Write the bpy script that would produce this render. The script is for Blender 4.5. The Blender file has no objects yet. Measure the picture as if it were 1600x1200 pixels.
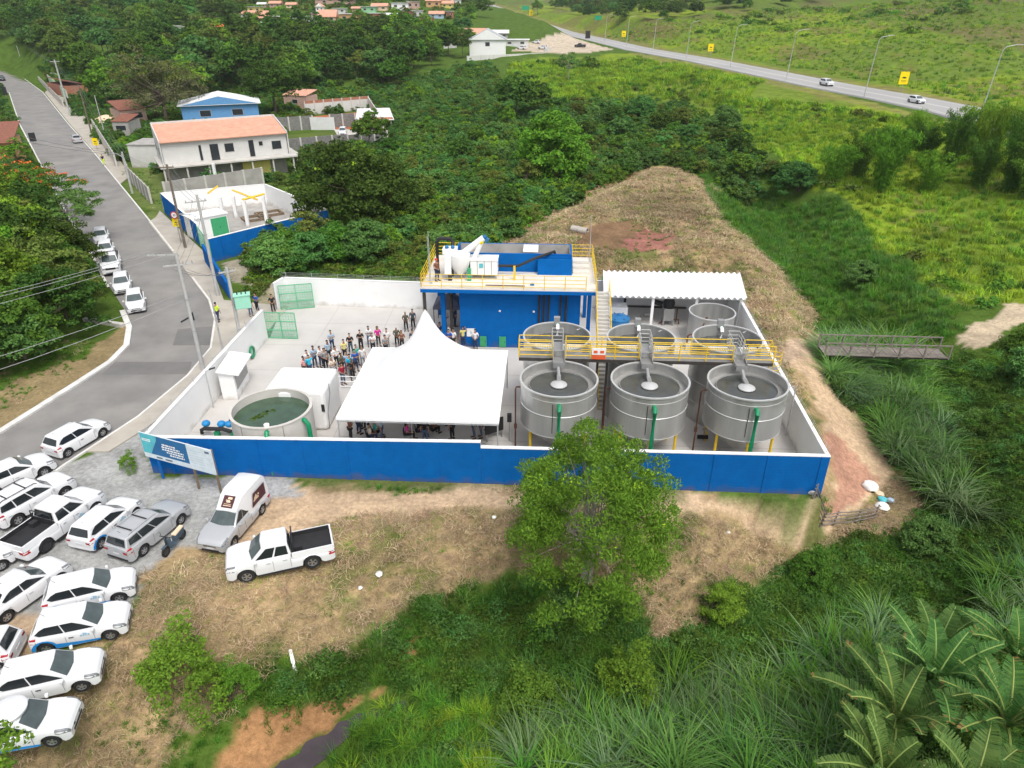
import bpy, math, random
import numpy as np
from mathutils import Vector, Matrix
R = math.radians
scene = bpy.context.scene
COL = scene.collection
random.seed(7); rng = np.random.default_rng(7)

# ---------------- camera, sky, sun, exposure ----------------
TH, FPX, CH = R(28.6), 1100.0, 24.5          # pitch below horizontal, focal length in photo pixels, height
cam_d = bpy.data.cameras.new("camera"); cam = bpy.data.objects.new("camera", cam_d); COL.objects.link(cam)
cam.location = (0, 0, CH); cam.rotation_euler = (R(90) - TH, 0, 0)
cam_d.sensor_width = 36; cam_d.lens = FPX / 1600 * 36; cam_d.clip_start = 0.5; cam_d.clip_end = 6000
scene.camera = cam
SUN_EL, SUN_AZ = R(60), R(155)               # sun high, behind the camera, a little to the left
world = bpy.data.worlds.new("World"); scene.world = world; world.use_nodes = True
nt = world.node_tree; nt.nodes.clear()
sky = nt.nodes.new("ShaderNodeTexSky"); sky.sky_type = 'NISHITA'; sky.sun_disc = False
sky.sun_elevation = SUN_EL; sky.sun_rotation = SUN_AZ; sky.air_density = 1.0; sky.dust_density = 4.0; sky.ozone_density = 1.0
hs = nt.nodes.new("ShaderNodeHueSaturation"); hs.inputs['Saturation'].default_value = 0.35
bg = nt.nodes.new("ShaderNodeBackground"); bg.inputs['Strength'].default_value = 0.15
wo = nt.nodes.new("ShaderNodeOutputWorld")
nt.links.new(sky.outputs[0], hs.inputs['Color']); nt.links.new(hs.outputs[0], bg.inputs['Color']); nt.links.new(bg.outputs[0], wo.inputs[0])
sd = bpy.data.lights.new("sun", 'SUN'); sd.energy = 1.15; sd.angle = R(20); sd.color = (1.0, 0.965, 0.91)
so = bpy.data.objects.new("sun", sd); COL.objects.link(so)
_dir = Vector((math.sin(SUN_AZ) * math.cos(SUN_EL), math.cos(SUN_AZ) * math.cos(SUN_EL), math.sin(SUN_EL)))
so.rotation_euler = _dir.to_track_quat('Z', 'Y').to_euler()
scene.view_settings.view_transform = 'Standard'; scene.view_settings.look = 'None'
scene.view_settings.exposure = 0.56; scene.view_settings.gamma = 1.0
scene.render.engine = 'CYCLES'; scene.render.resolution_x = 1024; scene.render.resolution_y = 768
scene.cycles.max_bounces = 6; scene.cycles.transparent_max_bounces = 6

# ---------------- pixel <-> world ----------------
ST, CT = math.sin(TH), math.cos(TH)
def at(px, py, z=0.0):
    u = (px - 800) / FPX; v = (600 - py) / FPX
    a = (z - CH) / (-ST + v * CT)
    return Vector((u * a, (CT + v * ST) * a, z))
def ata(px, py, a):                          # point at axial depth a
    u = (px - 800) / FPX; v = (600 - py) / FPX
    return Vector((u * a, (CT + v * ST) * a, CH + a * (-ST + v * CT)))

# ---------------- numpy noise ----------------
_perm = np.random.default_rng(3).random((256, 256))
def vnoise(x, y):
    xi = np.floor(x).astype(int); yi = np.floor(y).astype(int); fx = x - xi; fy = y - yi
    fx = fx * fx * (3 - 2 * fx); fy = fy * fy * (3 - 2 * fy)
    g = lambda i, j: _perm[i % 256, j % 256]
    return (g(xi, yi) * (1 - fx) + g(xi + 1, yi) * fx) * (1 - fy) + (g(xi, yi + 1) * (1 - fx) + g(xi + 1, yi + 1) * fx) * fy
def fbm(x, y, s, o=4):
    r = 0; a = 0.5; t = 0
    for k in range(o):
        r = r + a * vnoise(x / s + 17 * k, y / s + 31 * k); t += a; a *= 0.5; s *= 0.5
    return r / t
def inpoly(x, y, poly):
    c = np.zeros(x.shape, bool); n = len(poly)
    for i in range(n):
        x1, y1 = poly[i][0], poly[i][1]; x2, y2 = poly[(i + 1) % n][0], poly[(i + 1) % n][1]
        if y1 == y2: continue
        m = ((y1 > y) != (y2 > y)) & (x < (x2 - x1) * (y - y1) / (y2 - y1) + x1)
        c ^= m
    return c
def dpoly(x, y, pl, third=None):             # distance to a polyline (+ value interpolated along it)
    best = np.full(x.shape, 1e9); val = np.zeros(x.shape)
    for i in range(len(pl) - 1):
        ax, ay = pl[i][0], pl[i][1]; bx, by = pl[i + 1][0], pl[i + 1][1]
        dx, dy = bx - ax, by - ay; t = np.clip(((x - ax) * dx + (y - ay) * dy) / (dx * dx + dy * dy), 0, 1)
        d = np.hypot(x - ax - t * dx, y - ay - t * dy); m = d < best; best = np.where(m, d, best)
        if third is not None: val = np.where(m, third[i] * (1 - t) + third[i + 1] * t, val)
    return (best, val) if third is not None else best
def sstep(e0, e1, x):
    t = np.clip((x - e0) / (e1 - e0), 0, 1); return t * t * (3 - 2 * t)
# ---------------- materials ----------------
M = {}
def _n(nt, t, **k):
    n = nt.nodes.new(t)
    for a, b in k.items(): setattr(n, a, b)
    return n
def mat(name, col, rough=0.7, metal=0.0, var=0.12, scale=3.0, bump=0.0, bscale=20.0, spec=0.3, dirt=0.0, dirtcol=(0.12, 0.09, 0.06), dscale=0.6, stretch=None):
    m = bpy.data.materials.new(name); m.use_nodes = True; nt = m.node_tree; b = nt.nodes['Principled BSDF']
    b.inputs['Roughness'].default_value = rough; b.inputs['Metallic'].default_value = metal; b.inputs['Specular IOR Level'].default_value = spec
    tc = _n(nt, 'ShaderNodeTexCoord'); src = tc.outputs['Object']
    if stretch:
        mp = _n(nt, 'ShaderNodeMapping'); mp.inputs['Scale'].default_value = stretch; nt.links.new(src, mp.inputs[0]); src = mp.outputs[0]
    nz = _n(nt, 'ShaderNodeTexNoise'); nz.inputs['Scale'].default_value = scale; nz.inputs['Detail'].default_value = 6; nt.links.new(src, nz.inputs['Vector'])
    mr = _n(nt, 'ShaderNodeMapRange'); mr.inputs['To Min'].default_value = 1 - var; mr.inputs['To Max'].default_value = 1 + var; mr.inputs['From Min'].default_value = 0.25; mr.inputs['From Max'].default_value = 0.75
    nt.links.new(nz.outputs['Fac'], mr.inputs['Value'])
    vm = _n(nt, 'ShaderNodeVectorMath', operation='SCALE'); vm.inputs[0].default_value = col; nt.links.new(mr.outputs[0], vm.inputs['Scale'])
    out = vm.outputs[0]
    if dirt > 0:
        n2 = _n(nt, 'ShaderNodeTexNoise'); n2.inputs['Scale'].default_value = dscale; n2.inputs['Detail'].default_value = 8; n2.inputs['Roughness'].default_value = 0.65; nt.links.new(src, n2.inputs['Vector'])
        r2 = _n(nt, 'ShaderNodeMapRange'); r2.inputs['From Min'].default_value = 0.48; r2.inputs['From Max'].default_value = 0.75; r2.inputs['To Max'].default_value = dirt; nt.links.new(n2.outputs['Fac'], r2.inputs['Value'])
        mx = _n(nt, 'ShaderNodeMix', data_type='RGBA'); nt.links.new(r2.outputs[0], mx.inputs[0]); nt.links.new(out, mx.inputs[6]); mx.inputs[7].default_value = (*dirtcol, 1); out = mx.outputs[2]
    nt.links.new(out, b.inputs['Base Color'])
    if bump > 0:
        n3 = _n(nt, 'ShaderNodeTexNoise'); n3.inputs['Scale'].default_value = bscale; n3.inputs['Detail'].default_value = 5; nt.links.new(src, n3.inputs['Vector'])
        bp = _n(nt, 'ShaderNodeBump'); bp.inputs['Strength'].default_value = bump; bp.inputs['Distance'].default_value = 0.05; nt.links.new(n3.outputs['Fac'], bp.inputs['Height']); nt.links.new(bp.outputs[0], b.inputs['Normal'])
    M[name] = m; return m
def leafmat(name, c1, c2, trans=0.25, objvar=0.25, yellow=0.0):
    """leaf colour varies leaf by leaf and plant by plant"""
    if trans > .12 and 'banana' not in name: c1 = tuple(a * k for a, k in zip(c1, (1.42, 1.52, 1.0) if 'yellow' not in name else (1.42, 1.72, .9))); c2 = tuple(a * k for a, k in zip(c2, (1.42, 1.52, 1.0) if 'yellow' not in name else (1.42, 1.72, .9)))
    m = bpy.data.materials.new(name); m.use_nodes = True; nt = m.node_tree; b = nt.nodes['Principled BSDF']
    b.inputs['Roughness'].default_value = 0.7; b.inputs['Specular IOR Level'].default_value = 0.10 if 'banana' not in name else 0.3
    ge = _n(nt, 'ShaderNodeNewGeometry'); oi = _n(nt, 'ShaderNodeObjectInfo')
    mx = _n(nt, 'ShaderNodeMix', data_type='RGBA'); nt.links.new(ge.outputs['Random Per Island'], mx.inputs[0]); mx.inputs[6].default_value = (*c1, 1); mx.inputs[7].default_value = (*c2, 1)
    mr = _n(nt, 'ShaderNodeMapRange'); mr.inputs['To Min'].default_value = 1 - objvar; mr.inputs['To Max'].default_value = 1 + objvar; nt.links.new(oi.outputs['Random'], mr.inputs['Value'])
    nz = _n(nt, 'ShaderNodeTexNoise'); nz.inputs['Scale'].default_value = 0.09; nz.inputs['Detail'].default_value = 3; nt.links.new(ge.outputs['Position'], nz.inputs['Vector'])
    m2 = _n(nt, 'ShaderNodeMapRange'); m2.inputs['From Min'].default_value = 0.3; m2.inputs['From Max'].default_value = 0.7; m2.inputs['To Min'].default_value = 0.72; m2.inputs['To Max'].default_value = 1.3; nt.links.new(nz.outputs['Fac'], m2.inputs['Value'])
    mu = _n(nt, 'ShaderNodeMath', operation='MULTIPLY'); nt.links.new(mr.outputs[0], mu.inputs[0]); nt.links.new(m2.outputs[0], mu.inputs[1])
    vm = _n(nt, 'ShaderNodeVectorMath', operation='SCALE'); nt.links.new(mx.outputs[2], vm.inputs[0]); nt.links.new(mu.outputs[0], vm.inputs['Scale'])
    hv = _n(nt, 'ShaderNodeHueSaturation'); h2 = _n(nt, 'ShaderNodeMapRange'); h2.inputs['To Min'].default_value = 0.475; h2.inputs['To Max'].default_value = 0.515
    m7 = _n(nt, 'ShaderNodeMath', operation='MULTIPLY'); m7.inputs[1].default_value = 7.31; fr = _n(nt, 'ShaderNodeMath', operation='FRACT')
    nt.links.new(oi.outputs['Random'], m7.inputs[0]); nt.links.new(m7.outputs[0], fr.inputs[0]); nt.links.new(fr.outputs[0], h2.inputs['Value']); nt.links.new(h2.outputs[0], hv.inputs['Hue']); nt.links.new(vm.outputs[0], hv.inputs['Color'])
    nt.links.new(hv.outputs[0], b.inputs['Base Color'])
    tr = _n(nt, 'ShaderNodeBsdfTranslucent'); nt.links.new(hv.outputs[0], tr.inputs['Color'])
    ms = _n(nt, 'ShaderNodeMixShader'); ms.inputs[0].default_value = trans
    o = nt.nodes['Material Output']; nt.links.new(b.outputs[0], ms.inputs[1]); nt.links.new(tr.outputs[0], ms.inputs[2]); nt.links.new(ms.outputs[0], o.inputs[0])
    M[name] = m; return m
mat('white_paint', (0.80, 0.80, 0.79), 0.75, var=0.04, scale=1.2, dirt=0.10, dirtcol=(0.45, 0.42, 0.37), bump=0.15, bscale=12)
mat('blue_paint', (0.003, 0.110, 0.375), 0.8, var=0.10, scale=1.5, bump=0.25, bscale=9, dirt=0.12, dirtcol=(0.012, 0.15, 0.40), dscale=0.35, spec=0.06)
mat('blue_wood', (0.01, 0.12, 0.40), 0.7, spec=0.1)
mat('concrete', (0.50, 0.48, 0.455), 0.9, var=0.10, scale=0.35, bump=0.1, dirt=0.35, dirtcol=(0.36, 0.345, 0.32), dscale=0.25)
mat('old_concrete', (0.36, 0.345, 0.32), 0.9, var=0.18, scale=0.8, bump=0.2, dirt=0.5, dirtcol=(0.17, 0.16, 0.145), dscale=0.5)
mat('pale_concrete', (0.52, 0.50, 0.46), 0.9, var=0.12, scale=0.8, bump=0.2, dirt=0.3, dirtcol=(0.30, 0.27, 0.23), dscale=0.5)
mat('deck_cream', (0.66, 0.62, 0.55), 0.85, var=0.08, scale=0.8, dirt=0.3, dirtcol=(0.42, 0.37, 0.3))
mat('asphalt', (0.215, 0.208, 0.198), 0.9, var=0.20, scale=0.35, bump=0.3, bscale=30, dirt=0.7, dirtcol=(0.32, 0.295, 0.26), dscale=0.16)
mat('asphalt_patch', (0.165, 0.16, 0.152), 0.9, var=0.15, scale=0.6, dirt=0.5, dirtcol=(0.2, 0.19, 0.18), dscale=0.5)
mat('highway_asphalt', (0.33, 0.325, 0.315), 0.9, var=0.08, scale=0.05)
mat('kerb_paint', (0.66, 0.65, 0.62), 0.85, var=0.12, scale=1.5, dirt=0.4, dirtcol=(0.36, 0.34, 0.30), dscale=0.9)
mat('sidewalk', (0.42, 0.385, 0.33), 0.9, var=0.15, scale=0.5, dirt=0.5, dirtcol=(0.28, 0.24, 0.19), dscale=0.4, bump=0.2)
mat('tent_fabric', (0.86, 0.86, 0.86), 0.6, var=0.02, scale=0.5)
mat('steel_panel', (0.45, 0.45, 0.435), 0.34, metal=0.55, var=0.22, scale=1.3, stretch=(1.2, 1.2, 0.12), bump=0.05, bscale=4, dirt=0.25, dirtcol=(0.30, 0.29, 0.27), dscale=1.0)
mat('steel_rim', (0.54, 0.54, 0.53), 0.4, metal=0.3, var=0.05)
mat('steel_inner', (0.38, 0.375, 0.36), 0.6, metal=0.3, var=0.12, scale=1.2, dirt=0.3, dirtcol=(0.2, 0.19, 0.16))
mat('grey_metal', (0.36, 0.36, 0.355), 0.5, metal=0.5, var=0.1)
mat('yellow_paint', (0.74, 0.50, 0.03), 0.5, var=0.1, scale=4)
mat('sign_yellow', (0.88, 0.66, 0.0), 0.5, var=0.05)
mat('green_pipe', (0.0, 0.22, 0.09), 0.35, var=0.08, spec=0.5)
mat('green_door', (0.05, 0.32, 0.14), 0.5, var=0.08)
mat('green_frame', (0.10, 0.42, 0.22), 0.5, var=0.05)
mat('mint', (0.30, 0.62, 0.47), 0.5, var=0.05)
mat('rust_pipe', (0.13, 0.055, 0.035), 0.7, var=0.2)
mat('black_metal', (0.02, 0.02, 0.02), 0.5, var=0.2)
mat('black_plastic', (0.025, 0.025, 0.027), 0.6, var=0.15)
mat('dark_beam', (0.05, 0.045, 0.04), 0.6, var=0.2)
mat('red_paint', (0.55, 0.04, 0.02), 0.5)
mat('orange_paint', (0.70, 0.12, 0.04), 0.5)
mat('blue_plastic', (0.03, 0.16, 0.36), 0.4, var=0.1)
mat('blue_pump', (0.02, 0.22, 0.50), 0.4, var=0.1)
mat('galvanised', (0.50, 0.51, 0.52), 0.5, metal=0.4, var=0.08)
mat('pole_concrete', (0.44, 0.435, 0.42), 0.85, var=0.10, scale=2, dirt=0.25, dirtcol=(0.28, 0.26, 0.24))
mat('pole_wood', (0.16, 0.13, 0.10), 0.9, var=0.2, scale=2)
mat('wire', (0.16, 0.16, 0.16), 0.6)
mat('pale_wire', (0.30, 0.30, 0.30), 0.6)
mat('wood', (0.20, 0.15, 0.10), 0.85, var=0.25, scale=4)
mat('grey_wood', (0.20, 0.175, 0.15), 0.9, var=0.3, scale=3)
mat('terracotta', (0.58, 0.31, 0.215), 0.85, var=0.14, scale=1.2, dirt=0.25, dirtcol=(0.38, 0.2, 0.13), dscale=0.5)
mat('old_tile', (0.22, 0.09, 0.06), 0.9, var=0.3, scale=3)
mat('fibre_cement', (0.62, 0.62, 0.61), 0.85, var=0.08, scale=0.6, dirt=0.4, dirtcol=(0.36, 0.35, 0.33), dscale=0.4)
mat('roof_white', (0.80, 0.80, 0.80), 0.6, var=0.03, dirt=0.15, dirtcol=(0.6, 0.6, 0.58))
mat('rough_plaster', (0.58, 0.575, 0.55), 0.9, var=0.1, scale=1, dirt=0.45, dirtcol=(0.40, 0.39, 0.36), dscale=0.5, bump=0.2)
mat('brick_red', (0.36, 0.16, 0.10), 0.9, var=0.2, scale=2, dirt=0.4, dirtcol=(0.30, 0.24, 0.2), dscale=0.5)
mat('block_wall', (0.19, 0.185, 0.175), 0.95, var=0.3, scale=3, bump=0.3)
mat('light_blue_wall', (0.12, 0.30, 0.55), 0.8)
mat('orange_wall', (0.55, 0.32, 0.15), 0.85, var=0.1)
mat('yellow_wall', (0.60, 0.52, 0.16), 0.85); mat('green_wall', (0.28, 0.52, 0.30), 0.85); mat('pink_wall', (0.50, 0.33, 0.27), 0.85, dirt=0.3)
mat('glass_dark', (0.018, 0.022, 0.024), 0.08, var=0.0, spec=0.6)
mat('glass_reflection', (0.065, 0.085, 0.085), 0.06, var=0.25, scale=2.5, spec=0.7)  # windshield glass: grey-green reflections put into the base colour
mat('window_dark', (0.03, 0.035, 0.04), 0.3, var=0.2)
mat('car_white', (0.70, 0.705, 0.71), 0.22, var=0.015, spec=0.5)
mat('car_silver', (0.50, 0.51, 0.52), 0.28, metal=0.35, var=0.02, spec=0.5)
mat('car_dark', (0.02, 0.022, 0.025), 0.25, spec=0.5)
mat('tyre', (0.022, 0.022, 0.023), 0.85, var=0.2)
mat('rim_metal', (0.42, 0.42, 0.43), 0.35, metal=0.7)
mat('rim_dark', (0.06, 0.06, 0.065), 0.4, metal=0.3)
mat('tail_red', (0.36, 0.012, 0.02), 0.2, spec=0.6)
mat('lamp_clear', (0.20, 0.21, 0.22), 0.10, spec=0.8, var=0.5, scale=9)
mat('logo_blue', (0.02, 0.24, 0.62), 0.35)
mat('logo_pale', (0.28, 0.48, 0.62), 0.4)
mat('plate', (0.55, 0.56, 0.57), 0.5)
mat('maroon', (0.075, 0.025, 0.03), 0.5); mat('cream', (0.72, 0.55, 0.38), 0.6)
mat('sign_blue', (0.02, 0.13, 0.30), 0.5); mat('sign_teal', (0.10, 0.46, 0.52), 0.5); mat('sign_pale', (0.60, 0.68, 0.72), 0.5); mat('sign_ink', (0.10, 0.14, 0.2), 0.5); mat('sign_faint', (0.48, 0.55, 0.6), 0.5)
mat('sign_green', (0.02, 0.30, 0.16), 0.5)
mat('paper', (0.8, 0.8, 0.78), 0.7); mat('gazebo_grey', (0.12, 0.12, 0.15), 0.8)
mat('soil_red', (0.36, 0.12, 0.05), 0.95, var=0.2, scale=1); mat('pipe_concrete', (0.42, 0.39, 0.35), 0.9)
mat('bark', (0.13, 0.10, 0.075), 0.9, var=0.3, scale=6); mat('pale_bark', (0.30, 0.27, 0.23), 0.9, var=0.25, scale=5)
mat('skin', (0.36, 0.20, 0.13), 0.6, var=0.05); mat('skin_dark', (0.17, 0.09, 0.06), 0.6, var=0.05)
mat('hair_black', (0.012, 0.01, 0.009), 0.7); mat('hair_brown', (0.08, 0.045, 0.025), 0.7); mat('hair_grey', (0.3, 0.29, 0.28), 0.7)
mat('gold_hair', (0.22, 0.13, 0.06), 0.7)
mat('boulder', (0.55, 0.53, 0.50), 0.9)
for n, c in dict(cl_white=(.72, .72, .72), cl_lblue=(.34, .46, .58), cl_black=(.02, .02, .023), cl_navy=(.03, .045, .10), cl_grey=(.25, .26, .27), cl_denim=(.07, .11, .19), cl_pink=(.62, .03, .30), cl_yellow=(.70, .62, .22), cl_teal=(.05, .42, .34), cl_red=(.34, .02, .05), cl_cyan=(.03, .42, .62), cl_olive=(.10, .10, .07), cl_slate=(.06, .09, .12), cl_cream=(.68, .60, .50), cl_blue=(.03, .10, .38), cl_lime=(.60, .85, .05), cl_rose=(.7, .35, .35), cl_brown=(.2, .09, .06)).items():
    mat(n, c, 0.85, var=0.08, scale=8)
def watermat(name, col, rough=0.08):
    m = mat(name, col, rough, var=0.25, scale=1.5, spec=0.6, bump=0.04, bscale=6); return m
watermat('green_water', (0.045, 0.085, 0.05), 0.04); watermat('grey_water', (0.06, 0.064, 0.06), 0.10); watermat('creek_water', (0.055, 0.042, 0.045), 0.12); watermat('foam_water', (0.40, 0.43, 0.34), 0.3)
# green see-through mesh of the gates (real wires are built, the sheet between them is a fine open weave)
def weave(name, col, alpha):
    m = mat(name, col, 0.6); nt = m.node_tree; b = nt.nodes['Principled BSDF']; b.inputs['Alpha'].default_value = alpha; return m
weave('mesh_sheet', (0.22, 0.50, 0.33), 0.42)
leafmat('leaf_dark', (0.026, 0.060, 0.014), (0.062, 0.112, 0.026))
leafmat('leaf_mid', (0.032, 0.085, 0.016), (0.085, 0.155, 0.028))
leafmat('leaf_bright', (0.055, 0.135, 0.018), (0.14, 0.225, 0.030))
leafmat('leaf_cool', (0.035, 0.095, 0.030), (0.085, 0.165, 0.060))
leafmat('leaf_olive', (0.055, 0.085, 0.022), (0.11, 0.13, 0.040))
leafmat('leaf_grey', (0.065, 0.075, 0.045), (0.13, 0.125, 0.085))
leafmat('leaf_yellow', (0.14, 0.19, 0.02), (0.26, 0.28, 0.035))
leafmat('leaf_feather', (0.058, 0.128, 0.018), (0.130, 0.215, 0.034), objvar=0.05)
leafmat('grass_lush', (0.030, 0.095, 0.016), (0.085, 0.190, 0.030), objvar=0.3)
leafmat('grass_cool', (0.040, 0.110, 0.030), (0.11, 0.20, 0.065), objvar=0.3)
leafmat('grass_pale', (0.055, 0.105, 0.060), (0.135, 0.190, 0.130), objvar=0.2)
leafmat('grass_yellow', (0.105, 0.160, 0.020), (0.205, 0.260, 0.040), objvar=0.3)
leafmat('grass_straw', (0.26, 0.19, 0.10), (0.56, 0.45, 0.28), objvar=0.3, trans=0.1)
leafmat('flower_red', (0.55, 0.05, 0.02), (0.65, 0.12, 0.04), trans=0.1)
leafmat('banana_leaf', (0.042, 0.125, 0.022), (0.105, 0.215, 0.040), objvar=0.15)
leafmat('banana_rib', (0.20, 0.29, 0.07), (0.24, 0.33, 0.09), objvar=0.05, trans=0.05)
leafmat('banana_dry', (0.26, 0.20, 0.04), (0.13, 0.09, 0.04), objvar=0.15)
leafmat('bare_twig', (0.10, 0.085, 0.07), (0.17, 0.15, 0.12), objvar=0.1, trans=0.0)
def groundmat():
    m = bpy.data.materials.new('ground_cover_soil'); m.use_nodes = True; nt = m.node_tree; b = nt.nodes['Principled BSDF']; b.inputs['Roughness'].default_value = 0.95; b.inputs['Specular IOR Level'].default_value = 0.03
    at_ = _n(nt, 'ShaderNodeAttribute', attribute_name='soil'); ge = _n(nt, 'ShaderNodeNewGeometry')
    fac = None
    for sc, lo, hi in ((0.45, 0.70, 1.32), (4.0, 0.72, 1.28), (28.0, 0.7, 1.3)):
        nz = _n(nt, 'ShaderNodeTexNoise'); nz.inputs['Scale'].default_value = sc; nz.inputs['Detail'].default_value = 6; nz.inputs['Roughness'].default_value = 0.65; nt.links.new(ge.outputs['Position'], nz.inputs['Vector'])
        mr = _n(nt, 'ShaderNodeMapRange'); mr.inputs['From Min'].default_value = 0.3; mr.inputs['From Max'].default_value = 0.7; mr.inputs['To Min'].default_value = lo; mr.inputs['To Max'].default_value = hi; nt.links.new(nz.outputs['Fac'], mr.inputs['Value'])
        if fac is None: fac = mr.outputs[0]
        else:
            mu = _n(nt, 'ShaderNodeMath', operation='MULTIPLY'); nt.links.new(fac, mu.inputs[0]); nt.links.new(mr.outputs[0], mu.inputs[1]); fac = mu.outputs[0]
    vm = _n(nt, 'ShaderNodeVectorMath', operation='SCALE'); nt.links.new(at_.outputs['Color'], vm.inputs[0]); nt.links.new(fac, vm.inputs['Scale']); nt.links.new(vm.outputs[0], b.inputs['Base Color'])
    nb = _n(nt, 'ShaderNodeTexNoise'); nb.inputs['Scale'].default_value = 3.0; nb.inputs['Detail'].default_value = 8; nb.inputs['Roughness'].default_value = 0.7; nt.links.new(ge.outputs['Position'], nb.inputs['Vector'])
    bp = _n(nt, 'ShaderNodeBump'); bp.inputs['Strength'].default_value = 0.6; bp.inputs['Distance'].default_value = 0.15; nt.links.new(nb.outputs['Fac'], bp.inputs['Height']); nt.links.new(bp.outputs[0], b.inputs['Normal'])
    M['ground'] = m
groundmat()

def soiled(name, col=(0.13, 0.085, 0.055), h=0.40):
    """mud splashed up from the ground, fading out above h metres, and faint block courses"""
    m = M[name]; nt = m.node_tree; b = nt.nodes['Principled BSDF']; l = b.inputs['Base Color'].links[0]; src = l.from_socket
    ge = _n(nt, 'ShaderNodeNewGeometry'); sx = _n(nt, 'ShaderNodeSeparateXYZ'); nt.links.new(ge.outputs['Position'], sx.inputs[0])
    nz = _n(nt, 'ShaderNodeTexNoise'); nz.inputs['Scale'].default_value = 1.6; nz.inputs['Detail'].default_value = 8; nt.links.new(ge.outputs['Position'], nz.inputs['Vector'])
    ad = _n(nt, 'ShaderNodeMath', operation='MULTIPLY_ADD'); ad.inputs[1].default_value = -1.3; nt.links.new(nz.outputs['Fac'], ad.inputs[0]); nt.links.new(sx.outputs['Z'], ad.inputs[2])
    mr = _n(nt, 'ShaderNodeMapRange'); mr.inputs['From Min'].default_value = h - .65; mr.inputs['From Max'].default_value = -.75; mr.inputs['To Max'].default_value = .5; nt.links.new(ad.outputs[0], mr.inputs['Value'])
    mx = _n(nt, 'ShaderNodeMix', data_type='RGBA'); nt.links.new(mr.outputs[0], mx.inputs[0]); nt.links.new(src, mx.inputs[6]); mx.inputs[7].default_value = (*col, 1); nt.links.new(mx.outputs[2], b.inputs['Base Color'])
    br = _n(nt, 'ShaderNodeTexWave', wave_type='BANDS', bands_direction='Z'); br.inputs['Scale'].default_value = 1.6; br.inputs['Distortion'].default_value = .6; br.inputs['Detail'].default_value = 3
    tc = _n(nt, 'ShaderNodeTexCoord'); nt.links.new(tc.outputs['Object'], br.inputs['Vector']); bp = _n(nt, 'ShaderNodeBump'); bp.inputs['Strength'].default_value = .12; bp.inputs['Distance'].default_value = .02; nt.links.new(br.outputs['Fac'], bp.inputs['Height'])
    if b.inputs['Normal'].links: nt.links.new(b.inputs['Normal'].links[0].from_socket, bp.inputs['Normal'])
    nt.links.new(bp.outputs[0], b.inputs['Normal'])
soiled('blue_paint'); soiled('white_paint', (0.30, 0.25, 0.19)); soiled('rough_plaster', (0.2, 0.15, 0.1))
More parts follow.
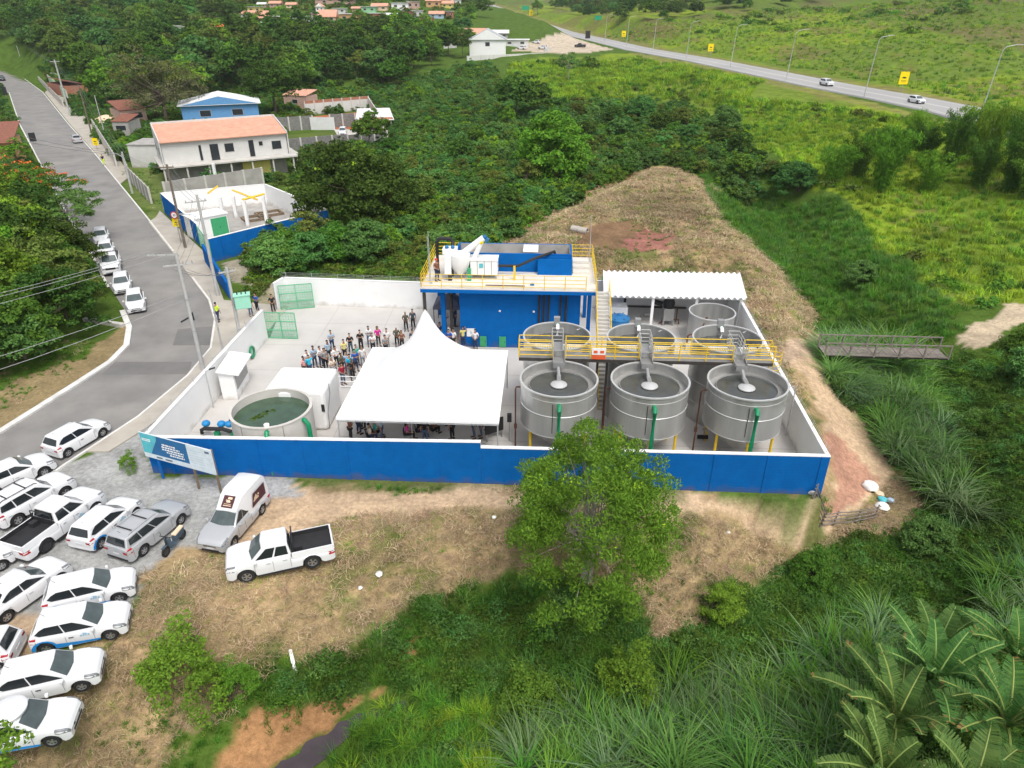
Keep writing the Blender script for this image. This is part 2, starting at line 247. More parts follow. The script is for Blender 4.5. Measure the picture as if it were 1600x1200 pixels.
# ---------------- mesh and object helpers ----------------
def rmat(rz): return Matrix.Rotation(rz, 4, 'Z')
class MB:
    def __init__(s, T=None): s.v = []; s.f = []; s.T = T
    def add(s, vs, fs):
        o = len(s.v)
        if s.T: vs = [s.T @ Vector(q) for q in vs]
        s.v += [tuple(q) for q in vs]; s.f += [tuple(i + o for i in f) for f in fs]; return s
    def box(s, c, d, rz=0, rx=0, ry=0):
        m = Matrix.Translation(c) @ Matrix.Rotation(rz, 4, 'Z') @ Matrix.Rotation(ry, 4, 'Y') @ Matrix.Rotation(rx, 4, 'X')
        x, y, z = d[0] / 2, d[1] / 2, d[2] / 2
        vs = [m @ Vector(p) for p in ((-x, -y, -z), (x, -y, -z), (x, y, -z), (-x, y, -z), (-x, -y, z), (x, -y, z), (x, y, z), (-x, y, z))]
        return s.add(vs, [(0, 3, 2, 1), (4, 5, 6, 7), (0, 1, 5, 4), (1, 2, 6, 5), (2, 3, 7, 6), (3, 0, 4, 7)])
    def bx(s, x0, x1, y0, y1, z0, z1): return s.box(((x0 + x1) / 2, (y0 + y1) / 2, (z0 + z1) / 2), (x1 - x0, y1 - y0, z1 - z0))
    def hexa(s, p): return s.add(p, [(0, 3, 2, 1), (4, 5, 6, 7), (0, 1, 5, 4), (1, 2, 6, 5), (2, 3, 7, 6), (3, 0, 4, 7)])
    def cyl(s, a, b, r0, r1=None, n=10, caps=True):
        a = Vector(a); b = Vector(b); r1 = r0 if r1 is None else r1; d = (b - a)
        if d.length < 1e-6: return s
        q = d.to_track_quat('Z', 'Y'); vs = []
        for k, (c, r) in enumerate(((a, r0), (b, r1))):
            for i in range(n):
                t = 2 * math.pi * i / n; vs.append(c + q @ Vector((r * math.cos(t), r * math.sin(t), 0)))
        fs = [(i, (i + 1) % n, n + (i + 1) % n, n + i) for i in range(n)]
        if caps: fs += [tuple(reversed(range(n))), tuple(range(n, 2 * n))]
        return s.add(vs, fs)
    def tube(s, pts, r, n=8):
        pts = [Vector(p) for p in pts]; rings = []; vs = []
        for i, p in enumerate(pts):
            d = (pts[min(i + 1, len(pts) - 1)] - pts[max(i - 1, 0)]).normalized(); q = d.to_track_quat('Z', 'Y'); rr = r[i] if isinstance(r, (list, tuple)) else r
            for k in range(n):
                t = 2 * math.pi * k / n; vs.append(p + q @ Vector((rr * math.cos(t), rr * math.sin(t), 0)))
        fs = []
        for i in range(len(pts) - 1):
            for k in range(n): fs.append((i * n + k, i * n + (k + 1) % n, (i + 1) * n + (k + 1) % n, (i + 1) * n + k))
        fs += [tuple(reversed(range(n))), tuple(range((len(pts) - 1) * n, len(pts) * n))]
        return s.add(vs, fs)
    def lathe(s, prof, n=32, c=(0, 0, 0), closed=False):
        vs = []; m = len(prof)
        for i in range(n):
            t = 2 * math.pi * i / n
            for r, z in prof: vs.append((c[0] + r * math.cos(t), c[1] + r * math.sin(t), c[2] + z))
        fs = []
        for i in range(n):
            j = (i + 1) % n
            for k in range(m - 1 + (1 if closed else 0)):
                k2 = (k + 1) % m; fs.append((i * m + k, j * m + k, j * m + k2, i * m + k2))
        return s.add(vs, fs)
    def disc(s, c, r, n=32, ry=None):
        ry = ry or r; return s.add([(c[0] + r * math.cos(2 * math.pi * i / n), c[1] + ry * math.sin(2 * math.pi * i / n), c[2]) for i in range(n)], [tuple(range(n))])
    def prism(s, poly, z0, z1):
        n = len(poly); vs = [(p[0], p[1], z0) for p in poly] + [(p[0], p[1], z1) for p in poly]
        return s.add(vs, [tuple(reversed(range(n))), tuple(range(n, 2 * n))] + [(i, (i + 1) % n, n + (i + 1) % n, n + i) for i in range(n)])
    def quad(s, a, b, c, d): return s.add([a, b, c, d], [(0, 1, 2, 3)])
    def strip(s, L, Rr, z=None):
        n = len(L); return s.add(list(L) + list(Rr), [(i, n + i, n + i + 1, i + 1) for i in range(n - 1)])
    def sphere(s, c, r, n=10, m=6, sc=(1, 1, 1)):
        pr = [(max(1e-4, math.sin(math.pi * k / m)) * r, -math.cos(math.pi * k / m) * r) for k in range(m + 1)]; vs = []; 
        for i in range(n):
            t = 2 * math.pi * i / n
            for q, z in pr: vs.append((c[0] + q * math.cos(t) * sc[0], c[1] + q * math.sin(t) * sc[1], c[2] + z * sc[2]))
        fs = [(i * (m + 1) + k, ((i + 1) % n) * (m + 1) + k, ((i + 1) % n) * (m + 1) + k + 1, i * (m + 1) + k + 1) for i in range(n) for k in range(m)]
        return s.add(vs, fs)
    def mesh(s, name, m, smooth=False):
        me = bpy.data.meshes.new(name); me.from_pydata(s.v, [], s.f)
        if m: me.materials.append(M[m] if isinstance(m, str) else m)
        if smooth:
            me.polygons.foreach_set('use_smooth', [True] * len(me.polygons))
            try: me.set_sharp_from_angle(angle=R(35))
            except Exception: pass
        me.update(); return me
    def build(s, name, m, parent=None, smooth=False, bevel=0, **tg):
        o = bpy.data.objects.new(name, s.mesh(name, m, smooth)); COL.objects.link(o); o.parent = parent
        if bevel:
            b = o.modifiers.new('bevel', 'BEVEL'); b.width = bevel; b.segments = 2; b.limit_method = 'ANGLE'
        tag(o, **tg); return o
def tag(o, label=None, cat=None, group=None, kind=None):
    if label: o['label'] = label
    if cat: o['category'] = cat
    if group: o['group'] = group
    if kind: o['kind'] = kind
    return o
def thing(name, loc, rz=0, label=None, cat=None, group=None, sc=1):
    o = bpy.data.objects.new(name, None); COL.objects.link(o); o.location = loc; o.rotation_euler = (0, 0, rz); o.scale = (sc,) * 3; o.empty_display_size = 0.2
    return tag(o, label, cat, group)
KIDS = {}
def kids(o):
    return [c for c in bpy.data.objects if c.parent == o]
def dup(o, loc, rz=0, label=None, cat=None, group=None, sc=None, tree=None):
    """copy of a thing and of every part; tree = cached [(part, [subparts])]"""
    if tree is None:
        if o.name not in KIDS: KIDS[o.name] = [(c, kids(c)) for c in kids(o)]
        tree = KIDS[o.name]
    r = o.copy(); COL.objects.link(r); r.location = loc; r.rotation_euler = (0, 0, rz)
    if sc is not None: r.scale = sc if isinstance(sc, (tuple, list)) else (sc,) * 3
    tag(r, label, cat, group)
    for c, gs in tree:
        d = c.copy(); COL.objects.link(d); d.parent = r
        for g in gs:
            e = g.copy(); COL.objects.link(e); e.parent = d
    return r
def npmesh(name, V, F, m, smooth=False):
    """V (n,3) float array, F (m,k) int array with the same k for all faces"""
    me = bpy.data.meshes.new(name); nf, k = F.shape
    me.vertices.add(len(V)); me.vertices.foreach_set('co', np.ascontiguousarray(V, dtype=np.float32).ravel())
    me.loops.add(nf * k); me.loops.foreach_set('vertex_index', np.ascontiguousarray(F, dtype=np.int32).ravel())
    me.polygons.add(nf); me.polygons.foreach_set('loop_start', np.arange(0, nf * k, k, dtype=np.int32))
    me.update(calc_edges=True)
    if smooth: me.polygons.foreach_set('use_smooth', np.ones(nf, bool))
    me.materials.append(M[m] if isinstance(m, str) else m); me.validate(); return me
def link(name, me, parent=None, **tg):
    o = bpy.data.objects.new(name, me); COL.objects.link(o); o.parent = parent; return tag(o, **tg)
# ---------------- terrain ----------------
CTL = []
def cz(px, py, z): CTL.append(tuple(at(px, py, z)))
def ca(px, py, a): CTL.append(tuple(ata(px, py, a)))
for x in (-60, -40, -20, 0, 20):
    for y in (5, 15, 30, 45, 60): CTL.append((x, y, 0.0))
for p in ((-22, 75, 0), (-45, 95, 0), (-60, 105, 0), (-90, 130, 0), (-70, 70, 0), (-140, 225, 1), (-35, 110, 0), (-20, 120, -.5), (-30, 150, 0), (-60, 150, 0), (-5, 80, 0), (0, 110, 0), (5, 72, .8), (20, 80, 1.2), (22, 70, 1.2), (24, 100, .8), (22, 118, .4), (10, 95, 1.0), (0, 160, 0), (-30, 200, 1), (-80, 220, 2), (-120, 80, 6), (-75, 60, 4), (-60, 45, 3), (-60, 60, 3), (-160, 150, 8), (40, 60, -.8), (50, 45, 0), (40, 80, -.8), (55, 75, 1.0), (38, 100, -.3), (60, 55, 1), (45, 30, 0), (40, 15, 1), (30, 8, 1), (10, 5, 0), (90, 60, 6), (90, 40, 5), (60, 20, 2)): CTL.append(p)
for px, py, a in ((1000, 150, 170), (900, 150, 175), (850, 170, 160), (700, 150, 200), (600, 110, 230), (500, 90, 250), (400, 90, 240), (300, 110, 220), (150, 80, 250), (300, 70, 280), (450, 55, 300), (600, 50, 320), (700, 50, 330), (500, 20, 370), (650, 20, 380), (400, 20, 370), (100, 40, 320), (0, 50, 300), (500, 0, 430), (700, 0, 450), (100, 0, 400), (300, 0, 420)): ca(px, py, a)
for px, py, a in ((780, 92, 265), (700, 90, 275), (950, 105, 235), (870, 120, 225), (1050, 118, 205), (930, 75, 320), (1100, 125, 175), (1250, 160, 150), (1400, 220, 115), (1550, 260, 100), (1600, 400, 75), (1200, 220, 125), (1150, 180, 150), (1300, 260, 105)): ca(px, py, a)
for px, py, a in ((1580, 140, 190), (1450, 110, 215), (1300, 85, 250), (1200, 75, 270), (1100, 60, 300), (1000, 45, 340), (1170, 20, 360), (1300, 10, 350), (1450, 40, 300), (1600, 60, 260), (1450, 0, 390), (1600, 0, 330), (1200, -20, 480), (1400, -60, 500), (1600, -100, 450), (1800, -100, 400), (1000, 15, 700), (900, 10, 800), (850, 15, 620), (950, 30, 500), (1000, -8, 1000), (700, -20, 900), (300, -60, 800), (0, -60, 700), (1100, 2, 650)): ca(px, py, a)
CTL = np.array(CTL)
def _rbf():
    P = CTL[:, :2]; n = len(P); D = np.hypot(P[:, None, 0] - P[None, :, 0], P[:, None, 1] - P[None, :, 1])
    A = np.zeros((n + 3, n + 3)); A[:n, :n] = D - np.eye(n) * 3.0; A[:n, n] = 1; A[:n, n + 1:] = P / 100; A[n, :n] = 1; A[n + 1:, :n] = P.T / 100
    return np.linalg.lstsq(A, np.concatenate([CTL[:, 2], [0, 0, 0]]), rcond=None)[0]
WB = _rbf()
CREEK = [tuple(at(px, py, -2.5))[:2] for px, py in ((250, 1290), (400, 1225), (480, 1165), (560, 1108), (640, 1085), (760, 1065), (900, 1060), (1060, 1050), (1180, 1010), (1300, 930), (1400, 840), (1440, 740), (1420, 650), (1380, 585), (1340, 530), (1270, 440), (1190, 330))]
HW = [(p.x, p.y, p.z) for p in [at(1900, 272, 6.3), at(1700, 222, 6.3), at(1600, 198, 6.3), at(1500, 172, 6.3), at(1400, 152, 6.3), at(1300, 134, 6.3), at(1200, 114, 6.3), at(1100, 94, 6.3), at(1000, 77, 6.3)] + [ata(940, 63, 370), ata(880, 50, 430), ata(830, 33, 520), ata(790, 18, 600), ata(765, 9, 680), ata(742, -2, 780)]]
HWz = [p[2] for p in HW]
# village street, left / right edges from the far end to the near end
RL = [at(*p) for p in ((-60, 122), (15, 145), (32, 195), (56, 240), (82, 290), (112, 345), (146, 400), (172, 450), (196, 486), (207, 512), (203, 540), (178, 566), (120, 604), (0, 680), (-120, 758))]
RR = [at(*p) for p in ((10, 103), (67, 145), (107, 195), (147, 240), (189, 292), (232, 345), (270, 394), (300, 435), (326, 470), (335, 500), (328, 545), (292, 588), (215, 652), (58, 755), (-70, 845))]
RC = [((a.x + b.x) / 2, (a.y + b.y) / 2) for a, b in zip(RL, RR)]
LOTP = [tuple(at(*p))[:2] for p in ((-300, 700), (0, 690), (180, 566), (220, 500), (345, 445), (460, 430), (670, 430), (1165, 440), (1320, 720), (1290, 790), (1000, 790), (600, 860), (300, 960), (100, 1060), (-300, 1120))]
PLOTS = [tuple(at(*p))[:2] for p in ((90, 150), (250, 160), (320, 150), (470, 150), (600, 140), (625, 215), (560, 260), (520, 330), (330, 420), (230, 380), (130, 240))]
HEAPW = [tuple(at(px, py, 1.0))[:2] for px, py in ((640, 424), (790, 382), (905, 318), (1010, 268), (1080, 272), (1125, 330), (1190, 410), (1230, 470), (1185, 470), (1130, 420), (940, 418), (720, 428))]
def height(x, y):
    x = np.asarray(x, float); y = np.asarray(y, float); sh = x.shape; x = x.ravel(); y = y.ravel()
    z = np.zeros(x.shape)
    for i in range(0, len(x), 40000):
        xx = x[i:i + 40000]; yy = y[i:i + 40000]
        D = np.hypot(xx[:, None] - CTL[None, :, 0], yy[:, None] - CTL[None, :, 1])
        z[i:i + 40000] = D @ WB[:len(CTL)] + WB[-3] + WB[-2] * xx / 100 + WB[-1] * yy / 100
    dist = np.hypot(x, y)
    hil = inpoly(x, y, [p[:2] for p in HW] + [(-60, 1300), (900, 1300), (900, 60)]); dhw = dpoly(x, y, HW)
    n = (fbm(x, y, 14) - .5) * 1.4 + (fbm(x + 99, y, 45) - .5) * np.clip((dist - 90) / 30, 0, 4.5)
    n = n + np.where(hil, (fbm(x + 40, y + 11, 85, 2) - .5) * 26 * np.clip((dhw - 25) / 70, 0, 1), 0)
    dr = dpoly(x, y, RC)
    flat = np.where((x > -22) & (x < 19.8) & (y > 31) & (y < 61), 1.0, 0.0)
    dl = dpoly(x, y, LOTP + LOTP[:1]); inn = inpoly(x, y, LOTP)
    f = np.clip(np.maximum(np.where(inn, 1, 1 - dl / 6), 1 - np.clip((dr - 7) / 14, 0, 1)), 0, 1); f = np.maximum(f, flat); f = f * f * (3 - 2 * f)
    ip = inpoly(x, y, PLOTS); dp = dpoly(x, y, PLOTS + PLOTS[:1]); f = np.maximum(f, np.where(ip, 1, np.clip(1 - dp / 8, 0, 1)))
    z = (z + n) * (1 - f)
    hi_ = inpoly(x, y, HEAPW); z = z + np.where(hi_, 1, 0) * sstep(0, 3.0, dpoly(x, y, HEAPW + HEAPW[:1])) * (1.1 + 1.5 * (fbm(x, y, 7) - .4) + .6 * (fbm(x + 5, y, 1.8) - .5))
    dc = dpoly(x, y, CREEK) + (fbm(x, y, 5) - .5) * 2.2
    c = 1 - sstep(1.4, 8.5, dc); c = np.where(inpoly(x, y, [(-21.6, 33.2), (17.6, 31.2), (20.0, 59.5), (-20.9, 60.9)]), 0, c)
    z = z * (1 - c) - 3.3 * c
    dh, hz = dpoly(x, y, HW, HWz)
    z = z + (hz - 0.25 - z) * (1 - sstep(8, 30, dh))
    return z.reshape(sh)
def hit(px, py):
    """where the ray through a pixel of the photograph meets the terrain"""
    a = np.concatenate([np.arange(14, 150, 0.5), np.arange(150, 1200, 3)])
    u = (px - 800) / FPX; v = (600 - py) / FPX
    X = u * a; Y = (CT + v * ST) * a; Z = CH + a * (-ST + v * CT); h = height(X, Y); w = np.where(Z < h)[0]
    i = w[0] if len(w) else len(a) - 1
    return Vector((X[i], Y[i], h[i]))
def H1(x, y): return float(height(np.array([x]), np.array([y]))[0])
def hpoly(*pp): return [tuple(hit(*p))[:2] for p in pp]
def axis(lo, hi, far0, far1, st):
    a = list(np.arange(lo, hi + .01, st)); s = st
    while a[-1] < far1: s = min(s * 1.025, 9); a.append(a[-1] + s)
    s = st
    while a[0] > far0: s = min(s * 1.025, 9); a.insert(0, a[0] - s)
    return np.array(a)
GX = axis(-48, 48, -800, 900, 0.45); GY = axis(8, 95, -60, 1300, 0.45)
XX, YY = np.meshgrid(GX, GY); ZZ = height(XX, YY)
# --- colour of the soil and ground plants, zone by zone (real surface colours) ---
wx = XX + (fbm(XX, YY, 6) - .5) * 3.0 + (fbm(XX, YY, 1.2) - .5) * 1.2; wy = YY + (fbm(XX + 50, YY + 9, 6) - .5) * 3.0 + (fbm(XX + 50, YY, 1.2) - .5) * 1.2
C = np.zeros(XX.shape + (3,)); C[:] = (0.070, 0.120, 0.020)
def paint(mask, col, k=1.0):
    m = (mask * k)[..., None] if mask.dtype != bool else mask[..., None] * k
    C[:] = C * (1 - m) + np.array(col) * m
n20 = fbm(XX, YY, 20); n5 = fbm(XX + 7, YY + 3, 5); n60 = fbm(XX + 70, YY + 3, 60); n2 = fbm(XX, YY, 2.2)
dh, _ = dpoly(XX, YY, HW, HWz)
# hillside pastures by the highway
hwy_side = inpoly(XX, YY, [p[:2] for p in HW] + [(-60, 1300), (900, 1300), (900, 60)])
YG = (0.175, 0.240, 0.022)
past = hpoly((820, 92), (1000, 84), (1200, 122), (1600, 220), (1700, 330), (1640, 480), (1480, 480), (1340, 330), (1240, 260), (1120, 190), (1060, 160), (860, 155), (790, 130))
pm = inpoly(wx, wy, past)
paint(pm | hwy_side, YG)
paint((pm | hwy_side) & (n20 > .55), (0.120, 0.185, 0.025), .8)
paint((pm | hwy_side) & (n60 > .56), (0.10, 0.15, 0.03), .6)
paint((pm | hwy_side) & (n5 > .66), (0.15, 0.12, 0.05), .5); paint(hwy_side & (n20 < .37), (0.13, 0.105, 0.05), .6)
paint((hwy_side & (ZZ > 20)), (0.085, 0.14, 0.025), .75)
paint(hwy_side & (ZZ > 16) & (n20 > .60), (0.13, 0.10, 0.055), .55)
paint((pm | hwy_side) & (dh < 13), (0.20, 0.17, 0.07), .6)
up = inpoly(wx, wy, hpoly((1150, 28), (1220, 30), (1300, 17), (1400, 44), (1480, 60), (1560, 74), (1640, 84), (1640, 3), (1450, 2), (1300, 4))); paint(up, (0.105, 0.140, 0.030), .85); paint(up & (n20 > .56), (0.15, 0.115, 0.06), .6); paint(up & (n5 > .6), (0.08, 0.15, 0.02), .6)
paint(inpoly(wx, wy, hpoly((1200, 78), (1250, 70), (1300, 85), (1270, 98), (1215, 96))), (0.14, 0.115, 0.05), .6); paint(inpoly(wx, wy, hpoly((980, 52), (1040, 40), (1090, 44), (1060, 60), (990, 66))), (0.15, 0.125, 0.05), .55)
# mown straw: spoil heap behind the plant, bank in front, right side strip
STRAW = (0.32, 0.235, 0.125)
heap = hpoly((640, 430), (780, 380), (900, 315), (1010, 262), (1075, 262), (1120, 300), (1130, 350), (1210, 420), (1275, 490), (1270, 530), (1290, 620), (1400, 740), (1380, 790), (1290, 780), (1200, 600), (1150, 430), (940, 430), (700, 440))
front = hpoly((230, 900), (330, 850), (500, 740), (800, 765), (1290, 800), (1400, 740), (1440, 790), (1390, 850), (1250, 870), (1180, 930), (1100, 900), (1080, 980), (1040, 985), (1000, 920), (830, 900), (760, 930), (640, 945), (560, 990), (440, 1010), (380, 1080), (350, 1130), (200, 1210), (-300, 1330), (-300, 1080), (60, 1080), (200, 960))
for z_, k in ((heap, 1), (front, 1)): paint(inpoly(wx, wy, z_), STRAW, k)
sm = inpoly(wx, wy, heap) | inpoly(wx, wy, front)
paint(sm & (n5 > .58), (0.20, 0.17, 0.07), .7); paint(sm & (n2 > .62), (0.10, 0.12, 0.035), .75); paint(sm & (n2 < .34), (0.40, 0.28, 0.16), .6)
for pp, col, k in (
    (((800, 372), (870, 330), (960, 290), (1000, 268), (985, 268), (900, 305), (780, 372), (660, 425), (650, 436), (760, 432)), (0.24, 0.13, 0.07), .9),
    (((900, 365), (930, 352), (985, 348), (1010, 360), (1000, 385), (950, 392), (905, 380)), (0.17, 0.10, 0.06), .85),
    (((965, 385), (1000, 362), (1045, 368), (1055, 395), (1000, 400)), (0.30, 0.125, 0.105), .85),
    (((430, 735), (700, 738), (800, 752), (800, 775), (620, 770), (450, 748)), (0.13, 0.13, 0.05), .55),
    (((400, 752), (620, 762), (800, 776), (1000, 778), (1290, 785), (1300, 700), (1250, 600), (1210, 540), (1290, 520), (1300, 560), (1330, 640), (1390, 720), (1380, 770), (1280, 815), (1000, 812), (700, 802), (520, 815), (430, 870), (380, 880), (330, 870)), (0.49, 0.355, 0.23), .95),
    (((1290, 700), (1310, 690), (1370, 760), (1300, 812), (1180, 812), (1200, 800), (1295, 780)), (0.36, 0.18, 0.125), .8),
    (((-100, 790), (60, 755), (140, 715), (222, 655), (236, 742), (420, 745), (462, 756), (478, 768), (440, 785), (395, 800), (330, 872), (240, 895), (150, 985), (60, 1010), (-100, 1040)), (0.335, 0.335, 0.325), .97),
    (((-60, 1000), (60, 975), (90, 1000), (20, 1060), (-60, 1080)), (0.42, 0.30, 0.19), .9),
    (((-100, 625), (0, 612), (60, 590), (130, 560), (172, 512), (205, 500), (207, 530), (160, 585), (0, 690), (-100, 740)), (0.27, 0.20, 0.11), .9),
    (((1180, 570), (1260, 530), (1290, 545), (1290, 560), (1230, 570)), (0.42, 0.31, 0.22), .9),
    (((1470, 545), (1500, 520), (1560, 492), (1600, 478), (1660, 480), (1600, 505), (1560, 530), (1530, 548), (1490, 556)), (0.46, 0.37, 0.26), .97),
    (((395, 1110), (470, 1085), (560, 1072), (575, 1082), (540, 1110), (470, 1150), (400, 1205), (350, 1210)), (0.34, 0.18, 0.085), .95),
    (((590, 1035), (615, 1030), (620, 1055), (595, 1060)), (0.36, 0.17, 0.09), .9),
    (((340, 410), (400, 400), (450, 440), (440, 470), (360, 440)), (0.36, 0.31, 0.25), .8),
    (((395, 455), (450, 450), (455, 480), (395, 480)), (0.30, 0.26, 0.18), .8),
    (((320, 95), (345, 90), (350, 105), (330, 110)), (0.3, .15, .1), 1)):
    paint(inpoly(wx, wy, hpoly(*pp)), col, k)
g = inpoly(wx, wy, hpoly((430, 738), (800, 752), (1290, 772), (1290, 792), (1000, 790), (620, 772))) & (n2 > .52); paint(g, (0.09, 0.13, 0.035), .5)
paint(inpoly(wx, wy, hpoly((180, 262), (300, 262), (305, 300), (260, 330), (245, 345), (232, 345))), (0.13, 0.17, 0.05), .9)
paint(inpoly(wx, wy, hpoly((415, 255), (500, 255), (560, 310), (480, 305), (420, 285))), (0.13, 0.20, 0.04), .95)
paint(inpoly(wx, wy, hpoly((905, 62), (960, 78), (925, 82), (850, 84), (800, 80), (830, 66))), (0.48, 0.40, 0.31), .95)
paint(inpoly(wx, wy, hpoly((1032, 96), (1040, 96), (1038, 120), (1048, 145), (1040, 145), (1030, 118))), (0.26, 0.18, 0.09), .9)
nx, ny = len(GX), len(GY)
V = np.stack([XX.ravel(), YY.ravel(), ZZ.ravel()], 1); I = np.arange(nx * ny).reshape(ny, nx)
F = np.stack([I[:-1, :-1].ravel(), I[:-1, 1:].ravel(), I[1:, 1:].ravel(), I[1:, :-1].ravel()], 1)
me = npmesh('ground', V, F, 'ground', True)
ca_ = me.color_attributes.new('soil', 'FLOAT_COLOR', 'POINT'); ca_.data.foreach_set('color', np.concatenate([C.reshape(-1, 3), np.ones((nx * ny, 1))], 1).astype(np.float32).ravel())
link('ground', me, kind='structure')
# creek
def off(pl, d):
    o = []
    for i, p in enumerate(pl):
        a = Vector(pl[max(i - 1, 0)][:2]); b = Vector(pl[min(i + 1, len(pl) - 1)][:2]); t = (b - a).normalized(); o.append(Vector((p[0] - t.y * d, p[1] + t.x * d, p[2] if len(p) > 2 else 0)))
    return o
def dens(pl, n=12): return [tuple(Vector((*pl[i][:2], 0)).lerp(Vector((*pl[i + 1][:2], 0)), k / n))[:2] for i in range(len(pl) - 1) for k in range(n)]
CD = dens(CREEK[:5]); cl = off(CD, 0); cr = []; cl2 = []
for i, p in enumerate(CD):
    a_ = Vector(CD[max(i - 1, 0)]); b_ = Vector(CD[min(i + 1, len(CD) - 1)]); t_ = (b_ - a_).normalized(); w1 = .75 + .9 * (vnoise(np.array([i * .31]), np.array([.5]))[0] - .5) + .5 * (vnoise(np.array([i * .9]), np.array([4.5]))[0] - .5); w2 = .7 + .8 * (vnoise(np.array([i * .35]), np.array([9.5]))[0] - .5)
    tp = max(.15, 1 - i / len(CD)) ** .5; cl2.append((p[0] - t_.y * w1 * tp, p[1] + t_.x * w1 * tp, -3.2)); cr.append((p[0] + t_.y * w2 * tp, p[1] - t_.x * w2 * tp, -3.2))
MB().strip(cl2, cr).build('creek_water', 'creek_water', kind='structure')
# highway
hl = off(HW, 6.5); hr = off(HW, -6.5)
b = MB()
for p in (hl, hr): pass
b.strip([(p.x, p.y, p.z) for p in hl], [(p.x, p.y, p.z) for p in hr]); b.strip([(p.x, p.y, p.z) for p in hr], [(p.x, p.y, p.z - .6) for p in off([(q.x, q.y, q.z) for q in hr], -.4)]); b.strip([(p.x, p.y, p.z - .6) for p in off([(q.x, q.y, q.z) for q in hl], .4)], [(p.x, p.y, p.z) for p in hl])
b.build('highway', 'highway_asphalt', kind='structure')
b = MB()
for d in (-5.2, 5.2, -.25, .25):
    l = off(HW, d - .09); r = off(HW, d + .09); b.strip([(p.x, p.y, p.z + .012) for p in r], [(p.x, p.y, p.z + .012) for p in l])
b.build('lane_marking', 'kerb_paint', kind='structure')
# village street with its kerbs and pavements
def lift(ps, z): return [(p.x, p.y, z) for p in ps]
MB().strip(lift(RL, .03), lift(RR, .03)).build('street', 'asphalt', kind='structure')
def kerb(ps, w, h, name, m='kerb_paint'):
    a = [(p.x, p.y) for p in ps]; o2 = off(a, w); bb = MB(); n = len(a)
    vs = [(p[0], p[1], z) for z in (.0, h) for p in a] + [(p.x, p.y, z) for z in (.0, h) for p in o2]
    fs = []
    for i in range(n - 1): fs += [(i, i + 1, n + i + 1, n + i), (n + i, n + i + 1, 3 * n + i + 1, 3 * n + i), (2 * n + i + 1, 2 * n + i, 3 * n + i, 3 * n + i + 1)]
    bb.add(vs, fs); bb.build(name, m, kind='structure')
kerb(RL[:8], -.22, .14, 'kerb'); kerb(RL[8:], -.45, .16, 'kerb')
kerb(RR[:7], .18, .13, 'kerb'); kerb(RR[7:], .16, .12, 'kerb')
def slab(pts, z, name, m): MB().prism([tuple(at(*p))[:2] for p in pts], -.1, z).build(name, m, kind='structure')
slab(((262, 386), (272, 398), (300, 437), (325, 470), (334, 500), (328, 545), (292, 588), (215, 652), (130, 707), (170, 707), (232, 668), (408, 530), (452, 480), (350, 470), (325, 400), (250, 330), (244, 340), (232, 348)), .09, 'pavement', 'sidewalk')
slab(((70, 145), (110, 195), (150, 240), (188, 288), (205, 275), (160, 215), (120, 160), (85, 130)), .09, 'pavement', 'sidewalk')
for p in (((278, 515), (333, 510), (330, 540), (270, 540)), ((180, 566), (300, 566), (296, 585), (158, 586))):
    MB().prism([tuple(at(*q))[:2] for q in p], .02, .036).build('road_patch', 'asphalt_patch', kind='structure')
# ---------------- the treatment plant ----------------
Q = R(-3); E1 = Vector((math.cos(Q), math.sin(Q), 0)); E2 = Vector((-math.sin(Q), math.cos(Q), 0))
WFL, WFR, WBL, WBR = Vector((-21.15, 34.0, 0)), Vector((17.4, 31.9, 0)), Vector((-20.75, 60.4, 0)), Vector((19.45, 58.9, 0))
WGT = Vector((-20.25, 52.7, 0))
MB().prism([p[:2] for p in (WFL, WFR, WBR, WBL, WGT)], -.1, .03).build('plant_yard', 'concrete', kind='structure')
b = MB()
for k in range(1, 8):
    p_, q_ = WFL.lerp(WFR, k / 8), WBL.lerp(WBR, k / 8); b.add([(p_.x - .02, p_.y, .034), (p_.x + .02, p_.y, .034), (q_.x + .02, q_.y, .034), (q_.x - .02, q_.y, .034)], [(0, 1, 2, 3)])
for k in range(1, 6):
    p_, q_ = WFL.lerp(WBL, k / 6), WFR.lerp(WBR, k / 6); b.add([(p_.x + .3, p_.y - .02, .038), (q_.x - .2, q_.y - .02, .038), (q_.x - .2, q_.y + .02, .038), (p_.x + .3, p_.y + .02, .038)], [(0, 1, 2, 3)])
b.build('slab_joints', 'old_concrete', kind='structure')
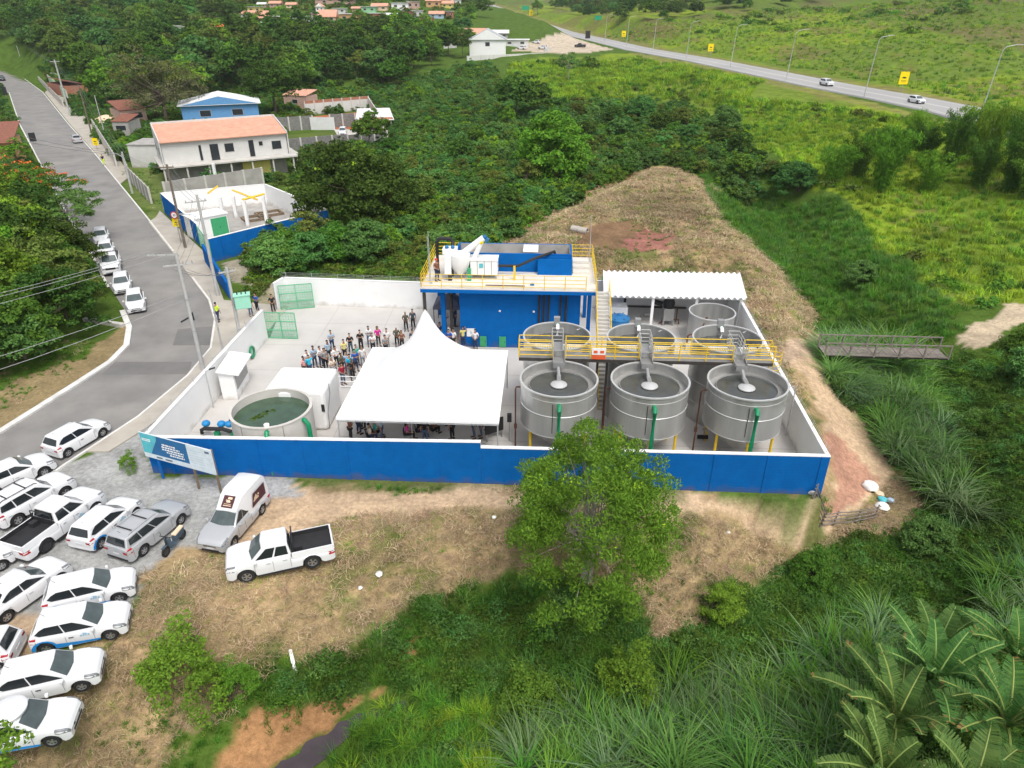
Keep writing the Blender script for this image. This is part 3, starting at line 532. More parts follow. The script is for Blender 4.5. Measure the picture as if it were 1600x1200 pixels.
def wall(name, pts, outer, label, seams=None, spikes=0, inner='white_paint', th=.18, face=True, group=None, cat='wall'):
    """pts = [(x, y, ztop)...], outer face on the right-hand side of the run"""
    b = MB(); f = MB(); cp = MB(); pl = MB(); sp = MB()
    for (x0, y0, z0), (x1, y1, z1) in zip(pts[:-1], pts[1:]):
        a = Vector((x0, y0, 0)); c = Vector((x1, y1, 0)); d = (c - a); L = d.length
        if L < .02: continue
        d /= L; n = Vector((d.y, -d.x, 0))
        def hx(mb, o0, o1, zb, za, e=0):
            A, B2 = a + d * -e, c + d * e
            mb.hexa([(*(A + n * o0)[:2], zb), (*(B2 + n * o0)[:2], zb), (*(B2 + n * o1)[:2], zb), (*(A + n * o1)[:2], zb), (*(A + n * o0)[:2], z0 + za), (*(B2 + n * o0)[:2], z1 + za), (*(B2 + n * o1)[:2], z1 + za), (*(A + n * o1)[:2], z0 + za)])
        hx(b, -th, 0, -.3, -.05)
        if face: hx(f, 0.002, .03, -.3, -.055)
        hx(cp, -th - .03, .06, 0, 0) if False else cp.hexa([(*(a + n * (-th - .02))[:2], z0 - .048), (*(c + n * (-th - .02))[:2], z1 - .048), (*(c + n * .045)[:2], z1 - .048), (*(a + n * .045)[:2], z0 - .048), (*(a + n * (-th - .02))[:2], z0), (*(c + n * (-th - .02))[:2], z1), (*(c + n * .045)[:2], z1), (*(a + n * .045)[:2], z0)])
        if seams:
            k = seams * .5
            while k < L:
                p = a + d * k; zz = z0 + (z1 - z0) * k / L; pl.box((*(p + n * .045)[:2], (zz - .35) / 2), (.24, .04, zz + .2), math.atan2(d.y, d.x)); k += seams
        if spikes:
            k = .4; N = max(1, int((L - .8) / spikes))
            for i in range(N + 1):
                p = a + d * (.4 + (L - .8) * i / N) - n * .09; zz = z0 + (z1 - z0) * (.4 + (L - .8) * i / N) / L
                sp.tube([(p.x, p.y, zz - .02), (p.x + n.x * .05, p.y + n.y * .05, zz + .45)], .016, 5)
            for h in (.15, .3, .43): sp.tube([(*(a - n * .07)[:2], z0 + h), (*(c - n * .07)[:2], z1 + h)], .007, 4)
    t = thing(name, pts[0][:2] + (0,), 0, label, cat, group); T = Matrix.Translation((-pts[0][0], -pts[0][1], 0))
    for mb, nm, m in ((b, 'wall_panel', inner), (f, 'painted_face', outer), (cp, 'coping', inner), (pl, 'pilaster_strips', outer), (sp, 'wire_guard', 'galvanised')):
        if mb.v: mb.v = [tuple(T @ Vector(q)) for q in mb.v]; mb.build(nm, m, t)
    return t
ST_ = WFL.lerp(WFR, .503)
wall('perimeter_wall', [(*WFL[:2], 2.52), (*ST_[:2], 2.86)], 'blue_paint', 'tall front wall section, blue outside with white coping, behind the billboard and below the tent', 2.6)
wall('perimeter_wall', [(ST_.x + .01, ST_.y, 2.5), (*WFR[:2], 2.62)], 'blue_paint', 'lower front wall section, blue outside, below the round steel tanks', 2.9)
wall('perimeter_wall', [(*WFR[:2], 2.6), (*WBR[:2], 2.6)], 'blue_paint', 'right side wall, white inside, beside the steel tanks and the footbridge path', spikes=2.6)
wall('perimeter_wall', [(WBR.x, WBR.y, 2.6), (7.6, 59.55, 2.6), (-8.0, 59.1, 2.6), (*WBL[:2], 2.6)], 'blue_paint', 'white rear wall of the yard running behind the blue building to the gate', spikes=2.4)
wall('perimeter_wall', [(*WGT[:2], 2.6), (WFL.x, WFL.y + .05, 2.6)], 'blue_paint', 'left side wall, white inside, between the street and the open-topped round tank', spikes=2.8)
wall('perimeter_wall', [(WBL.x + .1, WBL.y, 2.6), (WBL.x - .35, WBL.y - 1.6, 2.6)], 'blue_paint', 'short wall stub carrying the rear gate leaf')

# gate leaves of green wire mesh
def gate_leaf(a, b, h, label):
    a = Vector(a); b = Vector(b); L = (b - a).length; t = thing('gate_leaf', a, math.atan2(b.y - a.y, b.x - a.x), label, 'gate', 'green mesh gate leaves of the plant')
    f = MB()
    for x in (0, L / 2, L): f.bx(x - .03, x + .03, -.03, .03, .08, h)
    for z in (.1, h * .34, h * .67, h): f.bx(.03, L - .03, -.025, .025, z - .03, z + .03)
    f.build('gate_frame', 'green_frame', t)
    w = MB()
    for i in range(1, int(L / .22)): w.bx(i * .22 - .006, i * .22 + .006, .03, .036, .1, h)
    for i in range(1, int(h / .22)): w.bx(0, L, .038, .044, i * .22 - .006, i * .22 + .006)
    w.build('wire_grid', 'green_frame', t); MB().quad((0, .05, .1), (L, .05, .1), (L, .05, h), (0, .05, h)).build('mesh_sheet', 'mesh_sheet', t)
    return t
gate_leaf((-20.7, 58.7, 0), (-17.9, 59.35, 0), 2.35, 'open green mesh gate leaf standing against the white rear wall')
gate_leaf((-20.1, 52.75, 0), (-17.6, 52.6, 0), 2.35, 'open green mesh gate leaf by the end of the left side wall')
MB().prism([(-20.2, 53.0), (-20.0, 53.0), (-20.75, 58.4), (-20.95, 58.4)], .031, .05).build('drain_grate', 'dark_beam', kind='structure')

def railing(b, pts, h=1.1, step=1.6, r=.026, rails=(1.0, .72, .45, .18), n=6):
    for a, c in zip(pts[:-1], pts[1:]):
        a = Vector(a); c = Vector(c); L = (c - a).length; k = max(1, round(L / step))
        for i in range(k + 1):
            p = a.lerp(c, i / k); b.cyl(p, p + Vector((0, 0, h)), r * 1.15, n=n)
        for q in rails: b.cyl(a + Vector((0, 0, h * q)), c + Vector((0, 0, h * q)), r * .9, n=n, caps=False)
# --- blue building ---
BO = Vector((-.5, 51.0, 0)); bt = thing('plant_building', BO, Q, 'blue two-level process building with open-topped basins and yellow rails on its roof', 'building')
MB().bx(-3.6, 5.8, 0, 6.0, 0, 4.998).build('wall', 'blue_paint', bt)
b = MB()
for x in (-1.3, 1.1, 3.4): b.bx(x - .14, x + .14, -.02, -.002, 0, 4.99)
b.build('pilaster_strips', 'blue_paint', bt)
s = MB().bx(-6.4, 6.9, -1.0, 6.9, 5.14, 5.35).build('roof_slab', 'deck_cream', bt)
f = MB(); f.bx(-6.42, 6.92, -1.03, -.98, 5.0, 5.27); f.bx(-6.43, -6.38, -.98, 6.9, 5.0, 5.27); f.bx(6.88, 6.93, -.98, 6.9, 5.0, 5.27); f.bx(-6.37, 6.87, -.975, 6.88, 5.0, 5.138)
f.build('fascia', 'blue_paint', bt)
for x, y, m, w in ((-6.2, -.7, 'dark_beam', .22), (-4.9, .1, 'blue_paint', .34), (6.55, 1.2, 'blue_paint', .3), (-6.2, 6.5, 'blue_paint', .3), (-4.9, 6.5, 'blue_paint', .3), (6.5, 6.5, 'blue_paint', .3)):
    MB().bx(x - w / 2, x + w / 2, y - w / 2, y + w / 2, 0, 4.999).build('column', m, bt)
b = MB(); b.tube([(-4.3, .2, 0), (-4.3, .2, 4.4), (-4.2, .2, 4.75), (-3.65, .2, 4.85)], .17, 10); b.build('drain_pipe', 'dark_beam', bt, True)
for x in (2.62, 2.98, 3.34, 4.25, 4.68): MB().tube([(x, -.12, 0.1), (x, -.12, 4.7), (x, .0, 4.9)], .085, 10).build('process_pipe', 'black_plastic', bt, True)
for x in (2.95, 4.75):
    g = MB(); g.bx(x - .6, x - .55, -.5, -.45, .031, 1.9); g.bx(x + .5, x + .55, -.5, -.45, .031, 1.9); g.bx(x - .55, x + .5, -.49, -.46, 1.84, 1.9); g.bx(x - .55, x + .5, -.49, -.46, .3, .36)
    g.build('pipe_guard', 'green_frame', bt)
for x in (-1.8, -.25):
    d = MB().bx(x - .27, x + .27, -.06, -.021, .1, 1.0).build('hatch_door', 'green_door', bt)
    MB().bx(x + .15, x + .19, -.08, -.062, .5, .6).build('handle', 'black_metal', d)
MB().bx(-3.1, -2.4, -.04, -.021, .95, 1.65).build('notice', 'paper', bt); MB().bx(-2.82, -2.7, -.046, -.042, 1.2, 1.4).build('notice_print', 'sign_faint', bt)
for x in (-.45, 2.2): MB().sphere((x, -.06, 3.2), .09, 8, 6).build('wall_lamp', 'paper', bt)
def basin(x0, x1, y0, y1, z0, z1, w, name, m='blue_paint'):
    b = MB(); b.bx(x0, x1, y0, y0 + w, z0, z1); b.bx(x0, x1, y1 - w, y1, z0, z1); b.bx(x0, x0 + w, y0 + w, y1 - w, z0, z1); b.bx(x1 - w, x1, y0 + w, y1 - w, z0, z1); b.bx(x0 + w, x1 - w, y0 + w, y1 - w, z0, z0 + .5)
    return b.build(name, m, bt)
basin(-4.2, 5.1, 3.0, 5.7, 5.351, 6.85, .14, 'roof_basin')
i_ = MB(); i_.bx(-4.05, 4.95, 5.54, 5.558, 5.9, 6.84); i_.bx(4.94, 4.958, 3.2, 5.5, 5.9, 6.84); i_.bx(-4.05, 4.95, 3.2, 5.53, 5.86, 5.9); i_.build('basin_lining', 'old_concrete', bt)
basin(2.4, 5.12, 2.35, 2.998, 5.351, 6.65, .12, 'roof_basin')
MB().tube([(-.8, 2.2, 6.1), (.9, 2.1, 6.15), (2.2, 2.3, 6.75), (3.1, 2.7, 6.95), (3.7, 3.4, 6.95), (3.8, 3.6, 6.5)], .11, 10).build('feed_pipe', 'black_plastic', bt, True)
MB().bx(1.2, 2.4, 3.4, 5.2, 6.86, 6.92).build('basin_cover', 'roof_white', bt)
for k in range(3): MB().bx(5.2, 6.5, 2.6 + k * .75, 3.3 + k * .75, 5.351, 5.55 + .2 * k).build('roof_step', 'deck_cream', bt)
MB().bx(.55, .72, 1.0, 1.12, 5.36, 6.5).build('pipe_stand', 'yellow_paint', bt)
b = MB(); railing(b, [(6.9, .4, 5.35), (6.9, 6.85, 5.35), (-6.35, 6.85, 5.35), (-6.35, -.95, 5.35), (6.1, -.95, 5.35)]); b.build('railing', 'yellow_paint', bt)
b = MB(); b.tube([(-1.5, -.3, 5.42), (1.5, -.35, 5.42)], .035); b.build('hose', 'rust_pipe', bt); MB().bx(1.9, 2.2, -.1, .1, 5.36, 5.5).build('junction_box', 'blue_plastic', bt)
# screening machine on the roof
mt_ = thing('screening_machine', BO + E1 * -3.6 + E2 * 1.3 + Vector((0, 0, 5.351)), Q, 'white conical screening machine with slanting screw conveyor on the blue building roof', 'machine')
MB().lathe([(.25, .35), (.62, .8), (.82, 1.5), (.82, 2.0), (.6, 2.05), (0.01, 2.08)], 20).build('hopper', 'white_paint', mt_, True)
b = MB(); b.bx(-1.3, -.2, -.4, .5, 2.0, 2.45); b.build('inlet_box', 'white_paint', mt_, bevel=.04)
MB().bx(-1.15, -.62, -.75, -.35, .5, 2.0).build('side_chute', 'white_paint', mt_, bevel=.04)
MB().cyl((.1, 0, 1.9), (1.85, .2, 3.2), .25, .25, 16).build('screw_conveyor', 'white_paint', mt_, True)
MB().cyl((1.85, .2, 3.2), (2.05, .22, 3.34), .16, .16, 12).build('drive_motor', 'blue_plastic', mt_, True)
MB().box((2.1, .2, 3.05), (.25, .35, .3), 0, 0, R(35)).build('gearbox', 'blue_plastic', mt_, bevel=.03)
MB().cyl((1.65, .15, 2.85), (.95, 0, 1.3), .2, .2, 12).build('discharge_chute', 'white_paint', mt_, True)
MB().cyl((1.6, .05, 2.85), (1.8, .0, 2.95), .15, .12, 10).build('chute_cap', 'sign_yellow', mt_, True)
for x, y in ((-.75, -.55), (.75, -.55), (.75, .55), (-.75, .55)): MB().bx(x - .14, x + .14, y - .1, y + .1, 0, 1.0).build('leg', 'rim_dark' if x < 0 else 'green_door', mt_)
MB().tube([(-1.9, 1.0, 0), (-1.9, 1.0, 2.6), (-1.7, 1.0, 2.85), (-.8, 1.0, 2.85), (-.6, .8, 2.6), (-.6, .5, 2.3)], .15, 10).build('inlet_pipe', 'black_plastic', mt_, True)
b = MB(); b.sphere((-.95, -.2, 2.55), .16); b.sphere((-.5, -.2, 2.55), .16); b.build('motor_heads', 'blue_plastic', mt_, True)
ft = thing('filter_cabinet', BO + E1 * -1.75 + E2 * 1.7 + Vector((0, 0, 5.351)), Q, 'white boxy filter unit beside the conical machine on the blue roof', 'machine')
MB().bx(-1.05, 1.05, -.6, .6, .35, 1.5).build('cabinet', 'white_paint', ft, bevel=.03); MB().prism([(-1.1, -.65), (1.1, -.65), (1.1, .65), (-1.1, .65)], 1.51, 1.6).build('lid', 'roof_white', ft)
b = MB(); [b.bx(x - .02, x + .02, -.63, -.601, .35, 1.5) for x in (-.5, .05, .6)]; b.build('ribs', 'grey_metal', ft); MB().bx(-.35, -.05, -.64, -.632, .95, 1.3).build('label_plate', 'sign_teal', ft)
for x in (-.95, .95):
    for y in (-.5, .5): MB().bx(x - .05, x + .05, y - .05, y + .05, 0, .35).build('leg', 'grey_metal', ft)
for k, (x, y, h, l) in enumerate(((-5.9, .4, 3.6, 'thin lightning rod at the left end of the blue roof'), (-5.75, .0, 4.1, 'taller thin lightning rod at the left front of the blue roof'), (6.65, 5.9, 3.9, 'thin lightning rod on the right end of the blue roof'))):
    t = thing('lightning_rod', BO + E1 * x + E2 * y + Vector((0, 0, 5.35)), 0, l, 'rod', 'lightning rods on the blue building'); MB().cyl((0, 0, 0), (0, 0, h), .035, .018, 6).build('rod', 'galvanised', t); MB().bx(-.1, .1, -.1, .1, 0, .05).build('foot_plate', 'galvanised', t)
# stair from the roof to the ground between the rear tanks
st = thing('stair', BO + E1 * 7.35 + E2 * -.9, Q, 'concrete stair with yellow handrails descending from the blue building roof', 'stair')
NS, RI, GO = 30, 5.33 / 30, .285
b = MB(); [b.bx(-.42, .42, -(k + 1) * GO, -k * GO, 5.33 - (k + 1) * RI - .0, 5.33 - k * RI - .02) for k in range(NS)]; b.build('treads', 'pale_concrete', st)
b = MB(); [b.hexa([(x - .04, 0, 5.05), (x + .04, 0, 5.05), (x + .04, -NS * GO, -.25), (x - .04, -NS * GO, -.25), (x - .04, 0, 5.37), (x + .04, 0, 5.37), (x + .04, -NS * GO, .05), (x - .04, -NS * GO, .05)]) for x in (-.47, .47)]; b.build('stringer', 'grey_metal', st)
b = MB(); [railing(b, [(x, 0, 5.35), (x, -NS * GO, .05)], 1.0, 1.3, .028, (1, .6)) for x in (-.5, .5)]; b.build('railing', 'yellow_paint', st)

# --- round tanks ---
FT = []; RT = []
def front_tank(px, py, dx=0):
    c = at(px, py, 5.0); c.z = 0; lab = {0: 'leftmost front steel cone-bottomed tank, partly behind the tree', 1: 'middle front steel cone-bottomed tank behind the tree crown', 2: 'rightmost front steel cone-bottomed tank beside the right side wall'}[len(FT)]
    t = thing('settling_tank', c, Q, lab, 'tank', 'front row of steel settling tanks'); FT.append(c); r = 2.26
    MB().lathe([(r, 2.25), (r, 4.97), (r - .03, 4.97), (r - .03, 4.2)], 64).build('shell', 'steel_panel', t, True)
    MB().lathe([(.4, .55), (r - .01, 2.245)], 48).build('cone_bottom', 'steel_panel', t, True)
    MB().lathe([(r - .06, 4.95), (r + .05, 4.95), (r + .05, 5.03), (r - .06, 5.03)], 64, closed=True).build('rim', 'steel_rim', t)
    for z in (3.65,): MB().lathe([(r + .001, z - .02), (r + .03, z), (r + .001, z + .03)], 64).build('band', 'steel_rim', t)
    [MB().lathe([(r + .001, z - .02), (r + .013, z), (r + .001, z + .02)], 64).build('weld_seam', 'steel_rim', t) for z in (2.265, 4.61)]
    MB().lathe([(1.72, 4.42), (1.74, 4.62), (1.76, 4.62), (1.78, 4.38), (2.2, 4.36), (r - .035, 4.5)], 64).build('overflow_gutter', 'steel_inner', t, True)
    MB().disc((0, 0, 4.52), 1.73, 48).build('water', 'grey_water', t)
    MB().lathe([(.01, 4.78), (.2, 4.76), (.48, 4.62), (.5, 4.58), (.2, 4.3)], 24).build('feed_well', 'steel_rim', t, True)
    MB().bx(-.12, .12, .1, .75, 4.66, 4.84).build('feed_trough', 'grey_metal', t)
    MB().tube([(-.05, 1.2, 5.1), (0, .75, 4.8), (0, .5, 4.72)], .1, 8).build('feed_pipe', 'grey_metal', t, True)
    for a_ in (38, 142, 218, 322, 270): MB().cyl((2.05 * math.cos(R(a_)), 2.05 * math.sin(R(a_)), .03), (2.05 * math.cos(R(a_)), 2.05 * math.sin(R(a_)), 2.2), .085, .085, 10).build('leg', 'yellow_paint', t, True)
    MB().tube([(0, -r + .02, 4.45), (.02, -r - .22, 4.47), (.02, -r - .34, 4.3), (.0, -r - .34, 2.2), (-.02, -r - .3, .1)], .125, 12).build('outlet_pipe', 'green_pipe', t, True)
    b = MB(); b.cyl((-.35, -r - .02, 2.6), (-.35, -r - .02, 4.5), .02, n=6); b.build('level_tube', 'dark_beam', t)
    b = MB(); b.tube([(-r + .02, .1, 4.3), (-r - .25, .1, 4.3), (-r - .3, .1, 4.15), (-r - .3, .1, .3), (-r - .3, .1, .05)], .05, 8); b.cyl((-r - .3, .1, 1.4), (-r - .3, .1, 1.7), .09); b.build('drain_pipe', 'rust_pipe', t, True)
    g = MB(); g.bx(-.34, .34, r - .75, r + .35, 5.06, 5.1); g.bx(-.36, -.34, r - .75, r + .35, 5.06, 5.25); g.bx(.34, .36, r - .75, r + .35, 5.06, 5.25); g.bx(-.34, .34, r - .77, r - .75, 4.9, 5.25); g.build('gangway', 'grey_metal', t)
    for x in (-.36, .36): g = MB(); railing(g, [(x, r - .2, 5.1), (x, r + .75, 5.1)], .95, .5, .02); g.build('gangway_rail', 'steel_rim', t)
    return t
front_tank(873.5, 591); front_tank(1016, 593); front_tank(1168.5, 596)
def rear_tank(px, py):
    c = at(px, py, 5.5); c.z = 0; lab = {0: 'leftmost rear steel tank with pale lamella panels, in front of the blue building', 1: 'middle rear steel tank, right of the stair', 2: 'rightmost rear steel tank, in front of the small empty tank'}[len(RT)]
    t = thing('flocculation_tank', c, Q, lab, 'tank', 'rear row of tall steel tanks'); RT.append(c); r = 2.16
    MB().lathe([(r, .03), (r, 5.47), (r - .03, 5.47), (r - .03, 4.3)], 64).build('shell', 'steel_panel', t, True)
    MB().lathe([(r - .06, 5.45), (r + .05, 5.45), (r + .05, 5.53), (r - .06, 5.53)], 64, closed=True).build('rim', 'steel_rim', t)
    [MB().lathe([(r + .001, z - .02), (r + .02, z), (r + .001, z + .02)], 64).build('weld_seam', 'steel_rim', t) for z in (1.4, 2.9, 4.3)]
    MB().disc((0, 0, 4.75), r - .035, 48).build('water', 'grey_water', t)
    n = 24; MB().add([( (r - .06) * math.cos(math.pi + math.pi * i / n), (r - .06) * math.sin(math.pi + math.pi * i / n) * 1.0 - .05, 4.80) for i in range(n + 1)] , [tuple(range(n + 1))]).build('foam_layer', 'foam_water', t)
    b = MB()
    for i in range(26):
        x = -1.9 + i * .15
        if abs(x) < 2: b.bx(x, x + .03, -math.sqrt(max(0, 1.98 ** 2 - x * x)), -.1, 4.82, 4.9)
    b.bx(-1.9, 1.9, -.12, -.07, 4.82, 4.95); b.bx(-1.85, 1.85, -.9, -.86, 4.84, 4.93); b.build('lamella_pack', 'roof_white', t)
    MB().tube([(.05, r - .02, 5.35), (.05, r - .25, 5.35), (.05, r - .42, 5.2), (.05, r - .42, 4.7)], .12, 10).build('inlet_pipe', 'roof_white', t, True)
    MB().cyl((.05, r + .12, 5.35), (.05, r - .12, 5.35), .14, .14, 12).build('pipe_collar', 'green_pipe', t, True)
    MB().bx(-.2, .2, r - .1, r + .25, 5.3, 5.85).build('weir_box', 'grey_metal', t)
    MB().cyl((1.3, 1.4, 5.3), (1.75, 1.6, 5.4), .03, n=6).build('bracket', 'steel_rim', t)
    g = MB(); g.bx(-.32, .32, -r - .3, -r + 1.0, 5.56, 5.6); g.build('gangway', 'grey_metal', t)
    g = MB(); [railing(g, [(x, -r - .25, 5.6), (x, -r + 1.0, 5.6)], .95, .6, .02) for x in (-.34, .34)]; railing(g, [(-.34, -r + 1.0, 5.6), (.34, -r + 1.0, 5.6)], .95, .7, .02); g.build('gangway_rail', 'steel_rim', t)
rear_tank(870.5, 524.5); rear_tank(1002, 527); rear_tank(1137, 529)
c = at(1113, 487, 2.6); c.z = 0; t = thing('small_tank', c, Q, 'small empty round steel tank by the canopy and right side wall', 'tank')
MB().lathe([(1.8, .03), (1.8, 2.57), (1.76, 2.57), (1.76, .35)], 48).build('shell', 'steel_panel', t, True); MB().disc((0, 0, .4), 1.76).build('floor_plate', 'steel_inner', t)
MB().lathe([(1.74, 2.55), (1.85, 2.55), (1.85, 2.63), (1.74, 2.63)], 48, closed=True).build('rim', 'steel_rim', t)
MB().cyl((-.6, -.9, 1.2), (-.6, -.9, 2.5), .1).build('drop_pipe', 'rust_pipe', t, True); MB().tube([(-.9, -1.55, 2.2), (-1.0, -1.95, 2.3), (-1.1, -2.0, 2.1), (-1.1, -2.0, .1)], .06).build('outlet_pipe', 'rust_pipe', t, True)
# elevated walkway between the tank rows
wy0 = (FT[0].y + 2.5 + RT[0].y - 2.35) / 2; wt = thing('elevated_walkway', (.45, 39.55, 0), Q, 'elevated steel walkway with yellow railings between the two rows of tanks', 'walkway'); WL = 15.5
MB().bx(0, WL, -.45, .4, 5.02, 5.08).build('grating_deck', 'grey_metal', wt)
b = MB(); b.bx(0, WL, -.5, -.42, 4.86, 5.06); b.bx(0, WL, .4, .48, 4.86, 5.06); b.build('edge_beam', 'dark_beam', wt)
G_ = [(FT[i] - Vector((.45, 39.55, 0))).dot(E1) for i in range(3)]
b = MB(); e = [0] + sum([[g - .42, g + .42] for g in G_], []) + [WL]
for i in range(0, len(e), 2): railing(b, [(e[i], -.45, 5.08), (e[i + 1], -.45, 5.08)], 1.1, 1.5, .032)
for i in range(0, len(e), 2): railing(b, [(e[i], .43, 5.08), (e[i + 1], .43, 5.08)], 1.1, 2.6, .03)
railing(b, [(0, -.45, 5.08), (0, .43, 5.08)], 1.1, 1, .03); b.build('railing', 'yellow_paint', wt)
for x in (1.5, 4.9, 5.5, 8.8, 14.9): MB().bx(x - .07, x + .07, -.08, .08, .03, 4.86).build('support_post', 'dark_beam', wt)
b = MB()
for k in range(5):
    z = 5.0 + k * .32 - 1.2; b.tube([(WL + .05 + .55 * math.sin(math.pi * i / 8), -.4 + .75 * (1 - math.cos(math.pi * i / 8)) / 2, z + .4) for i in range(9)], .02, 5)
b.cyl((WL + .05, -.4, .1), (WL + .05, -.4, 6.1), .025); b.cyl((WL + .05, .3, .1), (WL + .05, .3, 6.1), .025); b.cyl((WL + .6, -.03, 4.0), (WL + .6, -.03, 5.7), .02)
[b.cyl((WL + .05, -.4, .3 + .3 * i), (WL + .05, .3, .3 + .3 * i), .015, n=5) for i in range(16)]; b.build('ladder_cage', 'yellow_paint', wt)
t = thing('warning_sign', wt.location + E1 * (4.9) + E2 * -.52 + Vector((0, 0, 5.1)), Q, 'small orange and white warning board on the walkway rail below the stair', 'sign'); MB().bx(-.42, .42, -.03, 0, .0, .3).build('lower_panel', 'orange_paint', t); MB().bx(-.42, .42, -.03, 0, .31, .75).build('upper_panel', 'paper', t)
b = MB(); [b.prism([(x - .12, -.045), (x + .12, -.045), (x + .12, -.032), (x - .12, -.032)], .42, .6) for x in (-.2, .2)]; b.build('warning_marks', 'orange_paint', t)
# canopy shed
sh = thing('canopy_shed', (7.75, 55.0, 0), Q, 'open shed with white corrugated roof on white columns at the back right', 'shed')
b = MB(); n = 24 * 12; W = 11.55; vs = []
for j, (y, z, s0, s1) in enumerate(((-.35, 3.0, -.15, 0), (4.1, 3.62, .05, .35))):
    for i in range(n + 1):
        x = s0 + (W + s1 - s0) * i / n; vs.append((x, y, z + .085 * (math.cos(2 * math.pi * i / 12) ** 1)))
m_ = len(vs); vs += [(x, y, z - .03) for x, y, z in vs]
fs = [(i, i + 1, n + 2 + i, n + 1 + i) for i in range(n)] + [(m_ + i + 1, m_ + i, m_ + n + 1 + i, m_ + n + 2 + i) for i in range(n)] + [(i + 1, i, m_ + i, m_ + i + 1) for i in range(n)]
b.add(vs, fs).build('corrugated_roof', 'roof_white', sh)
for x in (.35, 4.0, 7.6, 11.2): MB().bx(x - .11, x + .11, -.1, .1, .03, 2.9).build('column', 'white_paint', sh)
MB().bx(.1, W, -.06, .04, 2.74, 2.88).build('beam', 'white_paint', sh)
b = MB(); b.tube([(2.1, 3.6, .3), (2.1, 3.6, 3.2)], .12); b.tube([(.8, 3.5, .6), (7.5, 3.3, .6)], .1); b.build('process_pipe', 'black_plastic', sh)
# equipment under the canopy
pt = thing('sludge_press', at(1042, 506), Q, 'grey sludge press with dark hopper under the canopy', 'machine'); MB().bx(-.45, .45, -.5, .5, .45, 1.55).build('press_body', 'grey_metal', pt, bevel=.05)
MB().lathe([(.45, 1.5), (.5, 2.0), (.25, 2.6), (.12, 2.75)], 14).build('hopper', 'black_metal', pt, True); MB().cyl((-.5, .3, 1.7), (-1.4, .5, 1.9), .22).build('drive_motor', 'black_metal', pt, True)
b = MB(); b.tube([(.5, -.2, .5), (.9, -.2, .5), (.95, -.2, .1)], .06); b.tube([(.5, .3, 1.3), (.8, .3, 1.4), (.8, .3, .1)], .05); b.tube([(-.45, -.2, .3), (-.75, -.3, .2)], .06); b.build('pipework', 'rust_pipe', pt)
for x, y in ((-.4, -.4), (.4, -.4), (.4, .4), (-.4, .4)): MB().bx(x - .06, x + .06, y - .06, y + .06, .03, .45).build('leg', 'grey_metal', pt)
t = thing('low_pump', at(1012, 498), Q, 'low grey pump skid left of the sludge press', 'pump'); MB().bx(-.6, .6, -.4, .4, .03, .25).build('skid', 'old_concrete', t); MB().cyl((-.3, 0, .4), (.4, 0, .4), .17).build('motor', 'grey_metal', t, True)
t = thing('chemical_tank', at(963, 505), Q, 'square white chemical tank under the canopy behind the blue tank', 'tank'); MB().bx(-.85, .85, -.4, .9, .03, 1.6).build('body', 'white_paint', t, bevel=.08); MB().cyl((0, .2, 1.6), (0, .2, 1.68), .25).build('lid', 'roof_white', t)
t = thing('water_tank', at(966, 516), Q, 'blue plastic round water tank with domed lid beside the stair', 'tank'); MB().lathe([(.75, .03), (.85, .4), (.88, 1.0), (.85, 1.1)], 24).build('body', 'blue_plastic', t, True); MB().lathe([(.9, 1.1), (.88, 1.18), (.5, 1.36), (.2, 1.4), (.18, 1.5), (.01, 1.5)], 24).build('lid', 'blue_plastic', t, True)
b = MB(); [b.box((.62 * math.cos(k * 1.05), .62 * math.sin(k * 1.05), 1.3), (.4, .1, .05), k * 1.05) for k in range(6)]; b.build('lid_ribs', 'blue_plastic', t)
# blue small items near tanks
t = thing('small_pump', at(1078, 545), Q, 'pale concrete pump base with rusty pipe bend between the rear tanks', 'pump'); MB().bx(-.45, .45, -.5, .5, .03, .5).build('base', 'pale_concrete', t); MB().tube([(-.3, 0, .5), (-.3, 0, 1.1), (-.15, 0, 1.25), (.3, 0, 1.25)], .07).build('pipe_bend', 'rust_pipe', t, True)
t = thing('valve_set', at(1096, 690), Q, 'small dark valve and pump set behind the right front wall', 'pump'); MB().cyl((-.3, 0, .35), (.35, 0, .35), .14).build('motor', 'black_metal', t, True); MB().cyl((.1, 0, .1), (.1, 0, .9), .05).build('valve_stem', 'grey_metal', t); MB().cyl((.1, 0, .9), (.1, 0, .94), .16).build('hand_wheel', 'grey_metal', t)

# --- left part of the yard ---
c = at(423.5, 637, 3.0); c.z = 0; t = thing('open_round_tank', c, Q, 'wide open-topped pale round tank full of green water at the left front', 'tank')
MB().lathe([(2.38, .03), (2.38, 3.0), (2.26, 3.0), (2.26, 2.0)], 64).build('shell', 'pale_concrete', t, True)
MB().lathe([(2.25, 2.97), (2.42, 2.97), (2.42, 3.04), (2.25, 3.04)], 64, closed=True).build('rim', 'pale_concrete', t); MB().disc((0, 0, 2.48), 2.27, 48).build('water', 'green_water', t)
for px, x0 in ((.55, 0), (2.3, 0)):
    a_ = -math.acos(px / 2.4) if px < 2 else R(-22); ux, uy = math.cos(a_), math.sin(a_); MB().tube([(ux * 2.2, uy * 2.2, 2.75), (ux * 2.5, uy * 2.5, 2.78), (ux * 2.72, uy * 2.72, 2.55), (ux * 2.8, uy * 2.8, .1)], .14, 12).build('outlet_pipe', 'green_pipe', t, True)
MB().tube([(.5, -2.1, 2.6), (.5, -2.1, 3.15)], .16, 12).build('standpipe', 'roof_white', t, True); MB().sphere((1.45, -.9, 2.5), .27, 12, 6, (1, 1, .35)).build('float', 'roof_white', t, True)
b = MB(); rr = random.Random(4)
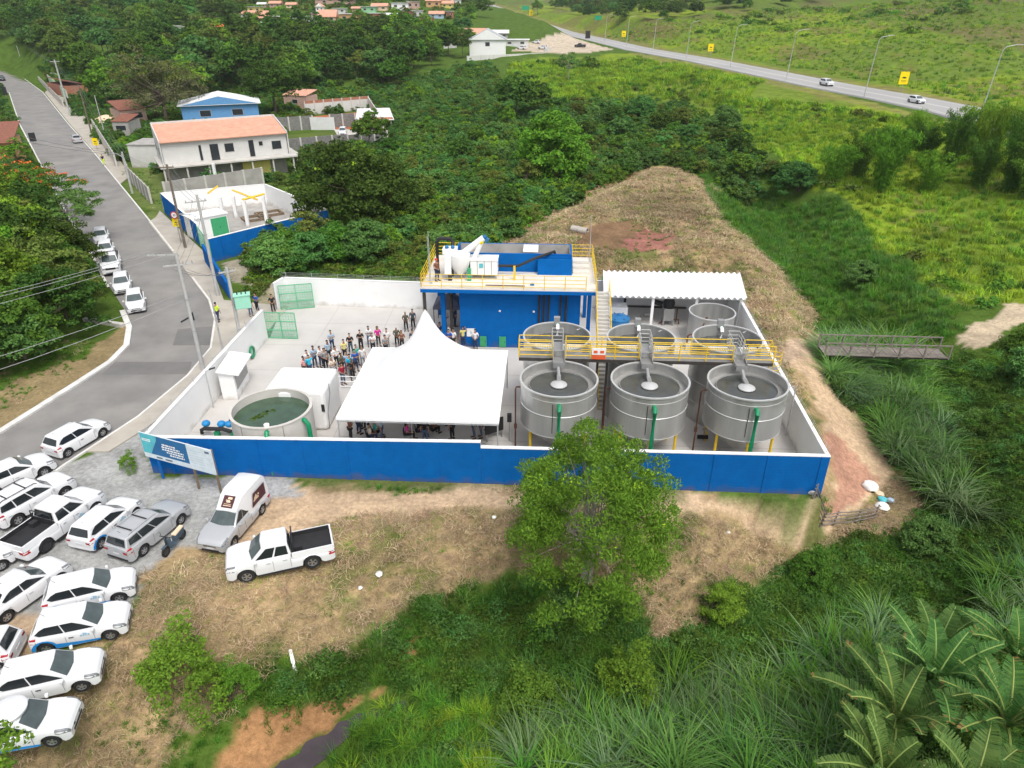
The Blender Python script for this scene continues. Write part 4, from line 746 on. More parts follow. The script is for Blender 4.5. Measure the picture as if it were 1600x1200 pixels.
for k in range(34):
    u = k / 34; x = -1.05 + .85 * u + rr.uniform(-.2, .2); y = -.6 + 1.35 * u * (1 if k % 3 else .5) + rr.uniform(-.15, .15); b.box((x, y, 2.487 + .002 * (k % 3)), (rr.uniform(.1, .32), rr.uniform(.05, .13), .004), rr.uniform(0, 3))
b.build('flat_green_flecks', 'leaf_dark', t)  # flat dark green flecks strung out branch-like just above the water
b = MB(); [b.cyl((2.39 * math.cos(a_), 2.39 * math.sin(a_), .5), (2.39 * math.cos(a_), 2.39 * math.sin(a_), 2.95), .012, n=5) for a_ in (R(-75), R(-115), R(-55))]; b.build('panel_joints', 'dark_beam', t)
t = thing('storage_block', (-15.65, 38.75, 0), Q, 'white square rounded-edge storage reservoir behind the green-water tank', 'tank'); MB().bx(0, 3.8, 0, 3.3, .03, 2.95).build('body', 'white_paint', t, bevel=.22)
b = MB(); b.tube([(3.83, .2, .1), (3.83, .25, 1.2), (3.83, 1.1, 2.2), (3.83, 1.1, 2.9)], .02, 5); b.build('cable', 'wire', t); MB().bx(3.55, 3.75, -.04, -.005, 1.5, 2.0).build('solar_lamp', 'black_plastic', t)
t = thing('electrical_kiosk', at(372, 626), R(-87), 'white masonry kiosk with grey louvre under a sloping white lid against the left side wall', 'cabinet')
MB().hexa([(-.05, -1.0, .03), (-3.0, -1.0, .03), (-3.0, .0, .03), (-.05, .0, .03), (-.05, -1.0, 2.25), (-3.0, -1.0, 2.25), (-3.0, .0, 2.0), (-.05, .0, 2.0)]).build('body', 'white_paint', t)
MB().hexa([(.15, -1.05, 2.27), (-3.1, -1.05, 2.27), (-3.1, .45, 2.0), (.15, .45, 2.0), (.15, -1.05, 2.37), (-3.1, -1.05, 2.37), (-3.1, .45, 2.1), (.15, .45, 2.1)]).build('lid', 'white_paint', t)
MB().bx(-2.8, -.3, .005, .05, .75, 1.9).build('louvre', 'grey_metal', t)
t = thing('pump_pair', at(343, 681), Q, 'pair of blue pumps on dark pipes beside the green-water tank', 'pump')
for x in (-.75, .25, .75): MB().sphere((x, .1, .85), .27, 12, 8, (1, 1, .8)).build('pump_head', 'blue_pump', t, True)
b = MB(); b.tube([(-1.0, -.15, .25), (-1.0, -.15, .5), (-.8, -.15, .62), (.4, -.15, .62), (.9, -.1, .4)], .13); b.tube([(.95, .2, .05), (1.0, .2, 1.0), (.75, .2, 1.05)], .09); b.build('manifold', 'black_plastic', t, True); b = MB(); b.box((0, -.2, .25), (.3, .3, .4)); b.box((1.0, -.1, .2), (.25, .25, .35)); b.build('valve', 'green_pipe', t)
t = thing('hose_reel', at(396, 560), R(0), 'green hose reel leaning on the left side wall near the gate', 'hose'); MB().add(*(lambda N, n: ([((.42 + .09 * math.cos(2 * math.pi * j / n)) * math.cos(2 * math.pi * i / N) * .3, (.42 + .09 * math.cos(2 * math.pi * j / n)) * math.cos(2 * math.pi * i / N), .55 + (.42 + .09 * math.cos(2 * math.pi * j / n)) * math.sin(2 * math.pi * i / N) + .09 * math.sin(2 * math.pi * j / n) * 0) if False else (.09 * math.sin(2 * math.pi * j / n), (.42 + .09 * math.cos(2 * math.pi * j / n)) * math.cos(2 * math.pi * i / N), .55 + (.42 + .09 * math.cos(2 * math.pi * j / n)) * math.sin(2 * math.pi * i / N)) for i in range(N) for j in range(n)], [(i * n + j, ((i + 1) % N) * n + j, ((i + 1) % N) * n + (j + 1) % n, i * n + (j + 1) % n) for i in range(N) for j in range(n)]))(20, 6)).build('hose', 'green_pipe', t, True); MB().bx(-.15, -.1, -.1, .1, .03, .9).build('bracket', 'grey_metal', t)
# --- the white peaked tent ---
T0 = at(525, 653, 3.0); tt = thing('peaked_tent', (T0.x, T0.y, 0), Q, 'large white peaked event tent with open sides in the middle of the yard', 'tent'); S = 9.55; N = 44; b = MB(); vs = []
for j in range(N + 1):
    for i in range(N + 1):
        u = i / N; v = j / N; m = max(abs(u - .5), abs(v - .5)) * 2; rr_ = math.hypot(u - .5, v - .5) * 2
        k = (m * .45 + min(rr_, 1) * .55) * 4.78; h = float(np.interp(k, [0, .12, .3, .55, .9, 1.3, 2.1, 3.2, 4.0, 4.78], [4.95, 4.85, 4.4, 3.85, 3.2, 2.65, 1.85, 1.02, .52, .08])); h *= (1 - m ** 10); h -= .10 * math.sin(3 * math.pi * m) * (m > .3) * min(1, abs(abs(u - .5) - abs(v - .5)) * 4)
        vs.append((u * S, v * S, 3.02 + h))
fs = [(j * (N + 1) + i, j * (N + 1) + i + 1, (j + 1) * (N + 1) + i + 1, (j + 1) * (N + 1) + i) for j in range(N) for i in range(N)]
cv = b.add(vs, fs).build('canopy', 'tent_fabric', tt, True); sm_ = MB()
for i0, j0, i1, j1 in ((0, 0, 1, 1), (N, 0, -1, 1), (0, N, 1, -1), (N, N, -1, -1), (N // 2, 0, 0, 1), (0, N // 2, 1, 0), (N, N // 2, -1, 0)):
    sm_.tube([tuple(Vector(vs[(j0 + j1 * k) * (N + 1) + i0 + i1 * k]) + Vector((0, 0, .004))) for k in range(0, N // 2 + 1)], .012, 4)
sm_.build('seams', 'fibre_cement', tt)
b = MB(); [b.bx(*q) for q in ((0, S, -.02, 0, 2.86, 3.02), (0, S, S, S + .02, 2.86, 3.02), (-.02, 0, 0, S, 2.86, 3.02), (S, S + .02, 0, S, 2.86, 3.02))]; b.build('valance', 'tent_fabric', tt)
for x in (.06, S - .06):
    for y in (.06, S - .06): MB().cyl((x, y, .03), (x, y, 2.95), .045, n=8).build('leg', 'galvanised', tt)
b = MB(); [b.cyl(a_, c_, .03, n=6) for a_, c_ in (((0, .06, 2.75), (S, .06, 2.75)), ((0, S - .06, 2.75), (S, S - .06, 2.75)), ((.06, 0, 2.75), (.06, S, 2.75)), ((S - .06, 0, 2.75), (S - .06, S, 2.75)))]; b.build('frame', 'galvanised', tt)
tz = thing('dark_gazebo', at(703, 506), Q, 'small dark grey gazebo standing behind the left columns of the blue building', 'tent')
b = MB(); b.add([(-1.2, -1.2, 2.0), (1.2, -1.2, 2.0), (1.2, 1.2, 2.0), (-1.2, 1.2, 2.0), (0, 0, 2.85), (-1.2, -1.2, 1.8), (1.2, -1.2, 1.8), (1.2, 1.2, 1.8), (-1.2, 1.2, 1.8)], [(0, 1, 4), (1, 2, 4), (2, 3, 4), (3, 0, 4), (5, 6, 1, 0), (6, 7, 2, 1), (7, 8, 3, 2), (8, 5, 0, 3)]); b.build('canopy', 'gazebo_grey', tz)
for x in (-1.15, 1.15):
    for y in (-1.15, 1.15): MB().cyl((x, y, .03), (x, y, 2.0), .03, n=6).build('leg', 'black_metal', tz)
# lamp posts with solar heads inside the yard
def yard_lamp(px, py, h, label, arm=0.5, ang=0):
    t = thing('solar_lamp_post', at(px, py), ang, label, 'lamp post', 'thin solar lamp posts of the yard'); MB().cyl((0, 0, .03), (0, 0, h), .045, .035, 8).build('post', 'galvanised', t)
    MB().cyl((0, 0, h - .05), (-arm, 0, h + .05), .02, n=6).build('arm', 'galvanised', t); MB().box((-arm - .15, 0, h + .08), (.4, .18, .04), 0, 0, R(10)).build('lamp_head', 'black_plastic', t)
yard_lamp(334, 638, 2.9, 'solar lamp post by the left side wall near the green-water tank', .3, R(200)); yard_lamp(645, 689, 3.1, 'solar lamp post between the front wall and the tent', .08, R(90)); yard_lamp(1227, 681, 3.6, 'solar lamp post by the right side wall beside the last front tank', .55)
t = thing('display_screen', at(763, 690), R(32), 'black slanted screen panel on legs under the right end of the tent', 'screen'); MB().bx(-.2, 1.1, -.04, .04, .55, 1.5).build('panel', 'black_plastic', t)
[MB().bx(x - .04, x + .04, -.04, .04, .03, .55).build('leg', 'grey_metal', t) for x in (-.1, 1.0)]
t = thing('loudspeaker', at(796, 690), R(0), 'black loudspeaker on a thin stand right of the tent', 'speaker'); MB().bx(-.14, .14, -.12, .12, 1.5, 2.05).build('cabinet', 'black_plastic', t, bevel=.02); MB().cyl((0, 0, .03), (0, 0, 1.5), .03).build('pole', 'grey_metal', t)
t = thing('crowd_barrier', at(532, 607), R(-4), 'white tubular barrier behind the left back corner of the tent', 'barrier'); b = MB(); [b.cyl((0, 0, z), (2.2, 0, z), .03, n=6) for z in (.2, .6, 1.0)]; [b.cyl((x, 0, .03), (x, 0, 1.0), .03, n=6) for x in (0, 1.1, 2.2)]; b.build('rails', 'roof_white', t)
# ---------------- vehicles ----------------
def lerp3(a, b, t): return tuple(a[i] + (b[i] - a[i]) * t for i in range(3))
SPEC = dict(
 hatch=dict(wb=2.47, fo=.69, ro=.56, W=1.62, belt=.88, H=1.42, nose=.72, cowl=.30, wst=.98, rc=.18, rd=.50, wr=.30),
 sedan=dict(wb=2.56, fo=.74, ro=.95, W=1.66, belt=.90, H=1.41, nose=.74, cowl=.30, wst=1.02, rc=-.42, rd=.22, wr=.31, trunk=.94),
 suv=dict(wb=2.64, fo=.78, ro=.80, W=1.76, belt=1.02, H=1.62, nose=.92, cowl=.36, wst=.95, rc=.55, rd=.78, wr=.35),
 wagon=dict(wb=2.52, fo=.82, ro=.86, W=1.70, belt=.94, H=1.50, nose=.76, cowl=.32, wst=1.0, rc=.58, rd=.80, wr=.31),
 pickup=dict(wb=3.05, fo=.88, ro=1.12, W=1.84, belt=1.12, H=1.76, nose=1.02, cowl=.28, wst=.92, rc=-1.02, rd=-.90, wr=.38, bed=1),
 ute=dict(wb=2.72, fo=.80, ro=.95, W=1.74, belt=1.00, H=1.55, nose=.80, cowl=.36, wst=1.05, rc=-1.05, rd=-.95, wr=.32, bed=2))
def build_car(kind, paint='car_white', rails=False, stripe=None, logo=None, cover=False, roofbox=None, name='parked_car', cat='car', rim='rim_metal'):
    s = SPEC[kind]; wb, W, belt, Hh = s['wb'], s['W'], s['belt'], s['H']; w = W / 2; xF = wb / 2 + s['fo']; xR = -wb / 2 - s['ro']; wr = s['wr']; ra = wr + .07
    xA = wb / 2 - s['cowl']; xB = xA - (s['wst'] - s['cowl']); xC = -wb / 2 - s['rc']; xD = -wb / 2 - s['rd']; bed = s.get('bed'); zb0 = .20 if kind in ('hatch', 'sedan', 'wagon') else .28
    t = thing(name, (0, 0, 0), 0, None, cat)
    def ztop(x):
        if x > xA: u = (x - xA) / (xF - xA); return belt + .02 - (belt + .02 - s['nose']) * u ** 1.7 - .16 * max(0, (u - .86) / .14) ** 2
        if x < xD + .02 or (bed and x < xD): 
            if bed: return belt - .27
            u = (xD - x) / max(.05, xD - xR); zt = s.get('trunk', belt); return zt - .03 * u - .10 * max(0, (u - .6) / .4) ** 2
        return belt
    xs = sorted(set([xR, xR + .02, xR + .06, xR + .14, xF, xF - .015, xF - .05, xF - .12, xF - .25, xA, xA + .02, xD, xD - .02] + [xR + .3 + i * .22 for i in range(int((xF - xR - .5) / .22))] + [xw + ra * math.cos(a) for xw in (wb / 2, -wb / 2) for a in [math.pi * k / 10 for k in range(11)]]))
    b = MB(); vs = []; m = 9
    def section(x):
        zb = zb0
        for xw in (wb / 2, -wb / 2):
            if abs(x - xw) <= ra + 1e-6: zb = max(zb, wr + math.sqrt(max(0, ra * ra - (x - xw) ** 2)) * .98)
        e = max(0, 1 - (xF - x) / .55); r = max(0, 1 - (x - xR) / .35); k = math.sqrt(max(.02, 1 - .30 * e ** 2.2 - .16 * r ** 2.4)); ww = w * k; zt = ztop(x); zs = zt - .05
        lift = .06 * max(0, 1 - (xF - x) / .1) + .08 * max(0, 1 - (x - xR) / .08); zb = zb + lift
        zm = max(zb + .03, .52 if kind in ('hatch', 'sedan', 'wagon') else .62); zs = max(zs, zm + .03)
        sec = [(ww * .93, zb), (ww * .985, zb + .015), (ww, zm), (ww * .975, zs - .03), (ww * .94, zs + .02), (ww * .82, max(zt, zs + .03)), (ww * .45, max(zt, zs + .03) + .018), (0, max(zt, zs + .03) + .025)]
        if bed and x < xD: sec = sec[:5] + [(ww * .86, zt), (ww * .45, zt), (0, zt)]
        return sec
    for x in xs:
        sec = section(x); row = [(x, y, z) for y, z in sec] + [(x, -y, z) for y, z in reversed(sec[:-1])]; m = len(row); vs += row
    fs = [(i * m + j, i * m + j + 1, (i + 1) * m + j + 1, (i + 1) * m + j) for i in range(len(xs) - 1) for j in range(m - 1)]
    fs += [tuple(range(m)), tuple(reversed(range((len(xs) - 1) * m, len(xs) * m)))]
    b.add(vs, fs); body = b.build('body', paint, t, True)
    u_ = MB(); u_.bx(xR + .12, xF - .12, -w + .24, w - .24, .16, .62); u_.build('underbody', 'black_plastic', t)
    # cabin
    wA = w * .90; wB = w * .70; P = {}
    ptsb = [(xA + .10, 0, belt - .02), (xA - .02, wA * .96, belt - .02), (xD, wA * .97, belt - .02), (xD - .02, 0, belt - .02)]
    zr = Hh - .035; ptsr = [(xB + .06, 0, zr), (xB, wB, zr - .02), (xC, wB, zr - .03), (xC - .02, 0, zr - .01)]
    full = lambda L: [L[0], L[1], L[2], L[3], (L[2][0], -L[2][1], L[2][2]), (L[1][0], -L[1][1], L[1][2])]
    c = MB(); lo, hi = full(ptsb), full(ptsr); midr = [(q[0] * .0 + (xB * .75 + xC * .25) if i in (0, 1, 5) else (xB * .2 + xC * .8), q[1] * .55, Hh) for i, q in enumerate(hi)]
    c.add(lo + hi + midr, [(i, (i + 1) % 6, 6 + (i + 1) % 6, 6 + i) for i in range(6)] + [(6 + i, 6 + (i + 1) % 6, 12 + (i + 1) % 6, 12 + i) for i in range(6)] + [(12, 13, 14, 15), (15, 16, 17, 12)])
    cab = c.build('cabin', paint, t, True, bevel=.035)
    def pan(name, A, B, C_, D, uv, m, off=.012, parent=t):
        """polygon uv on the bilinear face A(u0v0) B(u1v0) C(u1v1) D(u0v1), lifted outwards"""
        def Pt(u, v): return Vector(lerp3(lerp3(A, B, u), lerp3(D, C_, u), v))
        n = (Pt(1, .5) - Pt(0, .5)).cross(Pt(.5, 1) - Pt(.5, 0)).normalized(); cen = Pt(.5, .5)
        if n.dot(cen - Vector((0, 0, belt * .8))) < 0: n = -n
        q = [Pt(u, v) for u, v in uv]; k = len(q)
        return MB().add([p + n * off for p in q] + [p - n * .01 for p in q], [tuple(range(k))] + [tuple(reversed(range(k, 2 * k)))] + [(i, k + i, k + (i + 1) % k, (i + 1) % k) for i in range(k)]).build(name, m, parent)
    ws = MB()
    for sg in (1, -1):
        A = (ptsb[1][0], sg * ptsb[1][1], ptsb[1][2]); B = ptsb[0]; C_ = ptsr[0]; D = (ptsr[1][0], sg * ptsr[1][1], ptsr[1][2])
        Pt = lambda u, v: Vector(lerp3(lerp3(A, B, u), lerp3(D, C_, u), v)); nn = Vector((.6, 0, .8)); q = [Pt(.08, .12) + nn * .016, Pt(1, .08) + nn * .016, Pt(1, .92) + nn * .016, Pt(.10, .90) + nn * .016]; ws.add(q, [(0, 1, 2, 3)])
    ws.build('windshield', 'glass_reflection', t)
    wv = MB()
    for sg in (1, -1):
        A = (ptsb[2][0], sg * ptsb[2][1], ptsb[2][2]); B = ptsb[3]; C_ = ptsr[3]; D = (ptsr[2][0], sg * ptsr[2][1], ptsr[2][2])
        Pt = lambda u, v: Vector(lerp3(lerp3(A, B, u), lerp3(D, C_, u), v)); nn = Vector((-.85, 0, .5)).normalized(); wv.add([Pt(.14, .22) + nn * .02, Pt(1, .20) + nn * .02, Pt(1, .88) + nn * .02, Pt(.16, .86) + nn * .02], [(0, 1, 2, 3)])
    wv.build('rear_window', 'glass_dark', t)
    for sg in (1, -1):
        A = (ptsb[1][0], sg * ptsb[1][1], belt); B = (ptsb[2][0], sg * ptsb[2][1], belt); C_ = (ptsr[2][0], sg * ptsr[2][1], ptsr[2][2]); D = (ptsr[1][0], sg * ptsr[1][1], ptsr[1][2])
        if bed: wins = [[(.10, .06), (.52, .06), (.52, .84), (.18, .84), (.14, .5)], [(.57, .06), (.93, .06), (.93, .80), (.57, .84)]]
        elif kind in ('suv', 'wagon'): wins = [[(.05, .08), (.36, .08), (.38, .86), (.16, .86), (.1, .5)], [(.385, .08), (.66, .10), (.68, .86), (.40, .86)], [(.685, .10), (.93, .22), (.94, .78), (.70, .86)]]
        else: wins = [[(.06, .08), (.48, .08), (.48, .86), (.22, .86), (.13, .55)], [(.505, .08), (.86, .14), (.95, .34), (.90, .66), (.80, .86), (.505, .86)]]
        for uv in wins: pan('side_window', A, B, C_, D, uv, 'glass_dark', .014)
        mi = MB(); mi.box((xA - .22, sg * (w + .07), belt + .06), (.12, .17, .13), sg * .2); mi.build('mirror', paint if paint != 'car_dark' else 'black_plastic', t, bevel=.03)
        # lamps follow the body surface
        def patch(x0, x1, lo_, hi_, xe):
            n = 6; V_ = []
            for i in range(n + 1):
                x = x0 + (x1 - x0) * i / n; sc = section(x); q0 = lerp3((*sc[2], 0), (*sc[4], 0), lo_); q1 = lerp3((*sc[2], 0), (*sc[4], 0), hi_); q2 = (sc[4][0] * .35 + sc[5][0] * .65, sc[4][1] * .35 + sc[5][1] * .65)
                V_ += [(x, sg * (q0[0] + .012), q0[1]), (x, sg * (q1[0] + .014), q1[1] + .004), (x, sg * (q2[0] + .004), q2[1] + .012)]
            m_ = MB(); m_.add(V_, [(3 * i + k, 3 * i + 3 + k, 3 * i + 4 + k, 3 * i + 1 + k) for i in range(n) for k in (0, 1)])
            sc = section(x1); ex = .012 if xe > 0 else -.012; q0 = lerp3((*sc[2], 0), (*sc[4], 0), lo_); q1 = lerp3((*sc[2], 0), (*sc[4], 0), hi_)
            m_.add([(xe + ex, sg * q0[0] * .99, q0[1]), (xe + ex, sg * q1[0] * .99, q1[1]), (xe + ex, sg * q0[0] * .62, q1[1] + .0), (xe + ex, sg * q0[0] * .66, q0[1] + .02)], [(0, 1, 2, 3)]); return m_
        patch(xF - .48, xF - .004, .42, 1.0, xF).build('headlight', 'lamp_clear', t); patch(xR + .30, xR + .004, .45 if not bed else .2, 1.0, xR).build('taillight', 'tail_red', t)
        d = MB()
        for ux in ((.10, .50, .92) if not bed else (.08, .53, .96)):
            x = xA + (xD - xA) * ux; d.bx(x - .006, x + .006, min(sg * w * .996, sg * (w + .003)), max(sg * w * .996, sg * (w + .003)), zb0 + .14, belt - .12)
        d.build('door_seams', 'rim_dark', t)
        for ux in (.42, .83): x = xA + (xD - xA) * ux; MB().box((x, sg * (w + .004), belt - .20), (.19, .03, .03)).build('door_handle', 'galvanised' if kind != 'hatch' else 'rim_dark', t)
        if kind in ('pickup', 'suv'): MB().box(((0), sg * (w - .0), zb0 + .02), (wb - 2 * ra - .1, .05, .08)).build('side_sill', 'black_plastic', t)
        if stripe:
            q = MB(); n = 14; x0, x1 = -wb / 2 + ra + .0, wb / 2 - ra - .0
            top = lambda u: (.34 + .16 * (1 - u) ** 1.5); V_ = []
            for i in range(n + 1):
                u = i / n; x = x0 + (x1 - x0) * u; V_ += [(x, sg * (w + .004), .245), (x, sg * (w + .004), top(u))]
            F_ = [(2 * i, 2 * i + 2, 2 * i + 3, 2 * i + 1) for i in range(n)]; q.add(V_, F_)
            xa = -wb / 2; V_ = []; 
            for i in range(9):
                a = math.pi * (i / 8) ; V_ += [(xa + (ra + .01) * math.cos(a), sg * (w + .003), wr + (ra + .01) * math.sin(a)), (xa + (ra + .12) * math.cos(a) * (1.1 if a > 1.5 else 1), sg * (w + .003), wr + (ra + .10) * math.sin(a))]
            q.add(V_, [(2 * i, 2 * i + 2, 2 * i + 3, 2 * i + 1) for i in range(8)]); q.build('side_stripe', stripe, t)
        if logo:
            q = MB(); x = xA - .55; 
            for i, (dx, dz, lx, lz) in enumerate(((0, 0, .06, .14), (-.09, .0, .06, .14), (.1, -.02, .07, .10), (-.19, -.02, .07, .10), (-.05, .09, .12, .03))): q.box((x + dx, sg * (w + .004), .70 + dz), (lx, .006, lz), 0, 0, .25)
            q.build('door_logo', logo, t)
    g = MB(); g.bx(xF - .05, xF - .0, -w * .42, w * .42, s['nose'] - .26, s['nose'] - .14) if kind != 'pickup' else g.bx(xF - .05, xF + .005, -w * .5, w * .5, s['nose'] - .34, s['nose'] - .14)
    g.bx(xF - .05, xF + .006, -w * .55, w * .55, .30, .42); g.build('grille', 'black_plastic', t)
    MB().bx(xF, xF + .014, -.2, .2, .44, .54).build('licence_plate', 'plate', t); MB().bx(xR - .016, xR, -.2, .2, .52 if not bed else .5, .63 if not bed else .6).build('licence_plate', 'plate', t)
    MB().bx(xR - .01, xR + .12, -w * .78, w * .78, .26, .36).build('bumper_trim', 'black_plastic' if kind in ('suv', 'pickup', 'wagon') else paint, t)
    if kind in ('hatch', 'wagon', 'sedan'): MB().cyl((xC + .25, 0, Hh - .01), (xC + .12, 0, Hh + .16), .008, n=5).build('antenna', 'black_plastic', t)
    for xw in (wb / 2, -wb / 2):
        for sg in (1, -1):
            yo = w - .02; wh = thing('wheel', (xw, sg * (yo - .1), wr)); wh.parent = t
            MB().lathe([(wr * .62, -.1), (wr * .93, -.1), (wr, -.07), (wr, .07), (wr * .93, .1), (wr * .62, .1)], 28, closed=True).mesh
            ty = MB(Matrix.Rotation(R(90), 4, 'X')).lathe([(wr * .60, -.1), (wr * .93, -.1), (wr, -.07), (wr, .07), (wr * .93, .1), (wr * .60, .1)], 28, closed=True); ty.build('tyre', 'tyre', wh, True)
            r_ = MB(Matrix.Rotation(R(90), 4, 'X')); yf = -.088 * sg; r_.lathe([(wr * .60, yf), (wr * .54, yf), (wr * .52, yf * .6)], 28); 
            for k in range(5):
                a = k * 2 * math.pi / 5; ca2, sa2 = math.cos(a), math.sin(a); pa = Vector((ca2 * .03, sa2 * .03, yf * .9)); pb = Vector((ca2 * wr * .56, sa2 * wr * .56, yf * .95)); nn = Vector((-sa2, ca2, 0)) * .028
                r_.add([pa + nn, pa - nn, pb - nn * 1.5, pb + nn * 1.5], [(0, 1, 2, 3)])
            r_.disc((0, 0, yf * .92), .05, 10); r_.build('rim', rim, wh); MB(Matrix.Rotation(R(90), 4, 'X')).disc((0, 0, yf * .4), wr * .56, 20).build('brake_disc', 'rim_dark', wh)
    if rails:
        for sg in (1, -1): MB().tube([(xB - .1, sg * wB * .86, Hh - .02), (xB - .25, sg * wB * .86, Hh + .05), (xC + .35, sg * wB * .86, Hh + .04), (xC + .15, sg * wB * .86, Hh - .03)], .022, 6).build('roof_rail', 'black_plastic' if paint != 'car_silver' else 'car_silver', t)
        for x in ((xB * .7 + xC * .3), (xB * .25 + xC * .75)): MB().bx(x - .03, x + .03, -wB * .86, wB * .86, Hh + .03, Hh + .06).build('cross_bar', 'black_plastic', t)
    if bed:
        z0, z1 = belt - .24, belt + .02; bw = w * .90; bi = MB(); x0, x1 = xR + .03, xD - .02
        fl = MB(); fl.bx(x0 + .06, x1 - .03, -bw + .07, bw - .07, z0, z0 + .03)
        if bed == 1:
            for sg in (1, -1):
                q = MB(); q.hexa([(x0, sg * bw * 1.065, z0 - .05), (x1, sg * bw * 1.065, z0 - .05), (x1, sg * (bw - .07), z0 - .05), (x0, sg * (bw - .07), z0 - .05), (x0, sg * bw, z1), (x1, sg * bw, z1), (x1, sg * (bw - .07), z1), (x0, sg * (bw - .07), z1)]); q.build('bed_side', paint, t)
                MB().bx(x0 + .08, x1, min(sg * (bw - .074), sg * (bw - .1)), max(sg * (bw - .074), sg * (bw - .1)), z0 + .03, z1 + .012).build('bed_liner', 'black_plastic', t)
            MB().bx(x0 - .005, x0 + .06, -bw + .07, bw - .07, z0 - .05, z1).build('tailgate', paint, t); MB().bx(x1 - .03, x1 - .005, -bw + .1, bw - .1, z0 + .03, z1 + .1).build('bed_front', 'black_plastic', t)
            if cover: MB().bx(x0 + .02, x1 - .28, -bw + .02, bw - .02, z1 + .005, z1 + .03).build('bed_cover', 'black_plastic', t)
            else: fl.build('bed_floor', 'black_plastic', t)
            rb = MB()
            for sg in (1, -1): rb.tube([(x1 - .08, sg * (bw - .12), z1), (x1 - .10, sg * (bw - .18), Hh - .12), (x1 - .10, sg * .25, Hh - .06)], .03, 6)
            rb.tube([(x1 - .10, -.25, Hh - .06), (x1 - .10, .25, Hh - .06)], .03, 6); rb.build('roll_bar', 'black_plastic', t)
            if not cover: MB().bx(x1 - .5, x1 - .15, .2, .5, z0 + .03, z0 + .3).build('toolbox', 'black_plastic', t)
        else:
            q = MB(); bw = w * .97; xs_ = [(xB + .12, Hh - .03, .80), (xB - .55, 2.02, .90), (xB - 1.0, 2.12, .97), (x0 + .25, 2.10, .97), (x0, 1.92, .94)]; V_ = []
            for x, z, k in xs_:
                zl = belt - .45 if x < x1 + .3 else belt + .42
                V_ += [(x, bw * k * (1 if x < x1 + .3 else .80), zl), (x, bw * k * .97, zl + (z - zl) * .5) if x < x1 + .3 else (x, bw * k * .80, z - .06), (x, bw * k * .80, z - .05 if x < x1 + .3 else z - .02), (x, bw * k * .5, z), (x, 0, z + .01), (x, -bw * k * .5, z), (x, -bw * k * .80, z - .05 if x < x1 + .3 else z - .02), (x, -bw * k * .97, zl + (z - zl) * .5) if x < x1 + .3 else (x, -bw * k * .80, z - .06), (x, -bw * k * (1 if x < x1 + .3 else .80), zl)]
            m = 9; F_ = [(i * m + j, (i + 1) * m + j, (i + 1) * m + j + 1, i * m + j + 1) for i in range(len(xs_) - 1) for j in range(m - 1)] + [tuple(range(m)), tuple(reversed(range((len(xs_) - 1) * m, len(xs_) * m)))]
            q.add(V_, F_).build('raised_roof', 'car_white', t, True)
            for sg in (1, -1):
                y = sg * (bw * .985 + .012); y2 = sg * (bw * .93 + .012); pn = MB(); pn.add([(x1 - .15, y, belt + .02), (x0 + .35, y, belt + .02), (x0 + .30, y2, belt + .72), (x1 - .45, y2, belt + .72)], [(0, 1, 2, 3)]); pn.build('side_poster', 'maroon', t)
                pq = MB(); pq.v = []; y = sg * (bw * .955 + .022)
                for k, (dx, dz, r) in enumerate(((-.35, .38, .13), (-.50, .30, .10), (-.22, .28, .09), (-.62, .45, .06), (-.4, .52, .05))): pq.add([(x1 - .25 + dx + r * math.cos(a) * 1.3, y, belt + dz + r * math.sin(a)) for a in [i * math.pi / 5 for i in range(10)]], [tuple(range(10))])
                pq.build('poster_print', 'cream', t)
            xa, za, xb, zb_ = xB + .09, Hh - .015, xB - .53, 2.02; nrm = Vector((-(zb_ - za), 0, -(xb - xa))).normalized() * -1
            up = Vector((xb - xa, 0, zb_ - za)); o_ = Vector((xa, 0, za)); nv = Vector((zb_ - za, 0, -(xb - xa))).normalized(); nv = nv if nv.z > 0 else -nv
            MB().add([o_ + up * u + nv * .025 + Vector((0, y, 0)) for u, y in ((.12, -.32), (.12, .32), (.95, .32), (.95, -.32))], [(0, 1, 2, 3)]).build('front_poster', 'maroon', t)
            pp = MB(); 
            for u, y0, y1, h in ((.24, -.22, .22, .05), (.36, -.20, .20, .03), (.48, -.10, .12, .12), (.60, -.15, .08, .05), (.70, -.06, .18, .14)): pp.add([o_ + up * a + nv * .03 + Vector((0, y, 0)) for a, y in ((u, y0), (u, y1), (u + h, y1), (u + h, y0))], [(0, 1, 2, 3)])
            pp.build('poster_print', 'cream', t)
    if roofbox: MB().lathe([(.62, Hh + .0), (.64, Hh + .1), (.5, Hh + .2), (.01, Hh + .24)], 28, c=(-.15, .0, 0)).build('roof_dome', 'car_white', t, True)
    return t
def place_by(t_or_fn, near_rear, near_front, side, kind, z=0.0, **k):
    """side = +1 when the vehicle's left wheels are the visible ones"""
    a = at(*near_rear, z); b = at(*near_front, z); d = (b - a); d.z = 0; d.normalize(); n = Vector((-d.y, d.x, 0)); w = SPEC[kind]['W'] / 2 - .02
    c = (a + b) / 2 - n * side * w; return (c.x, c.y, z), math.atan2(d.y, d.x)
PROTO = {}
def car_at(key, kind, rear, front, side, label, group=None, z=.0, name='parked_car', cat='car', **opt):
    if isinstance(rear, tuple) and side in (1, -1): loc, rz = place_by(None, rear, front, side, kind, z)
    else: loc, rz = rear, front
    if key not in PROTO:
        o = build_car(kind, name=name, cat=cat, **opt); PROTO[key] = o; o.location = loc; o.rotation_euler = (0, 0, rz); tag(o, label, cat, group)
        if group is None and 'group' in o: del o['group']
        return o
    o = dup(PROTO[key], loc, rz, label, cat, group)
    if group is None and 'group' in o: del o['group']
    return o
GP = 'white cars parked on the gravel lot'; GS = 'white cars parked nose to tail along the street'
